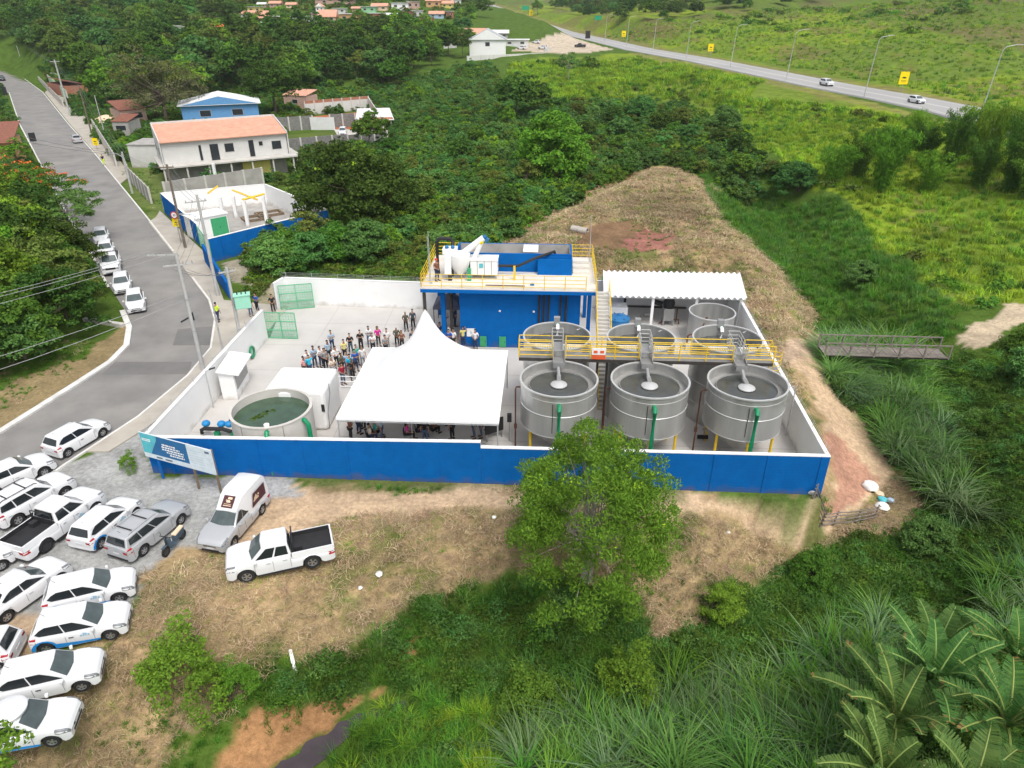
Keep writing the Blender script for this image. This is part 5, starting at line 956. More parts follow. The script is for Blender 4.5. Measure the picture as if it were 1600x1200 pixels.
car_at('hatch', 'hatch', (112, 713), (161, 684), -1, 'white hatchback on the street beside the kerb, seen from behind')
car_at('sedan', 'sedan', (5, 774), (64, 748), -1, 'white sedan at the left picture edge, on the street nearest the gravel lot')
car_at('suv', 'suv', (34, 820), (104, 779), -1, 'white boxy off-roader with black roof rails, left of the white pickup with black bed', GP, rails=True)
car_at('pickupA', 'pickup', (79, 861), (152, 806), -1, 'white pickup with black open bed between the off-roader and a striped hatchback', None, name='pickup_truck', cat='pickup', cover=False, logo='logo_pale', rim='rim_dark')
car_at('hatchS', 'hatch', (160, 858), (217, 808), -1, 'white hatchback with blue wave stripe, between the white pickup and the silver wagon', 'white hatchbacks with a blue wave stripe', stripe='logo_blue', logo='logo_pale')
car_at('wagon', 'wagon', (230, 866), (284, 821), -1, 'silver station wagon with roof rails next to the motor scooter', None, paint='car_silver', rails=True)
car_at('ute', 'ute', (410, 806), (371, 853), 1, 'silver van with raised white roof and maroon poster, facing the camera by the billboard', None, name='raised_roof_van', cat='van', paint='car_silver')
car_at('pickupB', 'pickup', (490, 888), (388, 911), 1, 'white double-cab pickup with black bed standing on the dry grass', None, name='pickup_truck', cat='pickup')
car_at('sedan', 'sedan', (16, 972), (97, 914), -1, 'white sedan in the second row at the left edge, above the two striped hatchbacks', GP)
car_at('hatchS', 'hatch', (93, 966), (190, 942), -1, 'blue-striped white hatchback, upper of two in the second row', 'white hatchbacks with a blue wave stripe')
car_at('hatchS', 'hatch', (76, 1022), (175, 1001), -1, 'blue-striped white hatchback, lower of two in the second row, stripe fully visible', 'white hatchbacks with a blue wave stripe')
car_at('hatch', 'hatch', (20, 1108), (132, 1081), -1, 'plain white hatchback between a striped hatchback and the dome-roofed car', GP)
car_at('hatchD', 'hatch', (-30, 1189), (84, 1168), -1, 'white hatchback carrying a round white dome on its roof, at the bottom left corner', None, stripe='logo_blue', roofbox=True)
car_at('hatch', 'hatch', (-3, 1052), (-100, 1066), 1, 'white car cut by the left picture edge with only its red tail lamp showing', GP)
car_at('hatch', 'hatch', (-85, 937), (4, 893), -1, 'white car cut by the left picture edge with only its nose showing', GP)
o = PROTO['hatch']
# paper behind a windshield
pl = at(112, 1030, 1.2)
# cars along the street kerb: nose towards the camera
for i, (p, l) in enumerate(zip(((214, 480), (193, 452), (176, 421), (168, 398), (160, 377)), ('first white hatchback of the kerbside line, nearest the camera', 'white hatchback second in the kerbside line', 'white pickup third in the kerbside line, half hidden by the trees', 'white car fourth in the kerbside line, under the tree canopy', 'white car last in the kerbside line, farthest up the street under the flame tree'))):
    c = at(*p); c2 = at(*((222, 497), (204, 470), (190, 444), (180, 415), (170, 390))[i]); rz = math.atan2(-17.0, 8.5)
    c.z = .035
    if i == 2: car_at('pickupS', 'pickup', tuple(c), rz, 0, l, None, name='pickup_truck', cat='pickup', cover=True)
    else: car_at('hatch', 'hatch', tuple(c), rz, 0, l, GS)
c = at(121, 222); car_at('wagonW', 'sedan', (c.x, c.y, .035), math.atan2(60, -40), 0, 'pale silver sedan driving away up the middle of the street', None, paint='car_silver', name='moving_car')
c = at(4, 126); car_at('blue', 'suv', (c.x, c.y, .035), math.atan2(-60, 45), 0, 'dark blue car at the far left end of the street', None, paint='car_dark', name='moving_car')
def hwcar(px, py, key, kind, label, lane=0, opp=False, **k):
    best = None; p0 = at(px, py, 6.3)
    i = min(range(len(HW)), key=lambda i: (HW[i][0] - p0.x) ** 2 + (HW[i][1] - p0.y) ** 2); j = min(i, len(HW) - 2); d = Vector(HW[j + 1]) - Vector(HW[j]); rz = math.atan2(d.y, d.x) + (math.pi if not opp else 0)
    z = float(dpoly(np.array([p0.x]), np.array([p0.y]), HW, HWz)[1][0]); p = at(px, py, z)
    return car_at(key, kind, (p.x, p.y, p.z + .01), rz, 0, label, None, name='moving_car', **k)
hwcar(1291, 134, 'suv2', 'suv', 'white compact off-roader driving on the highway, right of a lamp post'); hwcar(1431, 161, 'hatch', 'hatch', 'pale hatchback on the highway just below the nearest yellow sign')
c = ata(850, 42, 478); car_at('hatch', 'hatch', (c.x, c.y, H1(c.x, c.y) + .28), 2.4, 0, 'tiny silver car far up the highway near the dark sign back', None, name='moving_car')
# dirt lot by the highway, yard of the block-walled plot
def on(px, py, dz=0): p = hit(px, py); return (p.x, p.y, p.z + dz)
car_at('darkpick', 'pickup', on(906, 75), 2.9, 0, 'dark pickup standing alone on the bare dirt lot by the highway', None, paint='car_dark', name='pickup_truck', cat='pickup')
for q, l in (((815, 78), 'white car parked beside the grey gabled warehouse, right of its wall'), ((838, 70), 'white car parked by the lamp cluster on the dirt lot'), ((848, 78), 'small pale car at the left end of the bare dirt lot')): car_at('hatch', 'hatch', on(*q), 2.6, 0, l, 'cars by the highway warehouse')
car_at('hatch', 'hatch', on(536, 210), math.atan2(-1, .15), 0, 'white car on the paved yard inside the grey block walls')
# motor scooter
t = thing('motor_scooter', (0, 0, 0), 0, 'dark blue motor scooter with tan seat parked beside the silver wagon', 'scooter'); a = at(289, 838); b_ = at(258, 872); d = b_ - a; t.location = (a + b_) / 2; t.rotation_euler = (0, 0, math.atan2(d.y, d.x)); hw = d.length / 2 * .80
for x in (-hw, hw):
    w_ = thing('wheel', (x, 0, .27)); w_.parent = t; MB(Matrix.Rotation(R(90), 4, 'X')).lathe([(.2, -.05), (.27, -.05), (.27, .05), (.2, .05)], 20, closed=True).build('tyre', 'tyre', w_, True); MB(Matrix.Rotation(R(90), 4, 'X')).lathe([(.02, -.03), (.2, -.02), (.2, .02), (.02, .03)], 12, closed=True).build('rim', 'rim_dark', w_)
b = MB(); b.hexa([(-.75, -.12, .42), (-.05, -.14, .28), (-.05, .14, .28), (-.75, .12, .42), (-.85, -.1, .72), (-.1, -.15, .66), (-.1, .15, .66), (-.85, .1, .72)]); b.bx(-.1, .32, -.15, .15, .26, .33); b.hexa([(.28, -.2, .3), (.42, -.16, .3), (.42, .16, .3), (.28, .2, .3), (.34, -.2, .92), (.46, -.12, .9), (.46, .12, .9), (.34, .2, .92)]); b.build('body', 'cl_slate', t, bevel=.04)
MB().hexa([(-.82, -.12, .70), (-.08, -.14, .67), (-.08, .14, .67), (-.82, .12, .70), (-.80, -.10, .80), (-.1, -.12, .76), (-.1, .12, .76), (-.80, .1, .80)]).build('seat', 'cl_brown' if False else 'cream', t, bevel=.03)
b = MB(); b.cyl((hw - .02, 0, .3), (hw - .25, 0, 1.0), .03); b.cyl((hw - .24, -.33, 1.02), (hw - .24, .33, 1.02), .02); b.build('handlebar', 'black_metal', t); MB().bx(hw - .18, hw + .2, -.07, .07, .54, .6).build('front_fender', 'cl_slate', t, bevel=.02)
for y in (-.3, .3): MB().cyl((hw - .24, y * .8, 1.02), (hw - .3, y, 1.22), .012, n=5).build('mirror_stalk', 'black_metal', t)
# ---------------- people ----------------
def skin_mesh(name, pts, edges, root, sub=1):
    me = bpy.data.meshes.new(name); me.from_pydata([p[0] for p in pts], edges, []); o = bpy.data.objects.new(name, me); COL.objects.link(o)
    md = o.modifiers.new('s', 'SKIN'); md.use_smooth_shade = True
    if not me.skin_vertices: me.skin_vertices.new() if hasattr(me.skin_vertices, 'new') else None
    sv = me.skin_vertices[0].data
    for i, p in enumerate(pts):
        r = p[1]; sv[i].radius = r if isinstance(r, tuple) else (r, r); sv[i].use_root = (i == root)
    if sub: o.modifiers.new('u', 'SUBSURF').levels = sub
    bpy.context.view_layer.update(); dg = bpy.context.evaluated_depsgraph_get(); r = bpy.data.meshes.new_from_object(o.evaluated_get(dg)); r.name = name
    bpy.data.objects.remove(o); bpy.data.meshes.remove(me); return r
def pose_data(pose):
    sit = pose == 'sit'; hz = .55 if sit else .95; dz = hz - .95
    P_ = {'pel': ((0, 0, .95 + dz), (.135, .10)), 'wai': ((0, 0, 1.10 + dz), (.125, .09)), 'che': ((0, 0, 1.28 + dz), (.15, .105)), 'uch': ((0, .01, 1.41 + dz), (.13, .085)), 'nec': ((0, .0, 1.50 + dz), .052), 'hd0': ((0, -.015, 1.57 + dz), (.066, .075)), 'hd1': ((0, -.012, 1.65 + dz), (.078, .095)), 'hd2': ((0, 0, 1.725 + dz), (.060, .07)), 'nos': ((0, -.118, 1.635 + dz), .014)}
    E_ = [('pel', 'wai'), ('wai', 'che'), ('che', 'uch'), ('uch', 'nec'), ('nec', 'hd0'), ('hd0', 'hd1'), ('hd1', 'hd2'), ('hd1', 'nos')]
    for s, n in ((1, 'L'), (-1, 'R')):
        if pose == 'folded': el, wr_, hd = (.27, -.03, 1.14), (.06, -.20, 1.20), (-.04, -.20, 1.23)
        elif pose == 'clasp': el, wr_, hd = (.27, .01, 1.15), (.10, -.18, 1.03), (.03, -.21, .99)
        elif pose == 'raise' and s == 1: el, wr_, hd = (.32, -.10, 1.46), (.22, -.16, 1.70), (.20, -.16, 1.79)
        elif pose == 'sit': el, wr_, hd = (.26, -.04, 1.15), (.16, -.26, 1.06), (.12, -.33, 1.03)
        elif pose == 'hips': el, wr_, hd = (.38, .06, 1.16), (.20, -.06, 1.02), (.15, -.08, .97)
        else: el, wr_, hd = (.25, .02, 1.14), (.27, -.03, .89), (.27, -.05, .80)
        q = lambda p: (s * p[0], p[1], p[2] + dz)
        P_.update({'sh' + n: (q((.175, 0, 1.42)), .058), 'el' + n: (q(el), .042), 'wr' + n: (q(wr_), .029), 'pa' + n: (q(hd), (.036, .02))})
        E_ += [('uch', 'sh' + n), ('sh' + n, 'el' + n), ('el' + n, 'wr' + n), ('wr' + n, 'pa' + n)]
        dv = (Vector(hd) - Vector(wr_)).normalized(); side = dv.cross(Vector((0, 1, 0.2))).normalized()
        for k, ln in enumerate((.075, .085, .08, .062)):
            a = Vector(hd) + side * ((k - 1.5) * .02) + dv * .03; b2 = a + dv * ln * .55 + Vector((0, -.008, 0)); c2 = b2 + dv * ln * .35 + Vector((0, -.02, -.01))
            P_['f%d%s' % (k, n)] = (q(a), .010); P_['g%d%s' % (k, n)] = (q(b2), .009); P_['h%d%s' % (k, n)] = (q(c2), .007); E_ += [('pa' + n, 'f%d%s' % (k, n)), ('f%d%s' % (k, n), 'g%d%s' % (k, n)), ('g%d%s' % (k, n), 'h%d%s' % (k, n))]
        a = Vector(hd) - dv * .03 + side * .04; P_['t0' + n] = (q(a), .011); P_['t1' + n] = (q(a + dv * .03 + side * .02), .009); E_ += [('pa' + n, 't0' + n), ('t0' + n, 't1' + n)]
        if sit: kn, an, to = (.12, -.42, .52), (.12, -.42, .09), (.12, -.58, .04)
        elif pose == 'walk': kn, an, to = (.10, -.14 * s - .02, .50), (.10, -.20 * s + .04, .09), (.10, -.20 * s - .11, .04)
        else: kn, an, to = (.11, -.02, .50), (.115 + .03 * (s > 0), .01, .09), (.13 + .03 * (s > 0), -.15, .04)
        P_.update({'hi' + n: ((s * .09, 0, .90 + dz), .082), 'kn' + n: ((s * kn[0], kn[1], kn[2]), .056), 'ca' + n: ((s * (kn[0] + an[0]) / 2, (kn[1] + an[1]) / 2 + .015, (kn[2] + an[2]) / 2 + .06), .05), 'an' + n: ((s * an[0], an[1], an[2]), .036), 'to' + n: ((s * to[0], to[1], to[2]), (.036, .026))})
        E_ += [('pel', 'hi' + n), ('hi' + n, 'kn' + n), ('kn' + n, 'ca' + n), ('ca' + n, 'an' + n), ('an' + n, 'to' + n)]
    return P_, E_
def sub_skin(name, P_, E_, keep, grow, root, cut={}):
    P2 = {k: P_[k] for k in keep}; P2 = {k: (cut.get(k, v[0]), tuple(a + grow for a in v[1]) if isinstance(v[1], tuple) else v[1] + grow) for k, v in P2.items()}
    ks = list(P2); return skin_mesh(name, [P2[k] for k in ks], [(ks.index(a), ks.index(b2)) for a, b2 in E_ if a in P2 and b2 in P2], ks.index(root))
POSES = {}
def get_pose(pose):
    if pose in POSES: return POSES[pose]
    P_, E_ = pose_data(pose); dz = -.40 if pose == 'sit' else 0
    ks = list(P_); body = skin_mesh('body', [P_[k] for k in ks], [(ks.index(a), ks.index(b2)) for a, b2 in E_], ks.index('pel'))
    mid = lambda a, b2, t: tuple(Vector(P_[a][0]).lerp(Vector(P_[b2][0]), t))
    cut = {'el' + n: mid('sh' + n, 'el' + n, .85) for n in 'LR'}
    shirt = sub_skin('shirt', P_, E_, ['pel', 'wai', 'che', 'uch', 'shL', 'shR', 'elL', 'elR'], .022, 'wai', {**cut, 'pel': (0, 0, .96 + dz)})
    cut2 = {'an' + n: mid('ca' + n, 'an' + n, .75) for n in 'LR'}
    tr = sub_skin('trousers', P_, E_, ['pel', 'hiL', 'hiR', 'knL', 'knR', 'caL', 'caR', 'anL', 'anR'], .018, 'pel', {**cut2, 'pel': (0, 0, .95 + dz)})
    hz = 1.665 + dz
    h = MB(); n = 12; vs = [(0, .012, hz + .135)]; fs = []
    for j in range(1, 5):
        for i in range(n):
            t = 2 * math.pi * i / n; fr = max(0, -math.sin(t)); el = math.pi / 2 * (1 - j / 4 * (1.15 - .75 * fr)); vs.append((.094 * math.cos(t) * math.cos(el), .014 + .108 * math.sin(t) * math.cos(el), hz + .02 + .115 * math.sin(el)))
    fs = [(0, 1 + i, 1 + (i + 1) % n) for i in range(n)] + [(1 + (j - 1) * n + i, 1 + j * n + i, 1 + j * n + (i + 1) % n, 1 + (j - 1) * n + (i + 1) % n) for j in range(1, 4) for i in range(n)]
    hair = h.add(vs, fs).mesh('hair', None, True); lh = MB().hexa([(-.09, .0, hz - .25), (.09, .0, hz - .25), (.08, .12, hz - .25), (-.08, .12, hz - .25), (-.095, -.03, hz + .06), (.095, -.03, hz + .06), (.085, .125, hz + .06), (-.085, .125, hz + .06)]).mesh('long_hair', None, True)
    sh = []
    for s_ in 'LR':
        a, b2 = Vector(P_['an' + s_][0]), Vector(P_['to' + s_][0]); d = (b2 - a); d.z = 0; d.normalize(); w_ = Vector((-d.y, d.x, 0)) * .048; q0 = a - d * .065; q1 = b2 + d * .045; z0 = 0.0; m_ = MB().hexa([(*(q0 - w_)[:2], z0), (*(q1 - w_)[:2], z0), (*(q1 + w_)[:2], z0), (*(q0 + w_)[:2], z0), (*(q0 - w_ * .8)[:2], .10), (*(q1 - w_ * .8)[:2], .055), (*(q1 + w_ * .8)[:2], .055), (*(q0 + w_ * .8)[:2], .10)]); sh.append(m_.mesh('shoe', None))
    for m_ in (body, shirt, tr, hair, lh, *sh): 
        m_.materials.clear(); m_.materials.append(M['skin'])
    POSES[pose] = (body, shirt, tr, hair, lh, sh); return POSES[pose]
def person(loc, rz, pose, top, bottom, label, hair='hair_black', skin='skin', shoes='black_plastic', group=None, long=False, vest=None, helmet=None, sc=1.0, bald=False):
    g = get_pose(pose); o = bpy.data.objects.new('person', g[0]); COL.objects.link(o); o.location = loc; o.rotation_euler = (0, 0, rz); o.scale = (sc,) * 3; tag(o, label, 'person', group)
    o.material_slots[0].link = 'OBJECT'; o.material_slots[0].material = M[skin]
    def part(nm, me, m):
        c = bpy.data.objects.new(nm, me); COL.objects.link(c); c.parent = o; c.material_slots[0].link = 'OBJECT'; c.material_slots[0].material = M[m]; return c
    part('shirt', g[1], top); part('trousers', g[2], bottom)
    if not bald: part('hair', g[3], hair)
    if long: part('long_hair', g[4], hair)
    for m_ in g[5]: part('shoe', m_, shoes)
    dz = -.40 if pose == 'sit' else 0
    if helmet: c = MB().lathe([(.13, 1.70 + dz), (.115, 1.72 + dz), (.10, 1.78 + dz), (.05, 1.82 + dz), (.001, 1.825 + dz)], 14).build('helmet', helmet, o, True)
    return o
def toward(p, q=(-5.5, 38.5)): return math.atan2(q[1] - p.y, q[0] - p.x) + R(90)
YG_ = 'people standing in the yard behind the tent'
for fx, fy, pose, top, bot, lab, kw in (
    (635, 517, 'clasp', 'cl_olive', 'cl_black', 'person in olive shirt and black trousers standing left of the pair nearest the blue building', dict(hair='hair_grey')),
    (646, 514, 'stand', 'cl_slate', 'cl_black', 'person in dark blue-grey shirt, right one of the pair nearest the blue building', {}),
    (621, 541, 'clasp', 'cl_olive', 'cl_black', 'balding person in dark green shirt at the tent back edge', dict(bald=True)),
    (629, 547, 'folded', 'cl_brown', 'cl_black', 'person in brown patterned top beside the tent peak', dict(long=True, hair='hair_brown')),
    (646, 546, 'stand', 'cl_navy', 'cl_black', 'person in navy half hidden by the tent peak', {}),
    (606, 545, 'clasp', 'cl_white', 'cl_grey', 'person in plain white shirt directly behind the tent edge', {}),
    (604, 556, 'folded', 'cl_grey', 'cl_black', 'person in grey shirt, only head and shoulders above the tent edge', {}),
    (592, 541, 'clasp', 'cl_pink', 'cl_black', 'person in bright magenta blouse and black trousers', dict(long=True, hair='hair_brown')),
    (584, 553, 'folded', 'cl_white', 'cl_black', 'person in white whose head shows above the tent edge, below the magenta blouse', dict(hair='hair_brown')),
    (578, 541, 'folded', 'cl_white', 'cl_denim', 'person in pale shirt with folded arms and blue jeans, left of the magenta blouse', {}),
    (565, 548, 'folded', 'cl_black', 'cl_black', 'person all in black with folded arms, bigger of the two in black', {}),
    (549, 553, 'folded', 'cl_black', 'cl_slate', 'person in black t-shirt with folded arms, left of the other one in black', {}),
    (520, 548, 'folded', 'cl_lblue', 'cl_navy', 'bearded person in light blue shirt standing apart at the back left', {}),
    (540, 563, 'stand', 'cl_yellow', 'cl_black', 'person in pale yellow shirt in the middle of the crowd', {}),
    (559, 571, 'stand', 'cl_teal', 'cl_navy', 'person in turquoise green shirt beside the tent corner', {}),
    (568, 574, 'stand', 'cl_white', 'cl_grey', 'person in white top partly hidden by the tent corner', dict(hair='hair_brown')),
    (493, 574, 'folded', 'cl_lblue', 'cl_navy', 'person in light blue shirt and navy trousers, second from the left end of the crowd', {}),
    (503, 573, 'folded', 'cl_white', 'cl_navy', 'person in white shirt and navy trousers, third from the left end of the crowd', {}),
    (515, 565, 'stand', 'cl_lblue', 'cl_black', 'person in grey-blue shirt right below the bearded one', {}),
    (527, 574, 'hips', 'cl_white', 'cl_black', 'person in pale shirt carrying a black bag', {}),
    (483, 580, 'folded', 'cl_white', 'cl_slate', 'person in white shirt at the left end of the crowd', {}),
    (486, 588, 'raise', 'cl_cyan', 'cl_navy', 'person in bright cyan shirt just behind the white storage block', {}),
    (478, 589, 'stand', 'cl_rose', 'cl_black', 'person whose dark head shows over the left end of the storage block', {}),
    (510, 578, 'clasp', 'cl_grey', 'cl_black', 'person in grey shirt holding something dark, behind the storage block corner', {}),
    (522, 591, 'folded', 'cl_cream', 'cl_grey', 'grey-haired person in cream shirt right of the storage block', dict(hair='hair_grey')),
    (537, 601, 'clasp', 'cl_red', 'cl_denim', 'person in dark red shirt and blue jeans by the white barrier', {}),
    (536, 585, 'folded', 'cl_olive', 'cl_black', 'person in dark brown-green jacket behind the dark red shirt', {}),
    (544, 583, 'stand', 'cl_lblue', 'cl_denim', 'person in light blue shirt and jeans in the middle of the dense crowd', {}),
    (549, 588, 'stand', 'cl_cyan', 'cl_grey', 'person in blue-green shirt by the tent edge, left of the royal blue shirt', {}),
    (552, 594, 'hips', 'cl_black', 'cl_black', 'person in black by the tent edge next to the white barrier', dict(hair='hair_brown')),
    (557, 580, 'folded', 'cl_blue', 'cl_navy', 'person in royal blue shirt by the tent edge', {})):
    p = at(fx, fy, .03); person(p, toward(p) + random.uniform(-.3, .3), pose, top, bot, lab, group=YG_, sc=random.uniform(.96, 1.03), skin=random.choice(('skin', 'skin', 'skin_dark')), **kw)
for fx, fy, pose, top, bot, lab, kw, rz in (
    (688, 535, 'stand', 'cl_navy', 'cl_black', 'person in dark shirt right of the tent peak', {}, -.5), (696, 521, 'raise', 'cl_brown', 'cl_grey', 'person in brown and grey standing under the blue building passage', dict(hair='hair_grey'), .3),
    (711, 510, 'stand', 'cl_navy', 'cl_navy', 'person in navy beside the dark gazebo', {}, 2.0), (705, 538, 'clasp', 'cl_white', 'cl_denim', 'person in white and cap-like grey hair in front of the passage', dict(hair='hair_grey'), 0),
    (702, 546, 'folded', 'cl_blue', 'cl_black', 'person in blue shirt at the tent back edge before the passage', {}, 0), (709, 545, 'stand', 'cl_white', 'cl_black', 'person in white shirt right of the blue shirt at the passage', {}, -.4),
    (724, 542, 'raise', 'cl_yellow', 'cl_navy', 'person in yellow shirt holding up a phone in front of the white notice', {}, 0), (743, 546, 'clasp', 'cl_white', 'cl_navy', 'person in white shirt alone near the green hatch doors', {}, 0),
    (428, 489, 'clasp', 'cl_black', 'cl_black', 'person in black clothes standing in the gateway', {}, .3), (403, 487, 'folded', 'cl_blue', 'cl_black', 'person in blue and white patterned top outside the gate', {}, -.5),
    (393, 494, 'stand', 'cl_black', 'cl_denim', 'person in black and jeans half behind the wall end by the gate', {}, .8), (342, 502, 'walk', 'cl_lime', 'cl_navy', 'guard in fluorescent yellow shirt on the pavement by the power poles', {}, 3.0),
    (163, 258, 'stand', 'cl_black', 'cl_lime', 'worker in fluorescent yellow trousers on the far pavement', {}, 1.0), (194, 256, 'stand', 'cl_grey', 'cl_black', 'person in grey near the tall plastered wall up the street', {}, 2.4)):
    p = at(fx, fy, .09 if fx < 400 else .03); person(p, rz, pose, top, bot, lab, **kw)
p = BO + E1 * -5.35 + E2 * .6 + Vector((0, 0, 5.352)); person(p, .8, 'clasp', 'cl_brown', 'cl_navy', 'worker with a red helmet standing on the blue building roof by the machine', helmet='red_paint')
UT = 'people sitting and standing under the tent'
def chair(p, rz, label):
    t = thing('chair', p, rz, label, 'chair', 'black chairs under the tent'); MB().bx(-.22, .22, -.24, .2, .43, .47).build('seat', 'black_plastic', t); MB().bx(-.22, .22, .2, .24, .5, .85).build('backrest', 'black_plastic', t)
    for x in (-.2, .2):
        for y in (-.2, .2): MB().cyl((x, y, 0), (x, y, .43), .014, n=6).build('leg', 'grey_metal', t)
for fx, fy, pose, top, bot, lab, kw, rz in (
    (549, 688, 'folded', 'cl_brown', 'cl_black', 'person with long brown hair standing at the left end under the tent', dict(long=True, hair='gold_hair'), 2.2), (562, 678, 'stand', 'cl_navy', 'cl_navy', 'person in navy standing behind the long-haired one under the tent', {}, 2.6),
    (569, 671, 'stand', 'cl_grey', 'cl_black', 'person in grey deeper in the shade at the left under the tent', {}, 2.6), (579, 690, 'sit', 'cl_cream', 'cl_navy', 'person in cream sitting front left under the tent', {}, 2.0), (587, 684, 'sit', 'cl_teal', 'cl_black', 'person in green sitting behind the cream one', {}, 2.0),
    (597, 687, 'stand', 'cl_lblue', 'cl_denim', 'person in light blue denim standing beside the seated ones', {}, 1.6), (637, 687, 'sit', 'cl_pink', 'cl_black', 'person in bright pink sitting left of the thin lamp post', dict(long=True), 1.6),
    (655, 682, 'sit', 'cl_black', 'cl_navy', 'person in black sitting just right of the thin lamp post', {}, 1.8), (665, 691, 'stand', 'cl_black', 'cl_denim', 'person in black top and jeans with back to the wall', {}, 3.0), (677, 680, 'sit', 'cl_brown', 'cl_black', 'person in brown sitting right of the jeans wearer', dict(hair='hair_brown'), 2.4),
    (707, 686, 'stand', 'cl_black', 'cl_black', 'presenter all in black standing alone under the tent', {}, -2.2), (741, 684, 'stand', 'cl_white', 'cl_denim', 'person in white shirt and jeans near the black screen', {}, -1.2), (752, 683, 'stand', 'cl_navy', 'cl_denim', 'person in navy and jeans next to the black screen', {}, -1.4),
    (762, 673, 'stand', 'cl_navy', 'cl_navy', 'person in navy behind the black screen', {}, -1.2), (771, 670, 'stand', 'cl_red', 'cl_black', 'person in red at the right end under the tent', {}, -1.2), (688, 668, 'sit', 'cl_slate', 'cl_black', 'person in slate grey sitting in the second row under the tent', {}, 2.4), (648, 668, 'sit', 'cl_navy', 'cl_black', 'person in navy sitting in the second row under the tent', {}, 2.2)):
    p = at(fx, fy, .03); person(p, rz, pose, top, bot, lab, group=UT, **kw)
    if pose == 'sit': chair(p + Vector((math.sin(rz) * -.0, 0, 0)), rz, 'black chair under the ' + lab.replace(' under the tent', '').replace('sitting ', 'seated '))
# ---------------- billboard, poles, wires ----------------
P1, P3 = at(253, 748.5), at(346, 775); d = P3 - P1; LB = d.length; bt_ = thing('billboard', P1, math.atan2(d.y, d.x), 'blue, teal and white construction billboard on three posts at the front left wall corner', 'billboard')
zb_, zt_ = 1.45, 3.1; x0_, x1_ = -.75, LB + .02; xm = x0_ + (x1_ - x0_) * .66; zs_ = zb_ + .32
MB().bx(x0_, x1_, -.03, .03, zb_, zt_).build('board', 'sign_pale', bt_)
MB().add([(x0_ + .02, -.036, zs_), (x0_ + .55, -.036, zs_), (x0_ + 1.2, -.036, zt_ - .3), (x0_ + 1.25, -.036, zt_ - .02), (x0_ + .02, -.036, zt_ - .02)], [(0, 1, 2, 3, 4)]).build('teal_panel', 'sign_teal', bt_)
MB().add([(x0_ + .56, -.036, zs_), (xm, -.036, zs_), (xm, -.036, zt_ - .02), (x0_ + 1.26, -.036, zt_ - .02), (x0_ + 1.21, -.036, zt_ - .3)], [(0, 1, 2, 3, 4)]).build('blue_panel', 'sign_blue', bt_)
b = MB(); rr = random.Random(2)
for r_, (z, wd) in enumerate(((2.62, .95), (2.46, 1.3), (2.30, 1.55), (2.14, 1.2), (1.98, 1.05))):
    x = x0_ + 2.05 + .12 * r_ - wd / 2
    xe = x + wd
    while x < xe:
        l = rr.uniform(.08, .22); b.bx(x, min(xe, x + l), -.042, -.038, z - .045, z + .045); x += l + .045
for z in (2.72, 2.62): b.bx(x0_ + .12, x0_ + .75, -.042, -.038, z - .025, z + .025)
b.build('white_lettering', 'paper', bt_)
b = MB()
for x, l in ((x0_ + .9, .42), (x0_ + 1.55, .5)): b.bx(x, x + l, -.036, -.032, zb_ + .1, zb_ + .2)
b.bx(x1_ - .45, x1_ - .15, -.036, -.032, zt_ - .3, zt_ - .16); b.build('dark_lettering', 'sign_ink', bt_)
b = MB()
for k in range(7): b.bx(xm + .12, xm + .12 + rr.uniform(.5, 1.1), -.036, -.032, zt_ - .35 - k * .17, zt_ - .31 - k * .17)
b.build('faint_lettering', 'sign_faint', bt_)
for x, m in ((.05, 'blue_wood'), (LB * .62, 'wood'), (LB - .04, 'wood')): MB().bx(x - .06, x + .06, .032, .12, -.05, zt_ - .02 if m == 'wood' else 3.0).build('post', m, bt_)
# power poles
def insul(b, x, y, z, h=.16): b.cyl((x, y, z), (x, y, z + h), .035, .02, 6)
def pole(px, py, h, label, m='pole_concrete', r0=.17, r1=.10, arms=(), rz=0, lamp=None, ztop=0, loc=None, group='power poles along the street'):
    p = loc or at(px, py); t = thing('power_pole', (p.x, p.y, 0), rz, label, 'power pole', group); MB().cyl((0, 0, -.3), (0, 0, h), r0, r1, 12).build('pole', m, t, True)
    for (z, l, off_, a) in arms:
        b = MB(); b.box((off_, 0, z), (l, .09, .10), a); b.build('cross_arm', 'pole_concrete' if m == 'pole_concrete' else 'wood', t)
        b = MB(); n = 4
        for k in range(n):
            x = off_ + (k / (n - 1) - .5) * (l - .2); b.cyl((x * math.cos(a), x * math.sin(a), z + .05), (x * math.cos(a), x * math.sin(a), z + .22), .045, .03, 6)
        b.build('insulators', 'grey_metal', t)
    b = MB(); [b.lathe([(r0 * .85, z), (r0 * .95, z + .02), (r0 * .95, z + .07), (r0 * .85, z + .09)], 10, closed=True) for z in (h * .35, h * .62)]; b.build('pole_band', 'grey_metal', t)
    if lamp: b = MB(); b.tube([(0, 0, lamp), (-.8, .1, lamp + .5), (-1.5, .15, lamp + .55)], .03, 6); b.build('lamp_arm', 'galvanised', t); MB().box((-1.75, .17, lamp + .55), (.5, .2, .1)).build('lamp_head', 'grey_metal', t, bevel=.03)
    return t
A_ = pole(318, 579, 9.2, 'tall grey concrete power pole at the kerb left of the plant, with two cross arms', arms=((9.0, 2.3, -1.0, 0.06), (8.3, 2.0, .0, .35)), rz=0)
B_ = pole(341, 463, 9.5, 'tall concrete power pole beside the slanting blue wall piece', arms=((8.9, 1.8, -.2, .5),), lamp=7.2)
C_ = pole(383, 563, 7.5, 'concrete pole inside the left wall carrying the mint transformer', r0=.15, arms=((7.2, 1.2, 0, .6),))
tf = thing('transformer', (C_.location.x + .75, C_.location.y - .1, 5.0), R(20), 'mint green transformer box hung on a concrete pole above the left wall', 'transformer'); MB().bx(-.55, .55, -.35, .35, -.55, .45).build('tank', 'mint', tf, bevel=.06)
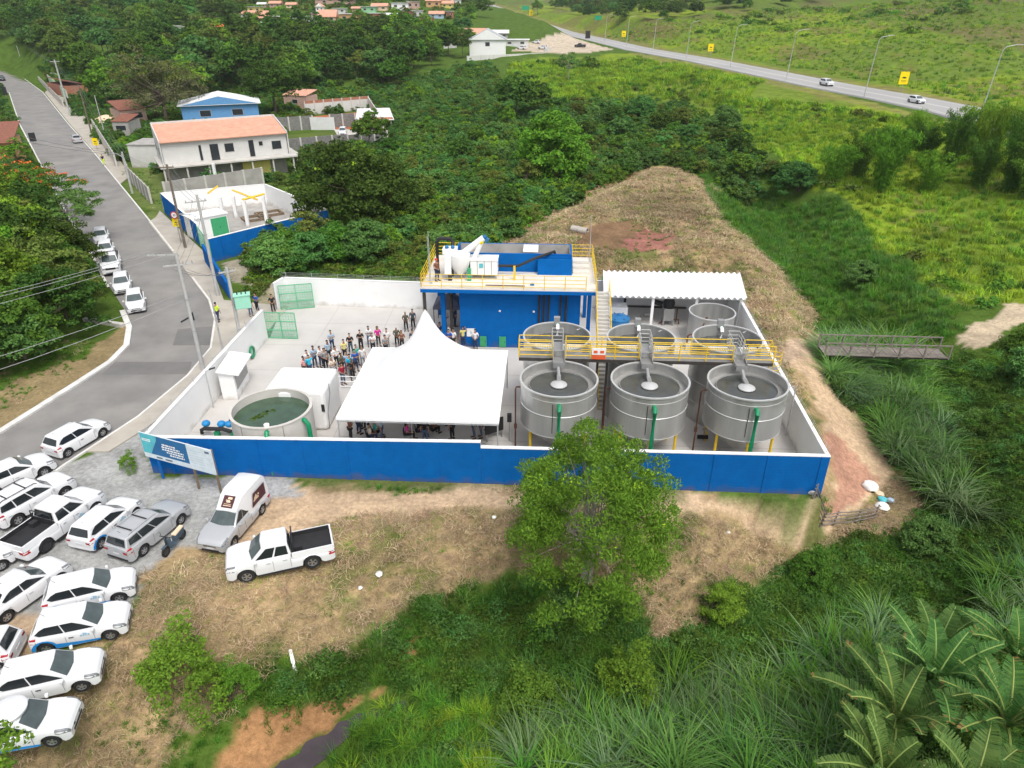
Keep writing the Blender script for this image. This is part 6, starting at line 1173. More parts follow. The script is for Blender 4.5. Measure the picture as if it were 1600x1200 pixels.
[MB().cyl((x, 0, .45), (x, 0, .72), .05, .035, 8).build('bushing', 'black_plastic', tf) for x in (-.3, 0, .3)]; MB().bx(-.6, .6, -.4, .4, .45, .5).build('lid', 'mint', tf); MB().box((-.62, 0, 0), (.16, .12, .5)).build('hanger', 'grey_metal', tf)
D_ = pole(290, 388, 9.2, 'dark weathered wooden pole with round and yellow signs beside the blue street wall', m='pole_wood', r0=.16, arms=((8.9, 1.6, -.1, .1),))
E_p = pole(207, 302, 5.8, 'pale concrete pole at the grass verge by the plastered wall', r0=.16, lamp=5.0); F_ = pole(110, 182, 12.4, 'tall pale pole far up the street', r0=.22, r1=.14, arms=((12.0, 2.2, 0, .1),), lamp=9)
G_p = pole(143, 208, 9.5, 'dark wooden pole by the sand pile up the street', m='pole_wood', r0=.16); H_p = pole(348, 548, 5.2, 'short leaning grey post with wires at the kerb bend', r0=.08, r1=.05)
I_p = pole(43, 100, 9.0, 'farthest small pole at the upper end of the street', r0=.15, arms=((8.5, 1.6, 0, 0),)); J_p = pole(165, 215, 8.0, 'thin pole behind the yellow street sign', r0=.10, r1=.07); K_p = pole(37, 108, 8.5, 'small pole just left of the farthest one', r0=.12)
L_p = thing('power_pole', (-62, 22, 0), 0, None, None)
bpy.data.objects.remove(L_p)
def wires(name, pairs, label, r=.014, sag=.5, m='pale_wire', grp='overhead wires'):
    """one span of parallel wires"""
    b = MB()
    for a, c in pairs:
        a = Vector(a); c = Vector(c); b.tube([a.lerp(c, k / 10) - Vector((0, 0, sag * 4 * (k / 10) * (1 - k / 10))) for k in range(11)], r, 5)
    o = b.build(name, m, None); tag(o, label, 'wires', grp)
def pt(o, x, z, y=0): return Vector((o.location.x + x, o.location.y + y, z))
LO = Vector((-52, 26, 0))
wires('overhead_wires', [(pt(A_, -2.0 + .6 * k, 9.15), LO + Vector((k * .8, k * -.8, 8.9))) for k in (0, 1, 3)], 'upper power wires from the kerbside pole to the left picture edge', .016, 1.0)
wires('overhead_wires', [(pt(A_, -.15, 6.2 - .25 * k), LO + Vector((3 + k, -2, 5.8 - .4 * k))) for k in (0, 2)], 'lower cables from the kerbside pole across the street to the left', .02, 1.2)
for a, c, za, zc, l in ((A_, B_, 8.4, 8.9, 'between the two tall concrete poles'), (B_, D_, 8.9, 8.9, 'from the tall concrete pole to the dark wooden pole'), (D_, E_p, 8.8, 5.4, 'along the blue street wall'), (E_p, G_p, 5.5, 8.5, 'past the plastered wall'), (G_p, F_, 8.7, 11.5, 'up the street to the tall pale pole'), (F_, I_p, 11.5, 8.5, 'at the far end of the street'), (A_, C_, 8.0, 7.2, 'from the kerbside pole to the transformer pole')):
    wires('overhead_wires', [(pt(a, .5 * k, za), pt(c, .5 * k, zc)) for k in (-1, 0, 1)], 'power wires ' + l, .014, .4, 'wire')
b = MB(); b.cyl((0, 0, 0), (-.55, -.1, -.28), .06, n=8); b.cyl((.3, .05, .4), (.32, .05, -.2), .09, n=8); cb = b.build('cable_joint', 'black_plastic', None); cb.location = pt(A_, -.2, 4.3); tag(cb, 'black cable joint hanging on the kerbside power pole', 'cable joint')
wires('overhead_wires', [((E_p.location.x, E_p.location.y, 5.5), at(0, 245) + Vector((0, 0, 5))), ((E_p.location.x, E_p.location.y, 5.3), at(0, 250) + Vector((0, 0, 4.5)))], 'dark cables crossing the street towards the orange house', .03, .5, 'wire')
# street signs
def plate_sign(loc, rz, w, h, z0, m, label, group=None, mark=True, name='road_sign', back=None, two=False, cat='road sign'):
    t = thing(name, loc, rz, label, cat, group); MB().bx(-w / 2, w / 2, -.03, 0, z0, z0 + h).build('plate', m, t)
    for x in ((-w * .3, w * .3) if two else (0,)): MB().cyl((x, .05, -.3), (x, .05, z0 + h * .9), .05 if w < 1.5 else .07, n=8).build('post', 'grey_metal', t)
    if mark:
        b = MB(); b.add([(-w * .28, -.04, z0 + h * .50), (w * .05, -.04, z0 + h * .46), (w * .26, -.04, z0 + h * .50), (w * .15, -.04, z0 + h * .58), (-w * .1, -.04, z0 + h * .60)], [(0, 1, 2, 3, 4)]); b.bx(-w * .3, w * .3, -.04, -.036, z0 + h * .28, z0 + h * .31); b.bx(-w * .24, w * .24, -.04, -.036, z0 + h * .18, z0 + h * .21); b.build('sign_marks', 'black_plastic', t)
    return t
plate_sign(at(283, 381), R(-8), .85, .95, 2.0, 'sign_yellow', 'small yellow warning plate with black lettering on the dark wooden pole', cat='road sign')
t = thing('speed_limit_sign', at(283.5, 381) + Vector((0, -.1, 0)), R(-8), 'round white speed sign with red ring reading 30 above the yellow plate', 'road sign'); MB(Matrix.Translation((0, -.05, 3.35)) @ Matrix.Rotation(R(90), 4, 'X')).lathe([(.001, 0), (.42, 0), (.42, .03), (.001, .03)], 24).build('red_ring', 'red_paint', t)
MB(Matrix.Translation((0, -.085, 3.35)) @ Matrix.Rotation(R(90), 4, 'X')).disc((0, 0, 0), .31, 24).build('white_face', 'paper', t); MB().cyl((0, .05, 1.0), (0, .05, 3.6), .035).build('post', 'grey_metal', t)
cu = bpy.data.curves.new('digits', 'FONT'); cu.body = '30'; cu.size = .36; cu.align_x = 'CENTER'; cu.extrude = .004; co = bpy.data.objects.new('digits', cu); COL.objects.link(co); bpy.context.view_layer.update()
dm = bpy.data.meshes.new_from_object(co.evaluated_get(bpy.context.evaluated_depsgraph_get())); bpy.data.objects.remove(co); dm.materials.clear(); dm.materials.append(M['black_plastic']); do = link('digits', dm, t); do.location = (0, -.095, 3.23); do.rotation_euler = (R(90), 0, 0)
plate_sign(at(152, 234), R(-15), 1.2, 1.3, .8, 'sign_yellow', 'yellow road sign on the pavement beside the pale silver car')
# highway furniture
def hz_at(px, py):
    z = 6.3
    for _ in range(4): p = at(px, py, z); z = H1(p.x, p.y)
    return at(px, py, z)
GY_ = 'yellow signs beside the highway'
for px, py, w, h, l in ((1407, 149, 1.9, 2.6, 'largest, nearest yellow highway sign, above the pale hatchback'), (1109, 92, 1.9, 2.5, 'yellow highway sign second nearest, midway along the slope'), (974, 67, 2.1, 2.8, 'yellow highway sign third nearest, left of the lone roadside sign')): plate_sign(hz_at(px, py - 3), R(-8), w, h, 1.9, 'sign_yellow', l, GY_)
plate_sign(ata(830, 29, 560), 0, 3.0, 4.0, 2.0, 'sign_yellow', 'farthest yellow highway sign near the top of the road', GY_); plate_sign(ata(821, 23, 600), 0, 6, 3.2, 3.5, 'sign_green', 'wide green direction sign above the far bend of the highway', mark=False, two=True); plate_sign(ata(934, 40, 430), 0, 4.2, 2.4, 3, 'sign_green', 'small green sign in the grass right of the junction', mark=False, two=True)
for px, py, a, w, h, l in ((918, 66, 330, 2.3, 3.2, 'dark upright sign back beside the bare dirt lot'), (842, 45, 440, 3.0, 2.6, 'square dark sign back by the small silver car'), (811, 31, 560, 3.2, 2.6, 'dark sign back highest up the highway')): plate_sign(ata(px, py, a), 0, w, h, 1.6, 'black_plastic', l, 'dark sign backs along the highway', mark=False)
for px, py, h in ((10, 152, 2.2), (54, 226, 1.6)):
    plate_sign(at(px, py), R(30), 1.1, h, .6, 'black_plastic', 'black sign back at the left kerb, ' + ('by the dark blue car' if px < 20 else 'by the yellow-green shrub'), 'black sign backs at the left kerb', mark=False)
for i, (px, py) in enumerate(((1529, 188), (1350, 151), (1228, 126), (1141, 105), (1072, 91), (1020, 79), (979, 70), (945, 63))):
    p = at(px, py, 6.3); t = thing('street_lamp', (p.x, p.y, 6.0), R(-10), ['nearest highway street lamp, at the right behind the bamboo', 'second nearest highway street lamp, right of the white off-roader', 'third highway street lamp, left of the white off-roader', 'fourth highway street lamp, just right of the second yellow sign', 'fifth highway street lamp, left of the second yellow sign', 'sixth highway street lamp, between two yellow signs', 'seventh highway street lamp, beside the third yellow sign', 'farthest highway street lamp, near the dark sign back'][i], 'street lamp', 'street lamps along the highway')
    MB().cyl((0, 0, 0), (.5, 0, 11.2), .11, .06, 8).build('post', 'galvanised', t, True); MB().tube([(.5, 0, 11.2), (1.0, .1, 11.8), (2.6, .3, 12.1)], .05, 6).build('arm', 'galvanised', t); MB().box((3.0, .35, 12.12), (.9, .3, .12)).build('lamp_head', 'pole_concrete', t)
# ---------------- footbridge, fences, litter ----------------
BL_, BR_ = at(1283, 549, .1), at(1474, 554, .1); d = BR_ - BL_; L = d.length; t = thing('footbridge', BL_, math.atan2(d.y, d.x), 'grey timber footbridge with cross-braced rails over the overgrown creek', 'bridge')
b = MB(); [b.bx(k * .3 + .01, k * .3 + .29, -.75, .75, .05, .10) for k in range(int(L / .3))]; b.build('deck', 'grey_wood', t)
b = MB(); b.bx(0, L, -.7, -.6, -.12, .05); b.bx(0, L, .6, .7, -.12, .05); b.build('beam', 'dark_beam', t)
for y in (-.8, .8):
    b = MB(); n = 5; s = L / n
    for k in range(n + 1): b.bx(k * s - .05, k * s + .05, y - .05, y + .05, -.05, 1.15)
    for z in (1.1, .1): b.bx(0, L, y - .035, y + .035, z - .04, z + .04)
    for k in range(n): b.cyl((k * s, y, .12), (k * s + s / 2, y, 1.08), .03, n=5); b.cyl((k * s + s, y, .12), (k * s + s / 2, y, 1.08), .03, n=5)
    b.build('side_rail', 'grey_wood', t)
FP = [hit(px, py) for px, py in ((1256, 832), (1279, 829), (1300, 825), (1336, 818), (1364, 812))]; t = thing('plank_fence', FP[0], 0, 'crooked low plank fence on leaning posts at the bend of the dirt track', 'fence')
for p in FP: q = p - FP[0]; MB().cyl(q + Vector((0, 0, -.2)), q + Vector((.18, .1, 1.0)), .05, .045, 7).build('post', 'grey_wood', t)
b = MB()
for z in (.25, .5, .75, .95):
    for p, q in zip(FP[:-1], FP[1:]): u = p - FP[0]; v = q - FP[0]; b.tube([u + Vector((z * .18 - .1, z * .1 - .06, z)), (u + v) / 2 + Vector((z * .18, z * .1 - .06, z - .05)), v + Vector((z * .18 + .1, z * .1 - .06, z))], .035, 5)
b.build('planks', 'grey_wood', t)
def lump(px, py, r, m, label, name, cat, sc=(1, 1, .6), group=None, z=None):
    p = hit(px, py); rr = random.Random(int(px * 7 + py)); b = MB(); b.sphere((0, 0, r * .4), r, 9, 6, sc); b.v = [(x * rr.uniform(.8, 1.2), y * rr.uniform(.8, 1.2), z_) for x, y, z_ in b.v]; o = b.build(name, m, None, True); o.location = p; tag(o, label, cat, group); return o
for px, py, r, m, l in ((1358, 768, .5, 'paper', 'large white rubbish sack at the top of the rubbish heap by the plank fence'), (1372, 776, .3, 'cream', 'cream rubbish bag in the middle of the heap by the plank fence'), (1378, 783, .3, 'sign_teal', 'bluish rubbish bag in the heap by the plank fence'), (1376, 800, .4, 'paper', 'white rubbish bag just right of the plank fence end'), (1390, 786, .25, 'cl_lblue', 'small pale blue rubbish bag at the right of the heap')): lump(px, py, r, m, l, 'rubbish_bag', 'rubbish bag')
lump(1266, 776, .32, 'boulder', 'pale boulder at the foot of the blue wall near its right corner', 'boulder', 'rock'); lump(593, 903, .19, 'paper', 'white crumpled litter on the dry grass, largest one', 'litter', 'litter'); lump(565, 932, .12, 'paper', 'small white litter scrap below the largest one', 'litter', 'litter'); lump(1137, 838, .12, 'paper', 'white litter scrap on the dry grass right of the leafy tree', 'litter', 'litter'); lump(772, 812, .14, 'paper', 'white litter scrap by the dirt track left of the leafy tree', 'litter', 'litter')
p = hit(459, 1040); o = MB().box((0, 0, .15), (.16, 1.1, .05), R(25), R(30)).build('white_plank', 'paper', None); o.location = p; tag(o, 'short white plank lying in the weeds above the creek bank', 'plank')
p = hit(893, 363); t = thing('pipe_stack', p, R(-30), 'two pale concrete pipes lying on the spoil heap behind the building', 'pipes', sc=.75); MB(Matrix.Rotation(R(90), 4, 'Y')).lathe([(.4, 0), (.5, 0), (.5, 1.3), (.4, 1.3)], 16, closed=True).build('concrete_pipe', 'pipe_concrete', t, True).location = (0, 0, .45)
MB(Matrix.Rotation(R(90), 4, 'Y')).lathe([(.4, 0), (.5, 0), (.5, 1.3), (.4, 1.3)], 16, closed=True).build('concrete_pipe', 'pipe_concrete', t, True).location = (1.35, -.2, .45)
o = MB().bx(-2.1, 2.1, -.2, .2, 0, .3).build('culvert_head', 'pale_concrete', None); o.location = at(163, 506); o.rotation_euler = (0, 0, R(-18)); tag(o, 'low pale concrete culvert edge on the bank left of the street bend', 'culvert')

# ---------------- buildings on the left ----------------
def win(parent, x, z, w, h, y=-.0, m='window_dark', sx=None, name='window'):
    f = MB(); f.bx(x - w / 2 - .06, x + w / 2 + .06, y - .045, y - .003, z - .06, z + h + .06); fr = f.build(name, 'pale_concrete', parent); MB().bx(x - w / 2, x + w / 2, y - .06, y - .047, z, z + h).build('pane', m, fr); return fr
# long two-storey house with salmon roof
p0, p1 = at(265, 290), at(455, 270); d = p1 - p0; L = d.length; rz = math.atan2(d.y, d.x); t = thing('two_storey_house', p0, rz, 'long white two-storey house with salmon tiled roof and open ground floor', 'house')
W = 7.6; MB().bx(0, L, 0, W, 3.0, 6.15).build('wall', 'rough_plaster', t); MB().bx(0.3, L - .3, .8, W - .1, -.2, 2.78).build('lower_wall', 'old_concrete', t)
MB().add([(-.12, -.5, 6.12), (L + .15, -.5, 6.12), (L + .15, W + .3, 7.6), (-.12, W + .3, 7.6), (-.12, -.5, 6.24), (L + .15, -.5, 6.24), (L + .15, W + .3, 7.72), (-.12, W + .3, 7.72)], [(0, 3, 2, 1), (4, 5, 6, 7), (0, 1, 5, 4), (1, 2, 6, 5), (2, 3, 7, 6), (3, 0, 4, 7)]).build('roof', 'terracotta', t)
b = MB()
for x in (-.22, L + .08): b.hexa([(x, -.4, 3.0), (x + .14, -.4, 3.0), (x + .14, W + .2, 3.0), (x, W + .2, 3.0), (x, -.4, 6.45), (x + .14, -.4, 6.45), (x + .14, W + .2, 8.0), (x, W + .2, 8.0)])
b.build('gable_parapet', 'rough_plaster', t); MB().bx(-.1, L + .1, W + .32, W + .44, 3.0, 8.0).build('rear_parapet', 'rough_plaster', t)
MB().bx(-.8, L + 1.6, -2.0, W, 2.785, 2.99).build('veranda_slab', 'pale_concrete', t)
for k in range(7): MB().bx(-.5 + k * (L + 1.6) / 6.3, -.28 + k * (L + 1.6) / 6.3, -1.8, -1.58, -.3, 2.78).build('post', 'pale_concrete', t)
MB().bx(L * .60, L * .83, -.3, -.2, .2, 2.4).build('yellow_shutter', 'yellow_wall', t)
for u, w, z, h in ((.29, .35, 3.2, 2.2), (.40, 1.2, 3.05, 2.35), (.52, 1.3, 4.1, 1.2), (.70, .75, 3.1, 2.4), (.78, .55, 4.6, .6), (.91, 1.4, 3.9, 1.2)): win(t, L * u, z, w, h)
b = MB(); 
for y, z in ((2.2, 4.2), (5.6, 4.4)): b.bx(-.26, -.225, y - .4, y + .4, z, z + .9)
b.build('side_windows', 'window_dark', t)
# plastered boundary building
BOXES = []
def plainbox(name, a, c, depth, h, wm, label, cat='building', roof=None, rh=.12, slope=0, wins=(), over=.15, group=None, base=-.5):
    a = Vector(a); c = Vector(c); d = c - a; L = d.length; t = thing(name, a, math.atan2(d.y, d.x), label, cat, group); MB().bx(0, L, 0, depth, base, h).build('wall', wm, t)
    u_ = d / L; n_ = Vector((-u_.y, u_.x, 0)); BOXES.append([tuple(q)[:2] for q in (a - u_ - n_ * 1.5, c + u_ - n_ * 1.5, c + u_ + n_ * (depth + 1), a - u_ + n_ * (depth + 1))])
    if slope == 'gable':
        g = MB(); o_ = over; r_ = depth * rh; g.add([(-o_, -o_, h), (L + o_, -o_, h), (L + o_, depth / 2, h + r_), (-o_, depth / 2, h + r_), (L + o_, depth + o_, h), (-o_, depth + o_, h), (-o_, -o_, h - .12), (L + o_, -o_, h - .12), (L + o_, depth + o_, h - .12), (-o_, depth + o_, h - .12)], [(0, 1, 2, 3), (3, 2, 4, 5), (0, 3, 5, 9, 6), (1, 7, 8, 4, 2), (6, 7, 1, 0), (5, 4, 8, 9), (9, 8, 7, 6)]); g.build('roof', roof, t)
    elif slope == 'gableY':
        g = MB(); o_ = over; r_ = L * rh; g.add([(-o_, -o_, h), (L / 2, -o_, h + r_), (L + o_, -o_, h), (-o_, depth + o_, h), (L / 2, depth + o_, h + r_), (L + o_, depth + o_, h), (-o_, -o_, h - .12), (L + o_, -o_, h - .12), (L + o_, depth + o_, h - .12), (-o_, depth + o_, h - .12)], [(0, 1, 4, 3), (1, 2, 5, 4), (9, 8, 7, 6), (0, 3, 9, 6), (2, 7, 8, 5), (3, 4, 5, 8, 9), (0, 6, 7, 2, 1)]); g.build('roof', roof, t)
        q = MB(); q.add([(0.05, -o_ - .01, h - .02), (L - .05, -o_ - .01, h - .02), (L / 2, -o_ - .01, h + r_ - .12)], [(0, 1, 2)]); q.build('gable_wall', wm, t)
    elif roof:
        g = MB(); s_ = slope or 0; g.hexa([(-over, -over, h + .005), (L + over, -over, h + .005), (L + over, depth + over, h + s_ + .005), (-over, depth + over, h + s_ + .005), (-over, -over, h + .12), (L + over, -over, h + .12), (L + over, depth + over, h + s_ + .12), (-over, depth + over, h + s_ + .12)]); g.build('roof', roof, t)
    for u, z, w, hh in wins: win(t, L * u, z, w, hh)
    return t
plainbox('plastered_building', at(207, 262), at(258, 262), 6, 3.6, 'rough_plaster', 'flat grey plastered building block left of the salmon-roofed house', roof='old_concrete')
plainbox('plastered_building', at(180, 213), at(205, 213), 5, 2.8, 'old_concrete', 'low dark-roofed shed above the plastered block', roof='old_tile', slope=.8, wins=((.5, 1.2, 2.0, .9),))
plainbox('low_house', at(192, 196), at(232, 192), 7, 3.0, 'pink_wall', 'low house with dark brown tiled roof and wide dark window under the wide grey tree', roof='old_tile', slope=1.4, wins=((.55, 1.3, 3.2, 1.1),), cat='house')
o = MB().lathe([(2.6, 0), (2.0, .9), (1.0, 1.6), (.01, 1.9)], 16).build('sand_pile', 'cream', None, True); o.location = at(168, 190); o.scale = (1.3, .8, .8); tag(o, 'pale sand-coloured heap behind the wall by the street', 'sand heap')
plainbox('blue_warehouse', (-72, 163, 0), (-57, 168.5, 0), 9, 4.4, 'light_blue_wall', 'light blue warehouse with white gabled roof and a row of roof vents', cat='warehouse', roof='roof_white', slope='gableY', rh=.11, over=.7, wins=((.30, 2.0, 2.2, 1.2), (.72, 2.0, 2.2, 1.2)))
bw = bpy.data.objects['blue_warehouse']; b = MB(); [b.sphere((4.0 + .6 * (k % 2), 1 + k * .9, 5.1 + .08 * (k % 2)), .35, 8, 5) for k in range(8)]; b.build('roof_vents', 'grey_metal', bw)
plainbox('low_house', at(140, 150), at(112, 143), 6, 3, 'brick_red', 'small house with rusty brown roof hidden in trees up the street', roof='old_tile', slope=1.5, cat='house')
plainbox('low_house', at(445, 168), at(480, 170), 5, 3.0, 'pink_wall', 'pinkish low house with orange roof behind the dark tree', roof='terracotta', slope=1.0, cat='house', wins=((.5, 1.2, 1.5, .9),))
plainbox('orange_house', at(-60, 268), at(27, 262), 9, 4.0, 'orange_wall', 'orange house with old dark red tiled roof at the left picture edge', roof='old_tile', slope=2.0, cat='house', over=.6)
# block walls of the courtyard plots
def bwall(a, c, h, label, m='block_wall', cop='pale_concrete', step=2.6, gcat='wall', grp='grey block walls of the plots', top=None):
    a = Vector(a); c = Vector(c); d = c - a; L = d.length; t = thing('block_wall', a, math.atan2(d.y, d.x), label, gcat, grp); MB().bx(0, L, -.08, .08, -.5, h).build('blocks', m, t)
    if top: MB().bx(0, L, -.085, .085, h * .8, h + .01).build('top_course', top, t)
    k = 0
    while k <= L + .01: MB().bx(k - .14, k + .14, -.13, .13, -.5, h + .05).build('pillar', cop, t); k += L / max(1, round(L / step))
    return t
bwall(at(415, 207), at(490, 202), 2.8, 'grey block wall with pale pillars left of the white gate'); bwall(at(517, 200), at(556, 198), 2.8, 'grey block wall with pale pillars right of the white gate')
bwall(at(447, 243), at(545, 234), 2.8, 'long low front block wall right of the salmon-roofed house'); bwall(at(545, 234), at(606, 226), 2.6, 'front block wall below the metal shed roof'); bwall(at(478, 180), at(577, 171), 3.2, 'back boundary wall with brick top course behind the red soil', m='rough_plaster', top='brick_red'); bwall(at(577, 171), at(600, 210), 3.0, 'right boundary wall of the red soil plot', m='rough_plaster')
bwall(at(237, 318), at(205, 285), 2.2, 'old grey wall along the verge above the blue compound', m='old_concrete'); bwall(at(205, 285), at(196, 262), 2.2, 'stained wall piece by the plastered building', m='old_concrete'); bwall(at(148, 205), at(183, 262), 2.4, 'grey stained wall beside the upper pavement', m='old_concrete'); bwall(at(62, 128), at(100, 168), 1.8, 'wall of the far upper street with pale green panel', m='old_concrete'); bwall(at(78, 132), at(108, 160), 3.0, 'light green painted wall up the street', m='green_wall')
t = plate_sign(at(505, 203), 0, 5.2, 2.6, 0, 'fibre_cement', 'plain pale metal gate between the two pillared block walls', mark=False, name='sliding_gate', cat='gate', two=True)
t = thing('metal_shed', at(562, 205), R(8), 'open shed with white and rusty red striped metal roof in the block-walled plot', 'shed'); b = MB(); b.hexa([(-.5, -3, 2.5), (7.5, -3, 2.5), (6.5, 7, 3.6), (-.5, 7, 3.6), (-.5, -3, 2.6), (7.5, -3, 2.6), (6.5, 7, 3.7), (-.5, 7, 3.7)]); b.build('roof', 'fibre_cement', t)
b = MB(); b.hexa([(.3, -2.6, 2.66), (7.3, -2.6, 2.66), (7.1, -1.0, 2.84), (.2, -1.0, 2.84), (.3, -2.6, 2.68), (7.3, -2.6, 2.68), (7.1, -1.0, 2.86), (.2, -1.0, 2.86)]); b.build('rusty_sheets', 'brick_red', t)
for x, y in ((0, -2.5), (6.8, -2.5), (0, 6.5), (6, 6.5)): MB().bx(x - .1, x + .1, y - .1, y + .1, -.3, 2.5).build('post', 'pale_concrete', t)
MB().prism([tuple(at(*q))[:2] for q in ((440, 212), (550, 202), (590, 208), (600, 226), (450, 238))], -.2, .06).build('yard_grass', 'leaf_olive', kind='structure')
MB().prism([tuple(at(*q))[:2] for q in ((478, 183), (578, 174), (597, 206), (480, 200))], -.2, .05).build('red_soil', 'soil_red', kind='structure')
MB().prism([tuple(at(*q))[:2] for q in ((522, 203), (590, 203), (596, 214), (530, 217))], .05, .09).build('yard_paving', 'pale_concrete', kind='structure')
# blue walled compound
Wc = [at(325, 373, 2.6), at(512, 327, 2.6), at(414, 287, 2.6), at(250, 301, 2.6), at(306, 349, 2.6)]
def w5(i, j): return [(Wc[i].x, Wc[i].y, 2.6), (Wc[j].x, Wc[j].y, 2.6)]
wall('compound_wall', w5(0, 1), 'blue_paint', 'blue front wall of the smaller compound, partly behind shrubs', 3.0); wall('compound_wall', w5(3, 4), 'blue_paint', 'blue street-side wall of the smaller compound beside the pavement', 3.0)
wall('compound_wall', w5(1, 2), 'white_paint', 'white right wall of the smaller compound'); wall('compound_wall', w5(2, 3), 'old_concrete', 'white inner face of the rear wall of the smaller compound, grey outside')
wall('compound_wall', [(at(321, 410).x, at(321, 410).y, 2.0), (at(359, 467).x, at(359, 467).y, 1.6)], 'blue_paint', 'loose slanting blue wall piece beside the tall concrete pole', inner='blue_paint')
bwall(at(262, 318), at(413, 293), 2.9, 'grey wall behind the smaller blue compound, below the salmon-roofed house', m='old_concrete')
gate_leaf((Wc[4].x, Wc[4].y, 0), (Wc[0].x, Wc[0].y, 0), 2.3, 'green mesh gate at the street corner of the smaller blue compound')
MB().prism([(p.x, p.y) for p in Wc], -.2, .04).build('compound_yard', 'old_concrete', kind='structure')
def up(px, py, z=0): return at(px, py, z)
p = at(332, 366, .04); q = at(360, 362, .04); plainbox('gate_house', at(308, 377, .04), at(360, 366, .04), 2.6, 2.5, 'white_paint', 'small white service house with green door inside the smaller compound', roof='white_paint', base=0)
gh = [o for o in bpy.data.objects if o.name.startswith('gate_house')][0]; g = MB().bx(2.0, 3.9, -.05, -.01, .1, 2.2).build('door', 'green_door', gh); MB().bx(2.95, 3.01, -.07, -.052, 1.0, 1.15).build('handle', 'black_metal', g)
fr = thing('column_frame', (0, 0, 0), 0, 'row of white columns with yellow beams inside the smaller compound', 'frame')
for px, py, top in ((350, 343, 2.6), (370, 341, 2.6), (388, 354, 3.0), (417, 346, 3.0), (340, 292, 3.2)): c = at(px, py); MB().bx(c.x - .18, c.x + .18, c.y - .18, c.y + .18, .03, top + .2).build('column', 'white_paint', fr)
for a, c in (((363, 297), (402, 312)), ((379, 312), (413, 303)), ((325, 302), (340, 291))): MB().cyl(at(*a, 3.3), at(*c, 3.3), .13, n=4).build('beam', 'yellow_paint', fr)
for px, py, l in ((404, 345, 'dark rectangular pit kerb on the left inside the smaller compound'), (425, 338, 'dark rectangular pit kerb on the right inside the smaller compound')):
    o = MB(); [o.box(c, s_) for c, s_ in (((0, 0, .15), (3.2, .25, .3)), ((0, 2, .15), (3.2, .25, .3)), ((-1.5, 1, .15), (.25, 1.75, .3)), ((1.5, 1, .15), (.25, 1.75, .3)))]; o = o.build('pit_kerb', 'wood', None); o.location = at(px, py, .05); o.rotation_euler = (0, 0, R(35)); tag(o, l, 'kerb')
lump(470, 262, .9, 'paper', 'white and brown crumpled sheet standing in the grass right of the salmon-roofed house', 'tarp_heap', 'tarpaulin', (1, .8, 1.2)); lump(425, 273, .5, 'paper', 'pale rubble lying in the grass near the salmon-roofed house', 'rubble', 'rubble', (1.8, .8, .4))

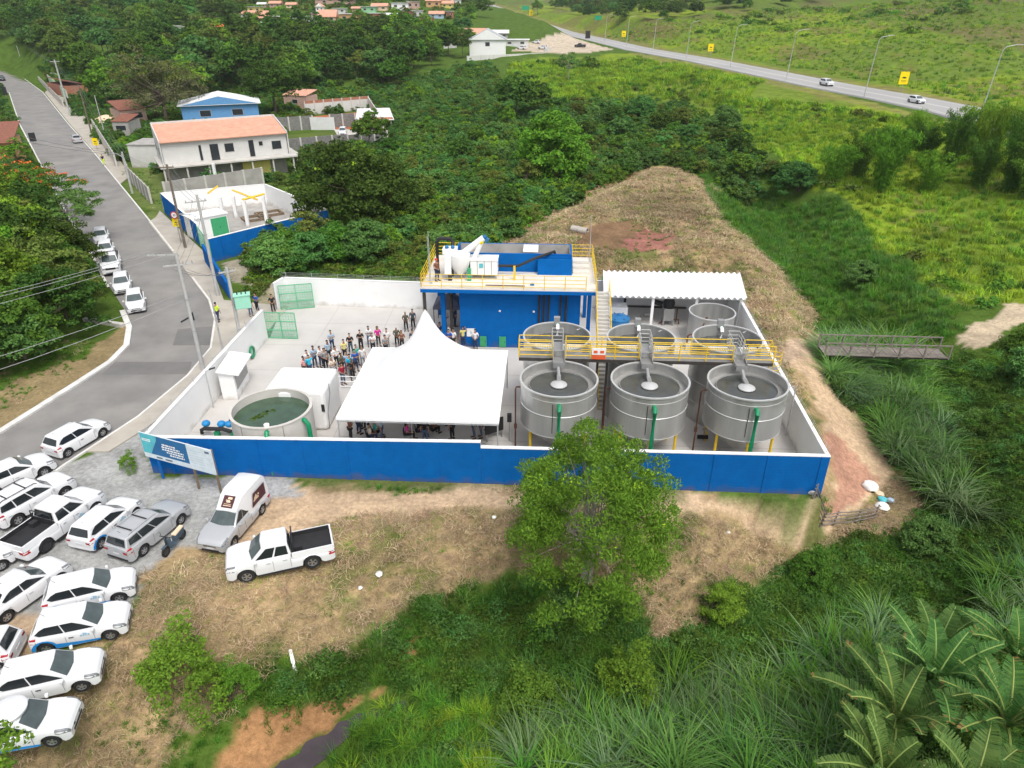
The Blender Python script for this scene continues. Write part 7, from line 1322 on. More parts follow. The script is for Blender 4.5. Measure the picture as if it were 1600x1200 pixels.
# ---------------- village and warehouses in the distance ----------------
def house(px, py, wpx, hpx, wm, rm, label, gable=True, wins=2, dep=None, yaw=0, group=None, cat='house', name='village_house'):
    p = hit(px, py); D = p.y * CT - (p.z - CH) * ST; w = wpx * D / FPX; h = hpx * D / FPX; dep = dep or w * .8; a = p + Vector((-w / 2, 0, 0)); c = p + Vector((w / 2, math.tan(R(yaw)) * w, 0)); wh_ = h * (.72 if gable else .92)
    ws_ = [((k + .5) / wins, wh_ * .42 if wh_ < 4.5 else wh_ * .62, min(1.6, w / wins * .35), min(1.3, wh_ * .3)) for k in range(wins)]
    return plainbox(name, a, c, dep, wh_, wm, label, cat, rm, rh=(h - wh_) / (dep if gable != 'Y' else w) * 1.6, slope=('gableY' if gable == 'Y' else 'gable') if gable else 0, wins=ws_, over=.5, group=group, base=-3)
for a in ((398, 21, 20, 9, 'yellow_wall', 'fibre_cement', 'yellow house with flat grey roof at the upper left of the hillside village', False), (409, 13, 12, 6, 'pink_wall', 'fibre_cement', 'tiny grey-roofed pavilion above the yellow house'), (430, 13, 17, 8, 'pink_wall', 'terracotta', 'wide orange-roofed house right of the yellow one'), (455, 14, 15, 7, 'cream', 'terracotta', 'orange-roofed house with white wall in the trees of the village'),
    (387, 30, 20, 10, 'rough_plaster', 'terracotta', 'small house with bright orange roof left of the tall white one'), (408, 49, 24, 24, 'white_paint', 'terracotta', 'tall white narrow house with orange roof at the lower left of the village'), (433, 36, 20, 8, 'pink_wall', 'roof_white', 'low brown house with white roof behind the tall white one', False), (463, 44, 30, 17, 'white_paint', 'fibre_cement', 'white house with dark windows in the lower row of the village', False),
    (486, 44, 17, 15, 'rough_plaster', 'old_concrete', 'grey unplastered house beside the white one in the lower row', False), (494, 30, 14, 8, 'pink_wall', 'fibre_cement', 'small pinkish house above the lower row', False), (513, 45, 26, 22, 'cream', 'terracotta', 'beige two-storey house with wide red-orange roof in the lower row'), (500, 21, 12, 11, 'white_paint', 'terracotta', 'small white house with orange roof in the middle row of the village', 'Y'),
    (521, 8, 56, 9, 'pink_wall', 'roof_white', 'long hall with white roof at the top of the village', False), (530, 22, 20, 8, 'rough_plaster', 'fibre_cement', 'grey-roofed house below the long white hall', False), (547, 46, 30, 22, 'orange_wall', 'fibre_cement', 'orange brick house with open arcade at its foot', False), (576, 20, 22, 9, 'green_wall', 'fibre_cement', 'light green house in the middle of the village', False),
    (593, 18, 24, 9, 'cream', 'terracotta', 'cream house with long orange roof right of the green one'), (556, 18, 12, 6, 'pink_wall', 'terracotta', 'little orange-roofed hut left of the green house'), (588, 37, 26, 15, 'brick_red', 'fibre_cement', 'dark brick house with white wall strip in the lower right row', False), (612, 35, 16, 11, 'rough_plaster', 'fibre_cement', 'grey-roofed house at the end of the dark brick one'),
    (625, 17, 26, 11, 'white_paint', 'roof_white', 'white house with two small dark windows in the upper right of the village', False), (646, 15, 18, 12, 'pink_wall', 'fibre_cement', 'beige house with grey roof right of the white one', False), (677, 13, 22, 13, 'orange_wall', 'terracotta', 'orange house with balcony at the upper right of the village'), (699, 13, 18, 9, 'yellow_wall', 'terracotta', 'yellowish house at the upper right end of the village'),
    (637, 30, 18, 12, 'brick_red', 'old_concrete', 'plain red brick cube house in the right part of the village', False), (653, 29, 15, 11, 'rough_plaster', 'fibre_cement', 'grey house squeezed beside the red brick cube', False), (665, 38, 24, 9, 'brick_red', 'old_concrete', 'long low brick wall-like house at the bottom right of the village', False), (682, 29, 22, 9, 'cl_lblue', 'terracotta', 'pale blue house with orange roof in the right part of the village'),
    (703, 30, 11, 10, 'brick_red', 'fibre_cement', 'narrow brick house at the right end of the village', False), (713, 8, 14, 10, 'white_paint', 'fibre_cement', 'white house almost hidden by trees at the top right of the village'), (272, 53, 15, 10, 'white_paint', 'fibre_cement', 'white house among trees left of the village', False), (291, 56, 13, 12, 'rough_plaster', 'old_concrete', 'grey cube house among trees left of the village', False), (340, 49, 20, 8, 'pink_wall', 'orange_paint', 'house with vivid orange roof among trees left of the village'), (213, 62, 14, 8, 'white_paint', 'fibre_cement', 'small white shed among the woods at the upper left', False)):
    house(*a[:7], *(a[7:] or (True,)), group='houses of the hillside village')
for a in ((762, 90, 56, 33, 'white_paint', 'galvanised', 'white warehouse with grey gabled roof beside the meadow', 'Y'), (736, 68, 46, 18, 'pink_wall', 'terracotta', 'salmon-roofed house behind the white gabled warehouse'), (703, 76, 20, 16, 'rough_plaster', 'fibre_cement', 'small grey house left of the salmon-roofed one'), (782, 62, 24, 10, 'old_concrete', 'fibre_cement', 'open grey-roofed shed right of the salmon-roofed house'), (806, 73, 40, 10, 'fibre_cement', 'fibre_cement', 'low long grey workshop beside the dirt lot', False)):
    house(*a, cat='warehouse' if 'warehouse' in a[6] else 'building', name='roadside_building', wins=1 if 'warehouse' in a[6] else 2)
b0, b1 = hit(730, 95), hit(850, 83); bwall(b0, b1, 1.6, 'pale boundary wall at the foot of the white gabled warehouse', m='rough_plaster', step=6)
bwall(b1, hit(862, 78), 1.4, 'short end piece of the warehouse boundary wall', m='rough_plaster', step=6)
# ---------------- vegetation ----------------
def quads_from(c, n, t, L, W, bend=None):
    """rhombic leaves: centre c, normal n, tangent t, length L, width W"""
    b = np.cross(n, t); L = L[:, None]; W = W[:, None]
    V = np.stack([c - t * L * .5, c + b * W * .5, c + t * L * .5, c - b * W * .5], 1).reshape(-1, 3)
    return V, np.arange(len(c) * 4).reshape(-1, 4)
def unit(v): return v / np.maximum(np.linalg.norm(v, axis=1, keepdims=True), 1e-6)
def leaf_cloud(g, cen, rad, per, L, W, up=.5, flat=.8, droop=0.0):
    """cen (k,3) cluster centres, rad (k,), per leaves each, spread over the upper shells"""
    k = len(cen); c = np.repeat(cen, per, 0); r = np.repeat(rad, per); d = unit(g.normal(size=(k * per, 3))); d[:, 2] = np.where(d[:, 2] < -.35, -d[:, 2] * .6, d[:, 2])
    rr = r * (.55 + .5 * g.random(k * per)); p = c + d * rr[:, None] * np.array([1, 1, flat]); n = unit(d * .7 + g.normal(size=d.shape) * .55 + np.array([0, 0, up])); t = unit(np.cross(n, g.normal(size=d.shape)))
    t[:, 2] -= droop; t = unit(t); n = unit(n - t * np.sum(n * t, 1, keepdims=True))
    return quads_from(p, n, t, L * (.6 + .8 * g.random(len(p))), W * (.6 + .8 * g.random(len(p))))
def crown_centres(g, n, rx, rz, z0, hollow=.45, lobes=5):
    ph = g.random(lobes) * 6.28; am = .12 + .22 * g.random(lobes); out = []
    while len(out) < n:
        d = g.normal(size=3); d /= np.linalg.norm(d)
        if d[2] < -.45: continue
        az = math.atan2(d[1], d[0]); k = 1 + sum(am[i] * math.cos((i % 3 + 1) * az + ph[i] + 2 * d[2] * (i % 2)) for i in range(lobes)) * .6; r = hollow + (1 - hollow) * g.random() ** .55
        out.append((d[0] * rx * k * r, d[1] * rx * k * r, z0 + d[2] * rz * k * r))
    return np.array(out)
def trunk_mb(g, h, r, tips, lean=.3, multi=1):
    b = MB()
    for m_ in range(multi):
        bx_, by_ = (g.random(2) - .5) * (.5 if multi > 1 else .02); tx, ty = (g.random(2) - .5) * lean * 2 * (2 if multi > 1 else 1); pts = [(bx_ + tx * u * u, by_ + ty * u * u, h * u - .3 * (1 - u)) for u in (0, .25, .5, .75, 1)]
        b.tube(pts, [r * (1.25 - .75 * u) for u in (0, .25, .5, .75, 1)], 8); top = pts[-1]
        for q in tips[m_::multi]:
            s_ = Vector(pts[3] if g.random() < .5 else pts[4]); e = Vector(q); mdl = s_.lerp(e, .5) + Vector((*((g.random(2) - .5) * .4), -.1)); b.tube([s_, mdl, e], [r * .45, r * .28, r * .08], 5)
    return b
TREES = {}
def make_tree(key, seed, h, rx, rz, ncl, per, L, W, lm, rcl, bark='bark', up=.5, flat=.7, droop=0, tr=.16, multi=1, ntip=9, extra=None, hollow=.45, low=0):
    g = np.random.default_rng(seed); z0 = h - rz * 1.0; cen = crown_centres(g, ncl, rx, rz, z0, hollow); 
    if low: cen[:, 2] -= low * g.random(ncl) * (np.hypot(cen[:, 0], cen[:, 1]) / rx) ** 1.5
    V, F = leaf_cloud(g, cen, rcl * (.7 + .6 * g.random(ncl)), per, L, W, up, flat, droop); cm = npmesh('crown', V, F, lm)
    ti = cen[g.permutation(ncl)[:ntip]]; tm = trunk_mb(g, z0 * .85 if multi == 1 else z0 * .6, tr, [tuple(q) for q in ti], multi=multi).mesh('trunk', bark, True); ex = []
    if extra:
        for nm, m_, cnt, l_, w_ in extra:
            top = cen[cen[:, 2] > np.percentile(cen[:, 2], 55)]; cc = top[g.integers(0, len(top), cnt)]; V, F = leaf_cloud(g, cc + np.array([0, 0, rcl * .35]), np.full(cnt, rcl * .9), 9, l_, w_, .8, .6); ex.append((nm, npmesh(nm, V, F, m_)))
    TREES[key] = (cm, tm, ex, h)
def tree(key, loc, label, group=None, sc=1.0, name='tree', rz=None, cat='tree', zs=None, crown=None):
    cm, tm, ex, _ = TREES[key]; t = bpy.data.objects.new(name, None); COL.objects.link(t); t.location = loc; t.rotation_euler = (0, 0, random.uniform(0, 6.28) if rz is None else rz); t.scale = (sc, sc, sc if zs is None else zs); t.empty_display_size = .2
    tag(t, label, cat, group); a = link(crown or 'crown', cm, t); link('trunk', tm, t)
    for nm, m_ in ex: link(nm, m_, t)
    return t
make_tree('b1', 1, 9, 4.3, 3.3, 62, 46, .62, .42, 'leaf_dark', 1.15); make_tree('b2', 2, 10, 4.0, 4.0, 66, 46, .60, .42, 'leaf_mid', 1.1); make_tree('b3', 3, 8, 4.6, 2.8, 60, 46, .62, .45, 'leaf_cool', 1.1)
make_tree('b4', 4, 9, 3.8, 3.5, 58, 44, .6, .42, 'leaf_bright', 1.05); make_tree('b5', 5, 9, 4.4, 3.0, 56, 40, .55, .35, 'leaf_olive', 1.1, flat=.6); make_tree('b6', 6, 11, 4.2, 4.6, 70, 44, .6, .42, 'leaf_dark', 1.1, hollow=.3)
make_tree('n1', 11, 8.5, 4.0, 3.6, 120, 95, .34, .22, 'leaf_dark', .85, hollow=.4, low=2.5); make_tree('n2', 12, 8, 4.0, 3.3, 120, 95, .34, .20, 'leaf_mid', .85, hollow=.4, low=2.5); make_tree('n3', 13, 8, 4.2, 3.2, 110, 90, .36, .22, 'leaf_olive', .85, low=2.5)
make_tree('n4', 14, 8, 4.0, 3.2, 115, 95, .34, .20, 'leaf_bright', .8, low=2.5); make_tree('n5', 15, 7.5, 3.8, 2.8, 110, 90, .34, .18, 'leaf_cool', .8, low=2)
make_tree('flame', 16, 7.5, 4.4, 2.2, 110, 80, .30, .16, 'leaf_mid', .8, flat=.45, bark='pale_bark', extra=[('red_flowers', 'flower_red', 26, .26, .2)]); make_tree('flat', 17, 8, 4.8, 1.9, 105, 80, .30, .15, 'leaf_cool', .75, flat=.4, bark='pale_bark', ntip=16)
make_tree('greywide', 18, 13.5, 9.2, 6.4, 210, 60, .42, .20, 'leaf_grey', 1.5, flat=.55, tr=.45, ntip=26, hollow=.5, extra=[('green_patch', 'leaf_olive', 190, .5, .3)])
make_tree('darkwide', 19, 12, 6.4, 5.2, 150, 70, .5, .30, 'leaf_dark', 1.25, tr=.4, ntip=14); make_tree('bigdark', 20, 9.5, 6.6, 5.2, 200, 110, .42, .26, 'leaf_dark', 1.15, hollow=.5, low=3.5, extra=[('yellow_tips', 'leaf_yellow', 6, .4, .25)])
make_tree('bigbright', 21, 9.5, 6.2, 5.0, 180, 110, .46, .30, 'leaf_bright', 1.15, hollow=.45, low=3); make_tree('lone', 22, 7.6, 3.3, 2.7, 34, 40, .45, .26, 'leaf_cool', .8, bark='pale_bark', ntip=18, hollow=.7)
make_tree('feather', 23, 8.7, 4.5, 4.0, 340, 190, .19, .052, 'leaf_feather', .54, bark='pale_bark', up=.3, flat=.75, droop=.9, tr=.085, multi=5, ntip=80, hollow=.35, low=2.8, extra=[('young_shoots', 'leaf_yellow', 42, .15, .05)])
make_tree('shrub', 24, 2.6, 1.35, 1.25, 60, 110, .12, .06, 'leaf_feather', .36, tr=.04, multi=3, ntip=14, low=.6); make_tree('shrub2', 25, 3.4, 2.3, 1.9, 90, 120, .22, .13, 'leaf_mid', .55, tr=.07, multi=3, ntip=14, low=1.2); make_tree('shrub3', 26, 3.6, 2.2, 1.8, 84, 120, .24, .13, 'leaf_cool', .55, tr=.07, multi=3, low=1.2)
def ok(px, py, dz=0): p = hit(px, py); p.z += dz; return p
tree('feather', at(921, 905) + Vector((0, .3, -.3)), 'feathery bright green multi-stemmed tree standing in front of the blue wall', rz=.4, zs=.94)
tree('bigdark', at(558, 345), 'large round dark green tree right of the smaller blue compound', rz=2.2); tree('greywide', at(262, 193), 'wide grey-green half-bare tree with forked trunk above the salmon-roofed house'); tree('darkwide', at(432, 180), 'dark rounded tree between the blue warehouse and the block walls')
tree('bigbright', ok(862, 285), 'big bright green tree standing alone in the thicket behind the blue building'); tree('lone', ok(888, 126), 'small lone open tree on the pale meadow', sc=.95); tree('b1', ok(806, 195), 'dark bushy tree above the big bright one', sc=1.0); tree('b1', ok(838, 190), 'dark bushy tree just right of the other dark one above the big bright tree', sc=.8)
tree('b2', ok(578, 240), 'green tree growing at the corner of the block-walled plot', sc=.7); tree('b4', ok(648, 165), 'small round dark tree in the middle of the thicket', sc=.55); tree('b1', ok(723, 92), 'dark narrow tree at the left corner of the white gabled warehouse', sc=.75, zs=1.0); tree('b5', ok(757, 82), 'small bush against the boundary wall of the white gabled warehouse', sc=.4)
tree('b6', ok(967, 42), 'dark small tree at the foot of the highway hill', sc=.9); tree('b2', ok(840, 24), 'small tree on the grass beyond the top of the highway', sc=1.0)
tree('shrub2', at(455, 418), 'broad light green shrub in front of the smaller compound wall', sc=1.15); tree('shrub3', at(430, 428), 'dense shrub left of the broad light green one', sc=1.1); tree('shrub3', at(490, 418), 'cool green shrub right of the broad light green one', sc=1.05); tree('shrub2', at(530, 408), 'green shrub below the large round dark tree', sc=1.1); tree('shrub3', at(575, 405), 'cool green shrub to the right below the large round dark tree', sc=1.2)
# left bank trees by the street
LT = [(-10, 585, 'n5', .8), (40, 560, 'n2', .8), (85, 530, 'n1', .75), (105, 500, 'n3', .75), (-20, 540, 'n2', .95), (25, 515, 'n4', .95), (60, 480, 'n3', .9), (108, 462, 'n2', .75), (110, 430, 'n1', .75), (-15, 480, 'n4', 1.05), (30, 455, 'n1', .95), (70, 435, 'n4', .9), (-20, 425, 'n3', 1.05), (25, 410, 'n2', 1), (68, 395, 'n1', .9), (-60, 450, 'n1', 1.1), (-60, 540, 'n4', 1), (-50, 395, 'n2', 1.1), (15, 372, 'n4', .9), (55, 368, 'n3', .8), (-30, 350, 'n5', 1)]
ORD = ['first', 'second', 'third', 'fourth', 'fifth', 'sixth', 'seventh', 'eighth', 'ninth', 'tenth', 'eleventh', 'twelfth', 'thirteenth', 'fourteenth', 'fifteenth', 'sixteenth', 'seventeenth', 'eighteenth', 'nineteenth', 'twentieth', 'twenty-first']
LT.sort(key=lambda q: -q[1])
for n_t, (px, py, k, s_) in enumerate(LT):
    p = at(px, py); p.z = H1(p.x, p.y) - .3; tree(k, p, ORD[n_t] + ' from the front: ' + {'n1': 'dark green dense tree of the roadside wood at the left', 'n2': 'mid green dense tree of the roadside wood at the left', 'n3': 'olive green tree of the roadside wood at the left', 'n4': 'fresh bright green tree of the roadside wood at the left', 'n5': 'bluish green tree of the roadside wood at the left'}[k], 'trees of the roadside wood at the left', sc=s_)
tree('flame', at(40, 345), 'red-flowering tree at the left picture edge below the orange house', sc=.9); tree('flame', at(88, 352), 'red-flowering tree reaching towards the kerb of the street', sc=.8); tree('flat', at(121, 388), 'flat-topped spreading tree with pale branches overhanging the parked cars', sc=.78); tree('b4', at(30, 262), 'small yellow-green tree beside the orange house', sc=.45)
# single shrubs near the lot
p = hit(300, 1080); tree('shrub', p, 'tall fresh green shrub on the dry bank below the parked cars', sc=1.25, name='shrub', cat='shrub'); p = hit(375, 1100); tree('shrub', p, 'smaller green shrub right of the tall fresh green one on the bank', sc=.7, name='shrub', cat='shrub'); tree('shrub', at(205, 733), 'little leafy plant growing in the gravel by the left wall', sc=.42, name='shrub', cat='shrub')
for px, py, k, s_, l in ((1245, 305, 'shrub3', 1.2, 'rounded bluish shrub in the green gully below the bamboo'), (1262, 915, 'shrub2', .55, 'fresh green shrub on the bank below the plank fence'), (1345, 445, 'shrub3', .7, 'shrub rising from the lush grass above the footbridge'), (1120, 975, 'shrub', .8, 'small shrub on the steep bank right of the leafy tree'), (832, 1110, 'shrub2', .6, 'bright shrub at the creek below the leafy tree'), (985, 1105, 'shrub', 1.1, 'bright shrub left of the tall arching grass by the creek'), (1450, 862, 'shrub3', .6, 'greyish green shrub by the rubbish heap'), (1600, 560, 'shrub2', .7, 'dark shrub beside the dirt path at the right picture edge'), (1612, 600, 'shrub3', .9, 'second shrub below the dirt path at the right picture edge'), (1135, 210, 'shrub3', 1.3, 'grey-green bush cluster above the heap, left one'), (1000, 190, 'shrub3', 1.4, 'grey-green bush on the edge of the meadow')):
    tree(k, ok(px, py), l, sc=s_, name='shrub', cat='shrub')
# young sapling reaching up in front of the dome-roofed car
make_tree('sapling', 31, 6.0, 1.25, 1.3, 26, 46, .16, .10, 'leaf_feather', .34, tr=.05, multi=2, ntip=22, hollow=.2)
tree('sapling', at(52, 1330), 'slender sapling with thin foliage in front of the dome-roofed car at the bottom left', rz=1.0, name='sapling')
# bamboo clumps on the slope below the highway
def make_bamboo(key, seed, h, n, spread):
    g = np.random.default_rng(seed); b = MB(); cs = []
    for i in range(n):
        a = g.random() * 6.28; s_ = spread * g.random() ** .7; x, y = math.cos(a) * s_ * .35, math.sin(a) * s_ * .35; hh = h * (.65 + .4 * g.random()); tx, ty = math.cos(a) * s_, math.sin(a) * s_
        pts = [(x, y, -.3), (x + tx * .15, y + ty * .15, hh * .35), (x + tx * .45, y + ty * .45, hh * .7), (x + tx * .8, y + ty * .8, hh * .93), (x + tx * 1.15, y + ty * 1.15, hh)]; b.tube(pts, [.045, .04, .035, .025, .012], 5)
        for u in np.linspace(.06, 1, 12):
            k = u * 4; j = min(3, int(k)); q = np.array(pts[j]) * (1 - (k - j)) + np.array(pts[j + 1]) * (k - j); cs.append(q)
    cs = np.array(cs); V, F = leaf_cloud(g, cs, np.full(len(cs), .75) * (.6 + .8 * g.random(len(cs))), 42, .42, .085, .2, 1.1, .8); TREES[key] = (npmesh('leaves', V, F, 'leaf_mid' if key == 'ba' else 'leaf_bright'), b.mesh('culms', 'leaf_olive', True), [], h)
make_bamboo('ba', 41, 6.5, 22, 2.6); make_bamboo('bb', 42, 5.5, 22, 2.9)
BB = [(1300, 285), (1340, 275), (1375, 300), (1410, 310), (1450, 300), (1395, 262), (1440, 255), (1490, 300), (1530, 290), (1480, 262), (1575, 300), (1540, 255), (1590, 270), (1345, 310), (1610, 310), (1430, 235), (1510, 245)]
BB = sorted(q for i, q in enumerate(BB) if i not in (3, 7, 13))
for i, (px, py) in enumerate(BB):
    tree('ba' if i % 2 else 'bb', ok(px, py), ORD[i] + ' bamboo clump from the left on the slope below the highway', 'bamboo clumps below the highway', sc=random.uniform(.6, .95), zs=random.uniform(.75, 1.35), name='bamboo_clump', cat='bamboo')
tree('shrub3', ok(1130, 190), 'feathery pale reed clump right of the footpath', sc=.9, name='shrub', cat='shrub')
# banana plants bottom right
def make_banana(key, seed, n, L0):
    g = np.random.default_rng(seed); V = []; F = []; RV = MB(); dv = []; df = []
    for i in range(n):
        az = i * 2.4 + g.random() * .6; el = R(84 - 46 * (i / n) + g.normal() * 6); L = L0 * (.75 + .35 * g.random()); wd = .36 * (.8 + .4 * g.random()); p = np.array([0, 0, 2.2 + .3 * (i / n)]); dirh = np.array([math.cos(az), math.sin(az), 0]); side = np.array([-math.sin(az), math.cos(az), 0]); e = el; rib = [tuple(p)]; N = 13; dry = False; pr = p
        for k in range(N):
            u = k / N; st = L / N; e -= R(2.2 + 4.0 * u); q = pr + (dirh * math.cos(e) + np.array([0, 0, math.sin(e)])) * st
            prof = lambda u: wd * max(.02, math.sin(math.pi * min(1, (u * .86 + .10))) ** .6) if u > .12 else .02
            w0, w1 = prof(u), prof(u + 1 / N); upv = np.cross(side, (q - pr) / st)
            for sg in (1, -1):
                sl = 4
                for j in range(sl):
                    a0, a1 = j / sl, (j + .80) / sl; dr = -.45 * g.random() - .12; c0 = pr + (q - pr) * a0; c1 = pr + (q - pr) * a1; wa = w0 + (w1 - w0) * a0; wb = w0 + (w1 - w0) * a1; tilt = (q - pr) * .9
                    quad = [c0, c1, c1 + side * sg * wb + upv * (dr * wb) + tilt * .5, c0 + side * sg * wa + upv * (dr * wa) + tilt * .5]
                    tgt, tf = (dv, df) if (dry or (i > n * .4 and u > .85 and g.random() < .35)) else (V, F); o_ = len(tgt); tgt += quad; tf.append((o_, o_ + 1, o_ + 2, o_ + 3))
            rib.append(tuple(q)); pr = q
        RV.tube([(x, y, z + .015) for x, y, z in rib], [.045 * (1 - .8 * k / N) + .008 for k in range(N + 1)], 5)
    st_ = MB(); st_.tube([(0, 0, -.4), (.03, 0, .9), (.02, .03, 1.8), (0, 0, 2.6)], [.19, .16, .13, .09], 10)
    TREES[key] = (npmesh('leaf_blades', np.array(V), np.array(F), 'banana_leaf'), st_.mesh('stem', 'leaf_olive', True), [('leaf_ribs', RV.mesh('leaf_ribs', 'banana_rib', True)), ('dry_blades', npmesh('dry_blades', np.array(dv), np.array(df), 'banana_dry'))], 5)
make_banana('bn1', 51, 15, 2.9); make_banana('bn2', 52, 14, 2.7); make_banana('bn3', 53, 12, 2.4)
for i, (x, y, k, s_) in enumerate(((13.6, 16.2, 'bn1', 1.05), (15.6, 17.6, 'bn2', 1.1), (17.2, 15.8, 'bn1', 1.05), (12.2, 14.2, 'bn2', .95), (16.9, 19.6, 'bn3', 1.0), (14.8, 13.6, 'bn3', 1.05), (19.2, 18.6, 'bn2', 1.0), (10.6, 12.6, 'bn3', .9))):
    tree(k, (x, y, H1(x, y)), ['broad banana plant, leftmost of the large ones at the bottom right', 'banana plant with upright leaves in the middle of the bottom right group', 'banana plant at the right picture edge in the bottom right group', 'low banana plant with yellowing leaf tips at the bottom picture edge', 'rearmost banana plant of the bottom right group', 'banana plant nearest the camera in the bottom right corner', 'banana plant cut by the right picture edge, above the group', 'small banana plant at the left end of the bottom right group'][i], 'banana plants in the bottom right corner', sc=s_, name='banana_plant', cat='banana plant')

# --- scattered stuff with geometry nodes ---
HID = []
def scatter(name, pts, scl, srcs, label=None, tilt=.12, zsc=None):
    n = len(pts)
    if n == 0: return
    me = bpy.data.meshes.new(name); me.vertices.add(n); me.vertices.foreach_set('co', pts.astype(np.float32).ravel()); g = np.random.default_rng(n)
    rot = np.stack([g.normal(size=n) * tilt, g.normal(size=n) * tilt, g.random(n) * 6.283], 1).astype(np.float32); a = me.attributes.new('rot', 'FLOAT_VECTOR', 'POINT'); a.data.foreach_set('vector', rot.ravel())
    a = me.attributes.new('scl', 'FLOAT', 'POINT'); a.data.foreach_set('value', scl.astype(np.float32)); a = me.attributes.new('idx', 'INT', 'POINT'); a.data.foreach_set('value', g.integers(0, len(srcs), n).astype(np.int32))
    c = bpy.data.collections.new(name + '_sources')
    for i, m_ in enumerate(srcs): c.objects.link(bpy.data.objects.new('%s_source_%02d' % (name, i), m_))
    ng = bpy.data.node_groups.new(name, 'GeometryNodeTree'); ng.interface.new_socket('Geometry', in_out='INPUT', socket_type='NodeSocketGeometry'); ng.interface.new_socket('Geometry', in_out='OUTPUT', socket_type='NodeSocketGeometry')
    N = ng.nodes; gi = N.new('NodeGroupInput'); go = N.new('NodeGroupOutput'); ci = N.new('GeometryNodeCollectionInfo'); ci.inputs['Collection'].default_value = c; ci.inputs['Separate Children'].default_value = True; ci.inputs['Reset Children'].default_value = True
    ip = N.new('GeometryNodeInstanceOnPoints'); ip.inputs['Pick Instance'].default_value = True; L = ng.links.new
    def attr(nm, ty): q = N.new('GeometryNodeInputNamedAttribute'); q.data_type = ty; q.inputs['Name'].default_value = nm; return q.outputs[0]
    L(gi.outputs[0], ip.inputs['Points']); L(ci.outputs[0], ip.inputs['Instance']); L(attr('idx', 'INT'), ip.inputs['Instance Index']); L(attr('rot', 'FLOAT_VECTOR'), ip.inputs['Rotation']); L(attr('scl', 'FLOAT'), ip.inputs['Scale']); L(ip.outputs[0], go.inputs[0])
    o = link(name, me, None, kind='stuff', label=label); o.modifiers.new('scatter', 'NODES').node_group = ng; return o
def blades(seed, n, h, w, spread, droop, m, segs=3):
    g = np.random.default_rng(seed); az = g.random(n) * 6.283; r0 = spread * .45 * g.random(n) ** .5; hh = h * (.6 + .5 * g.random(n)); ln = droop * (.4 + .9 * g.random(n)); d = np.stack([np.cos(az), np.sin(az)], 1); s_ = np.stack([-np.sin(az), np.cos(az)], 1)
    a2 = g.random(n) * 6.283; b0 = np.stack([np.cos(a2), np.sin(a2)], 1) * r0[:, None]; V = []; ts = np.linspace(0, 1, segs + 1)
    for t in ts:
        c = b0 + d * (ln * hh * t ** 1.8)[:, None]; z = hh * (t - .42 * ln * t ** 2.6); ww = w * (1 - t ** 2 * .93) * .5
        for sg in (1, -1): V.append(np.concatenate([c + s_ * sg * ww, z[:, None]], 1))
    V = np.stack(V, 1).reshape(-1, 3); k = 2 * (segs + 1); F = np.concatenate([np.arange(n)[:, None] * k + np.array([2 * j, 2 * j + 1, 2 * j + 3, 2 * j + 2]) for j in range(segs)]); return npmesh('tuft', V, F, m)
def clump(seed, ncl, rx, rz, per, L, W, m, rcl=.35, up=.6):
    g = np.random.default_rng(seed); cen = crown_centres(g, ncl, rx, rz, rz * .35, .3); V, F = leaf_cloud(g, cen, rcl * (.6 + .7 * g.random(ncl)), per, L, W, up, .8); return npmesh('leaf_clump', V, F, m)
COMP = [(-21.8, 33.4), (17.7, 31.2), (19.9, 59.7), (-21.2, 61.2)]
AVOID = [COMP, [tuple(p)[:2] for p in (Wc[0], Wc[1], Wc[2], Wc[3], Wc[4])], [(-53, 104.5), (-32.5, 114), (-38, 126), (-57.5, 116)], hpoly((440, 212), (477, 183), (578, 172), (602, 226), (450, 240)), hpoly((1460, 560), (1500, 515), (1640, 470), (1640, 500), (1540, 552), (1500, 562))]
AVOID += BOXES
def pts_in(poly, sp, seed, extra=None, ex_avoid=(), jit=.9, rmin=None):
    poly = np.array(poly); x0, y0 = poly.min(0); x1, y1 = poly.max(0); g = np.random.default_rng(seed); gx, gy = np.meshgrid(np.arange(x0, x1, sp), np.arange(y0, y1, sp)); x = (gx + (g.random(gx.shape) - .5) * sp * 2 * jit).ravel(); y = (gy + (g.random(gx.shape) - .5) * sp * 2 * jit).ravel()
    m_ = inpoly(x + (fbm(x, y, 6) - .5) * 3, y + (fbm(x + 50, y + 9, 6) - .5) * 3, [tuple(q) for q in poly])
    for av in list(AVOID) + list(ex_avoid): m_ &= ~inpoly(x, y, av)
    m_ &= dpoly(x, y, RC) > 5.6; x, y = x[m_], y[m_]; m_ = dpoly(x, y, HW) > 9.5; x, y = x[m_], y[m_]
    if rmin is not None:
        k = rmin(x, y, g); x, y = x[k], y[k]
    return np.stack([x, y, height(x, y)], 1)
G_ = np.random.default_rng(5)
def sc_(p, a, b): return a + (b - a) * np.random.default_rng(len(p)).random(len(p))
THICK = hpoly((640, 130), (760, 105), (860, 165), (1000, 178), (1060, 165), (1130, 205), (1180, 250), (1230, 300), (1130, 300), (1110, 275), (1020, 255), (960, 280), (880, 330), (780, 382), (690, 405), (560, 400), (400, 425), (380, 395), (520, 340), (470, 285), (465, 250), (620, 235), (610, 180), (600, 140))
sh1 = [clump(60 + i, 26 + 4 * (i % 3), .95 + .1 * (i % 4), .75 + .15 * (i % 3), int(34 * (.34 / l_) ** 1.2), l_, l_ * .5, m, .28 + .05 * (i % 3)) for i, (m, l_) in enumerate((('leaf_cool', .34), ('leaf_mid', .2), ('leaf_cool', .24), ('leaf_bright', .18), ('leaf_dark', .28), ('leaf_cool', .18), ('leaf_mid', .30), ('leaf_olive', .16)))]
p = pts_in(THICK, 1.55, 1); scatter('thicket_shrubs', p, sc_(p, .75, 1.7), sh1, 'dense green thicket of broad-leaved shrubs behind the plant')
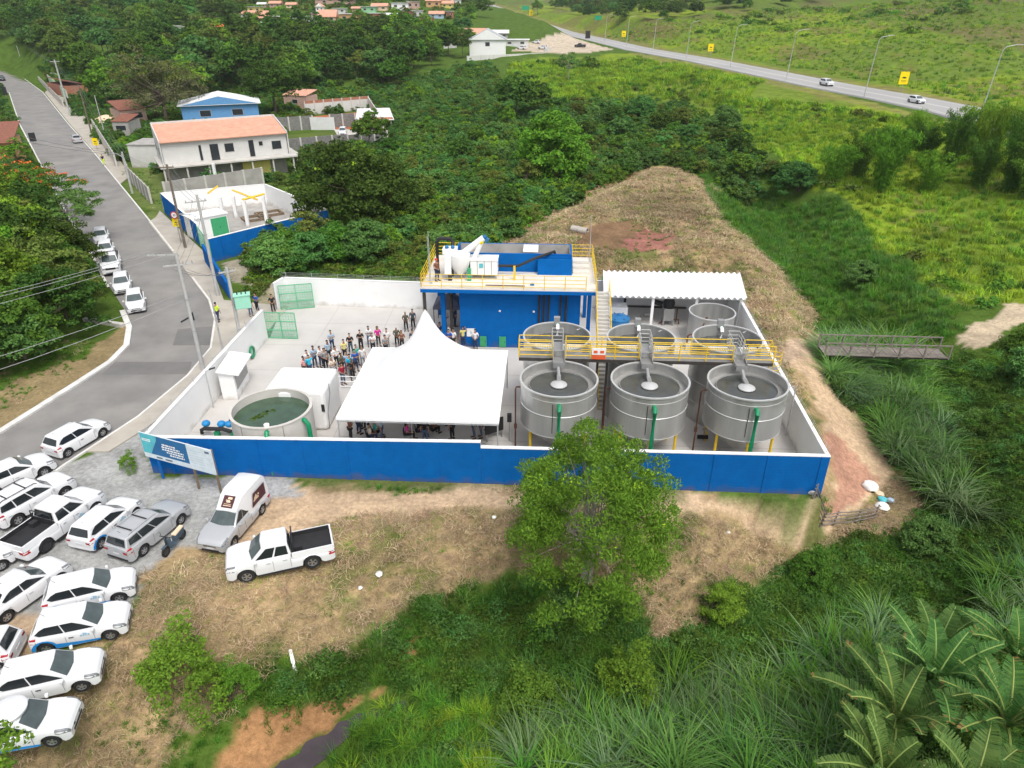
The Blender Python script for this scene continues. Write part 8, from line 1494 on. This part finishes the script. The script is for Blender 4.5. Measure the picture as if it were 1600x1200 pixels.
tp = pts_in(THICK, 9.5, 71, jit=.5); tq = random.Random(9)
for x, y, z in tp[:46]:
    k = tq.choice(('b1', 'b2', 'b4', 'b5', 'b3')); tree(k, (x, y, z - .3), {'b1': 'dark', 'b2': 'mid green', 'b4': 'bright green', 'b5': 'olive', 'b3': 'bluish green'}[k] + ' small tree standing above the thicket behind the plant', 'small trees standing in the thicket', sc=tq.uniform(.28, .52))
# slope between the thicket and the rear wall, roadside weeds
low = [clump(80 + i, 9, .5, .28, 22, .17, .08, m, .22) for i, m in enumerate(('leaf_dark', 'leaf_mid', 'leaf_bright', 'leaf_olive'))]
SL = hpoly((380, 425), (560, 398), (690, 402), (780, 385), (650, 435), (440, 432), (405, 470), (385, 470)); p = pts_in(SL, .62, 2); scatter('slope_weeds', p, sc_(p, .6, 1.4), low, 'low mixed weeds on the slope behind the rear wall')
YD = hpoly((60, 110), (140, 100), (260, 75), (600, 62), (640, 130), (610, 235), (470, 290), (255, 300), (190, 262), (100, 150)); ya = [tuple(p)[:2] for p in (at(240, 300), at(200, 262), at(215, 255), at(262, 300))]
YE = hpoly((-80, 110), (0, 112), (22, 175), (42, 240), (60, 285), (-40, 300), (-80, 250)); p = np.concatenate([pts_in(YD, 2.3, 40, ex_avoid=(ya,)), pts_in(YE, 2.6, 41)]); scatter('yard_shrubs', p, sc_(p, .6, 1.5), sh1, 'shrubs and undergrowth around the houses and below the wood')
# dark ground cover, right creek banks
RIGHT = hpoly((1290, 600), (1330, 560), (1475, 560), (1620, 540), (1640, 1250), (560, 1250), (640, 1110), (700, 1085), (560, 1060), (450, 1090), (410, 1090), (440, 1030), (560, 995), (640, 950), (800, 935), (830, 905), (1000, 925), (1040, 990), (1085, 985), (1100, 905), (1180, 935), (1250, 880), (1390, 860), (1440, 800), (1400, 740), (1340, 660))
gc = [clump(100 + i, 16, .62, .34, 30, .12, .05, m, .24, .4) for i, m in enumerate(('leaf_dark', 'leaf_mid', 'leaf_dark', 'leaf_cool'))] + [blades(110 + i, 50, .6, .024, .7, .9, m) for i, m in enumerate(('leaf_mid', 'grass_cool'))]
def thin_far(x, y, g): return g.random(len(x)) < np.clip(45 / np.hypot(x, y), .35, 1)
p = pts_in(RIGHT, .52, 3, rmin=thin_far); scatter('ground_cover', p, sc_(p, .7, 1.45), gc, 'dark low ground cover smothering the creek banks at the right')
# fine lush grass mixed through it and on the steep front bank
gr = [blades(120 + i, 46, .55, .022, .5, .7, m) for i, m in enumerate(('grass_lush', 'grass_cool', 'leaf_dark', 'leaf_mid'))]
BANK = hpoly((400, 1090), (430, 1020), (560, 985), (640, 945), (800, 930), (830, 900), (1000, 915), (1045, 985), (1085, 985), (1100, 900), (1180, 930), (1250, 870), (1390, 850), (1480, 900), (1300, 1080), (1000, 1110), (700, 1100), (640, 1090), (560, 1060), (470, 1080)); p = pts_in(BANK, .42, 4); scatter('bank_grass', p, sc_(p, .7, 1.5), gr, 'lush grass hanging over the front creek bank')
# tall arching grass
tall = [blades(140 + i, 64, 2.2, .06, .6, .95, m, 5) for i, m in enumerate(('grass_cool', 'grass_pale', 'grass_lush', 'grass_pale', 'grass_cool'))]
T1 = hpoly((1265, 545), (1300, 556), (1400, 562), (1430, 600), (1480, 690), (1510, 800), (1500, 850), (1430, 800), (1390, 740), (1340, 650), (1290, 600)); T2 = hpoly((800, 1250), (820, 1110), (900, 1075), (1060, 1085), (1200, 1060), (1330, 1010), (1400, 980), (1420, 1080), (1330, 1250)); T3 = hpoly((500, 1250), (560, 1150), (600, 1120), (680, 1100), (800, 1120), (800, 1250)); T4 = hpoly((1540, 900), (1640, 860), (1640, 1000), (1560, 990))
NB = hpoly((1275, 552), (1330, 556), (1400, 562), (1410, 590), (1300, 585)); p0_ = pts_in(NB, .8, 55); pa = pts_in(T1, .85, 5); pb = np.concatenate([pts_in(T2, .72, 6), pts_in(T4, 1.0, 8)]); p = np.concatenate([p0_, pa, pb]); scatter('tall_arching_grass', p, np.concatenate([sc_(p0_, 1.3, 1.9), sc_(pa, .8, 1.35), sc_(pb, .55, 1.1)]), tall, 'tall arching cane-like grass by the creek')
br = [blades(150 + i, 60, 1.0, .03, .5, .75, m, 4) for i, m in enumerate(('grass_lush', 'grass_yellow', 'grass_lush'))]; p = pts_in(T3, .5, 7); scatter('bright_grass', p, sc_(p, .6, 1.3), br, 'bright fresh grass clump at the bottom centre')
# lush green field right of the heap
LUSH = hpoly((1110, 300), (1100, 262), (1180, 262), (1240, 310), (1340, 335), (1480, 485), (1500, 520), (1470, 545), (1290, 545), (1275, 490), (1215, 420), (1130, 345)); lg = [blades(160 + i, 40, .75, .035, .9, .75, m) for i, m in enumerate(('grass_lush', 'grass_lush', 'grass_cool'))]
p = pts_in(LUSH, .62, 9); scatter('lush_grass', p, sc_(p, .6, 1.5), lg, 'lush deep green grass field between the spoil heap and the footbridge')
PAS1 = hpoly((1120, 150), (1300, 165), (1640, 225), (1680, 480), (1480, 480), (1340, 330), (1240, 262), (1120, 195)); PAS2 = hpoly((800, 100), (1000, 90), (1200, 130), (1130, 195), (1060, 165), (870, 158), (790, 132))
yg = [blades(170 + i, 34, .7, .05, 1.1, .7, m) for i, m in enumerate(('grass_yellow', 'grass_yellow', 'grass_lush', 'grass_yellow'))]
p = np.concatenate([pts_in(PAS1, .95, 10), pts_in(PAS2, 1.7, 11)]); scatter('pasture_grass', p, np.where(np.hypot(p[:, 0], p[:, 1]) > 170, 1.7, 1.0) * sc_(p, .6, 1.4), yg, 'yellow-green pasture grass on the slope below the highway')
HILL = hpoly((940, 58), (1100, 82), (1300, 118), (1640, 190), (1640, 20), (1450, 2), (1300, 8), (1170, 22), (1000, 46)); p = pts_in(HILL, 2.6, 12); scatter('hill_grass', p, sc_(p, .7, 1.9), yg + [gr[0]], 'rough yellow-green grass on the hill beyond the highway')
hb = [clump(190 + i, 12, 1.3, .6, 26, .4, .22, m, .5) for i, m in enumerate(('leaf_olive', 'leaf_mid', 'leaf_bright'))]
p = np.concatenate([pts_in(HILL, 8, 13, rmin=lambda x, y, g: fbm(x, y, 30) > .58), pts_in(PAS1, 4.0, 14, rmin=lambda x, y, g: fbm(x, y, 14) > .5), pts_in(PAS2, 9, 15), pts_in(hpoly((720, 62), (745, 20), (740, 2), (380, 2), (250, 20), (250, 60), (640, 66)), 6.5, 62)]); scatter('scattered_bushes', p, np.where(p[:, 1] > 260, 2.2, 1.0) * sc_(p, .4, 1.1), hb, 'low bushes scattered over the pastures')
# dry mown grass
dg = [blades(200 + i, 40, .22, .02, .9, 1.9, 'grass_straw') for i in range(4)] + [blades(205, 30, .14, .014, .6, 1.4, 'grass_yellow'), blades(206, 30, .15, .015, .6, 1.2, 'grass_lush')]
TRACK = hpoly((400, 752), (620, 762), (800, 776), (1000, 778), (1290, 785), (1380, 770), (1280, 815), (1000, 812), (700, 802), (520, 815), (430, 870), (380, 880), (330, 870)); GRAV = hpoly((-100, 790), (60, 755), (140, 715), (222, 655), (236, 742), (420, 745), (470, 768), (395, 800), (330, 872), (240, 895), (150, 985), (60, 1010), (-100, 1040))
FR = hpoly((230, 900), (330, 850), (500, 745), (800, 765), (1290, 800), (1400, 740), (1440, 790), (1390, 850), (1250, 875), (1180, 935), (1100, 905), (1085, 985), (1040, 985), (1000, 925), (830, 905), (640, 950), (560, 995), (440, 1020), (400, 1100), (350, 1130), (200, 1210), (-100, 1290), (-100, 1080), (100, 1080), (200, 960))
HP = hpoly((700, 425), (780, 385), (900, 320), (1010, 265), (1075, 265), (1120, 300), (1130, 350), (1210, 420), (1275, 490), (1240, 540), (1290, 620), (1370, 740), (1330, 700), (1200, 600), (1160, 430))
p1 = pts_in(FR, .33, 16, ex_avoid=(TRACK, GRAV)); RS = hpoly((895, 365), (930, 350), (990, 346), (1012, 360), (1048, 366), (1058, 396), (1000, 402), (950, 394), (905, 382)); SIDE = hpoly((1300, 700), (1245, 600), (1212, 545), (1285, 525), (1292, 560), (1322, 640), (1385, 720), (1380, 775), (1300, 790)); p2 = pts_in(HP, .55, 17, ex_avoid=(RS, SIDE)); p = np.concatenate([p1, p2]); scatter('dry_grass', p, np.concatenate([sc_(p1, .6, 1.5), sc_(p2, 1.0, 2.6)]), dg, 'dry mown straw-coloured grass on the bank and the spoil heap')
gw = [blades(220 + i, 30, .28, .02, .4, .8, 'grass_lush') for i in range(4)] 
p = np.concatenate([pts_in(FR, .55, 18, ex_avoid=(TRACK, GRAV), rmin=lambda x, y, g: fbm(x + 3, y, 4) > .585), pts_in(hpoly((430, 740), (800, 752), (1290, 776), (1290, 790), (1000, 786), (620, 768)), .3, 19, rmin=lambda x, y, g: fbm(x, y, 2) > .5), pts_in(HP, .9, 20, ex_avoid=(SIDE,), rmin=lambda x, y, g: fbm(x, y, 5) > .62), pts_in(hpoly((420, 1010), (560, 985), (640, 945), (560, 1050), (410, 1095), (390, 1150), (300, 1200), (240, 1200), (330, 1120), (380, 1060)), .38, 21), pts_in(hpoly((400, 1100), (470, 1080), (570, 1070), (580, 1085), (480, 1150), (400, 1210)), .55, 29, rmin=lambda x, y, g: fbm(x, y, 2) > .56), pts_in(hpoly((236, 1100), (330, 1030), (400, 1090), (300, 1230), (100, 1300)), .5, 22, rmin=lambda x, y, g: fbm(x, y, 3) > .5)])
scatter('green_weeds', p, sc_(p, .5, 1.2), gw, 'green weeds sprouting in the dry grass and along the wall foot')
p = np.concatenate([pts_in(hpoly((-60, 600), (60, 555), (100, 500), (140, 440), (165, 425), (195, 490), (204, 525), (150, 590), (0, 680), (-60, 715)), .5, 23, rmin=lambda x, y, g: fbm(x, y, 3) > .40), pts_in(hpoly((180, 262), (300, 262), (305, 300), (260, 330), (236, 340)), .8, 24), pts_in(hpoly((415, 255), (500, 255), (560, 310), (480, 305), (420, 285)), .9, 25)]); scatter('verge_grass', p, sc_(p, .5, 1.1), gw + [dg[0]], 'patchy verge grass beside the street')
# --- forest: individual trees, then one far wood ---
FOR = hpoly((112, 140), (170, 118), (260, 75), (640, 62), (740, 68), (700, 95), (640, 128), (610, 150), (590, 138), (475, 152), (420, 152), (330, 148), (240, 180), (180, 178), (140, 155)); FOR2 = hpoly((-40, 95), (0, 95), (40, 85), (110, 125), (170, 108), (260, 72), (640, 60), (640, 46), (0, 40), (-40, 60)); FOR3 = hpoly((-140, 60), (60, 50), (100, 70), (112, 108), (80, 96), (40, 92), (-20, 96), (-140, 110)); FOR5 = hpoly((-80, 255), (-20, 150), (-20, 125), (-80, 115))
lab = {'b1': 'dark dense broadleaf tree in the wood beyond the houses', 'b2': 'mid green broadleaf tree in the wood beyond the houses', 'b3': 'bluish green spreading tree in the wood beyond the houses', 'b4': 'bright green rounded tree in the wood beyond the houses', 'b5': 'olive green loose tree in the wood beyond the houses', 'b6': 'tall dark tree in the wood beyond the houses'}
VH = [(o.location.x, o.location.y) for o in bpy.data.objects if o.name.startswith('village_house')]; VH = np.array(VH)
def clear_houses(x, y, g): 
    dx = x[:, None] - VH[None, :, 0]; dy = y[:, None] - VH[None, :, 1]; return ~((dx > -5) & (dx < 13) & (dy > -40) & (dy < 10)).any(1)
p = pts_in(FOR, 7.6, 30, jit=.45, rmin=clear_houses); q = pts_in(FOR2, 10.5, 31, jit=.45, rmin=clear_houses); r_ = pts_in(FOR3, 9, 32, jit=.45); r5 = pts_in(FOR5, 8, 36, jit=.45); ap = np.concatenate([p, q, r_, r5]); D = np.hypot(ap[:, 0], ap[:, 1]); ap = ap[np.argsort(D)]; nr = random.Random(3)
keys = ['b1', 'b2', 'b3', 'b4', 'b5', 'b6']
for i, (x, y, z) in enumerate(ap[:245]):
    k = nr.choice(keys); tree(k, (x, y, z - .4), lab[k], 'trees of the wood beyond the houses', sc=nr.uniform(.65, 1.3), rz=nr.uniform(0, 6))
far = ap[245:]; W1 = hpoly((0, 42), (380, 36), (380, 6), (0, 0)); W2 = hpoly((720, 62), (760, 30), (740, -2), (380, -6), (250, 10), (380, 44), (640, 60)); W3 = hpoly((860, 14), (1000, 40), (1170, 18), (1290, 2), (1250, -10), (900, -10)); big = [TREES[k][0] for k in ('b1', 'b2', 'b3', 'b5', 'b6')]
pp = np.concatenate([far, pts_in(W1, 12, 33), pts_in(W2, 13, 34, rmin=clear_houses), pts_in(W3, 13, 35)]); pp = pp[np.hypot(pp[:, 0], pp[:, 1]) < 1200]; pp[:, 2] -= 1.0; scatter('distant_wood', pp, sc_(pp, .6, 1.15), big, 'dense far-off wood around the village and behind the hills', .05)
# hillside fringe beyond the frame edge stays plain ground
print('trees', len(ap), 'far', len(pp))
# ---------------- haze ----------------
hz = MB().bx(-830, 930, -70, 1330, -12, 75).build('haze', None, None, kind='stuff', label=None)
hm = bpy.data.materials.new('haze'); hm.use_nodes = True; n_ = hm.node_tree; n_.nodes.remove(n_.nodes['Principled BSDF']); vv = n_.nodes.new('ShaderNodeVolumePrincipled'); vv.inputs['Color'].default_value = (.86, .91, 1.0, 1); vv.inputs['Density'].default_value = .00012; vv.inputs['Anisotropy'].default_value = .2; n_.links.new(vv.outputs[0], n_.nodes['Material Output'].inputs['Volume']); hz.data.materials.append(hm)
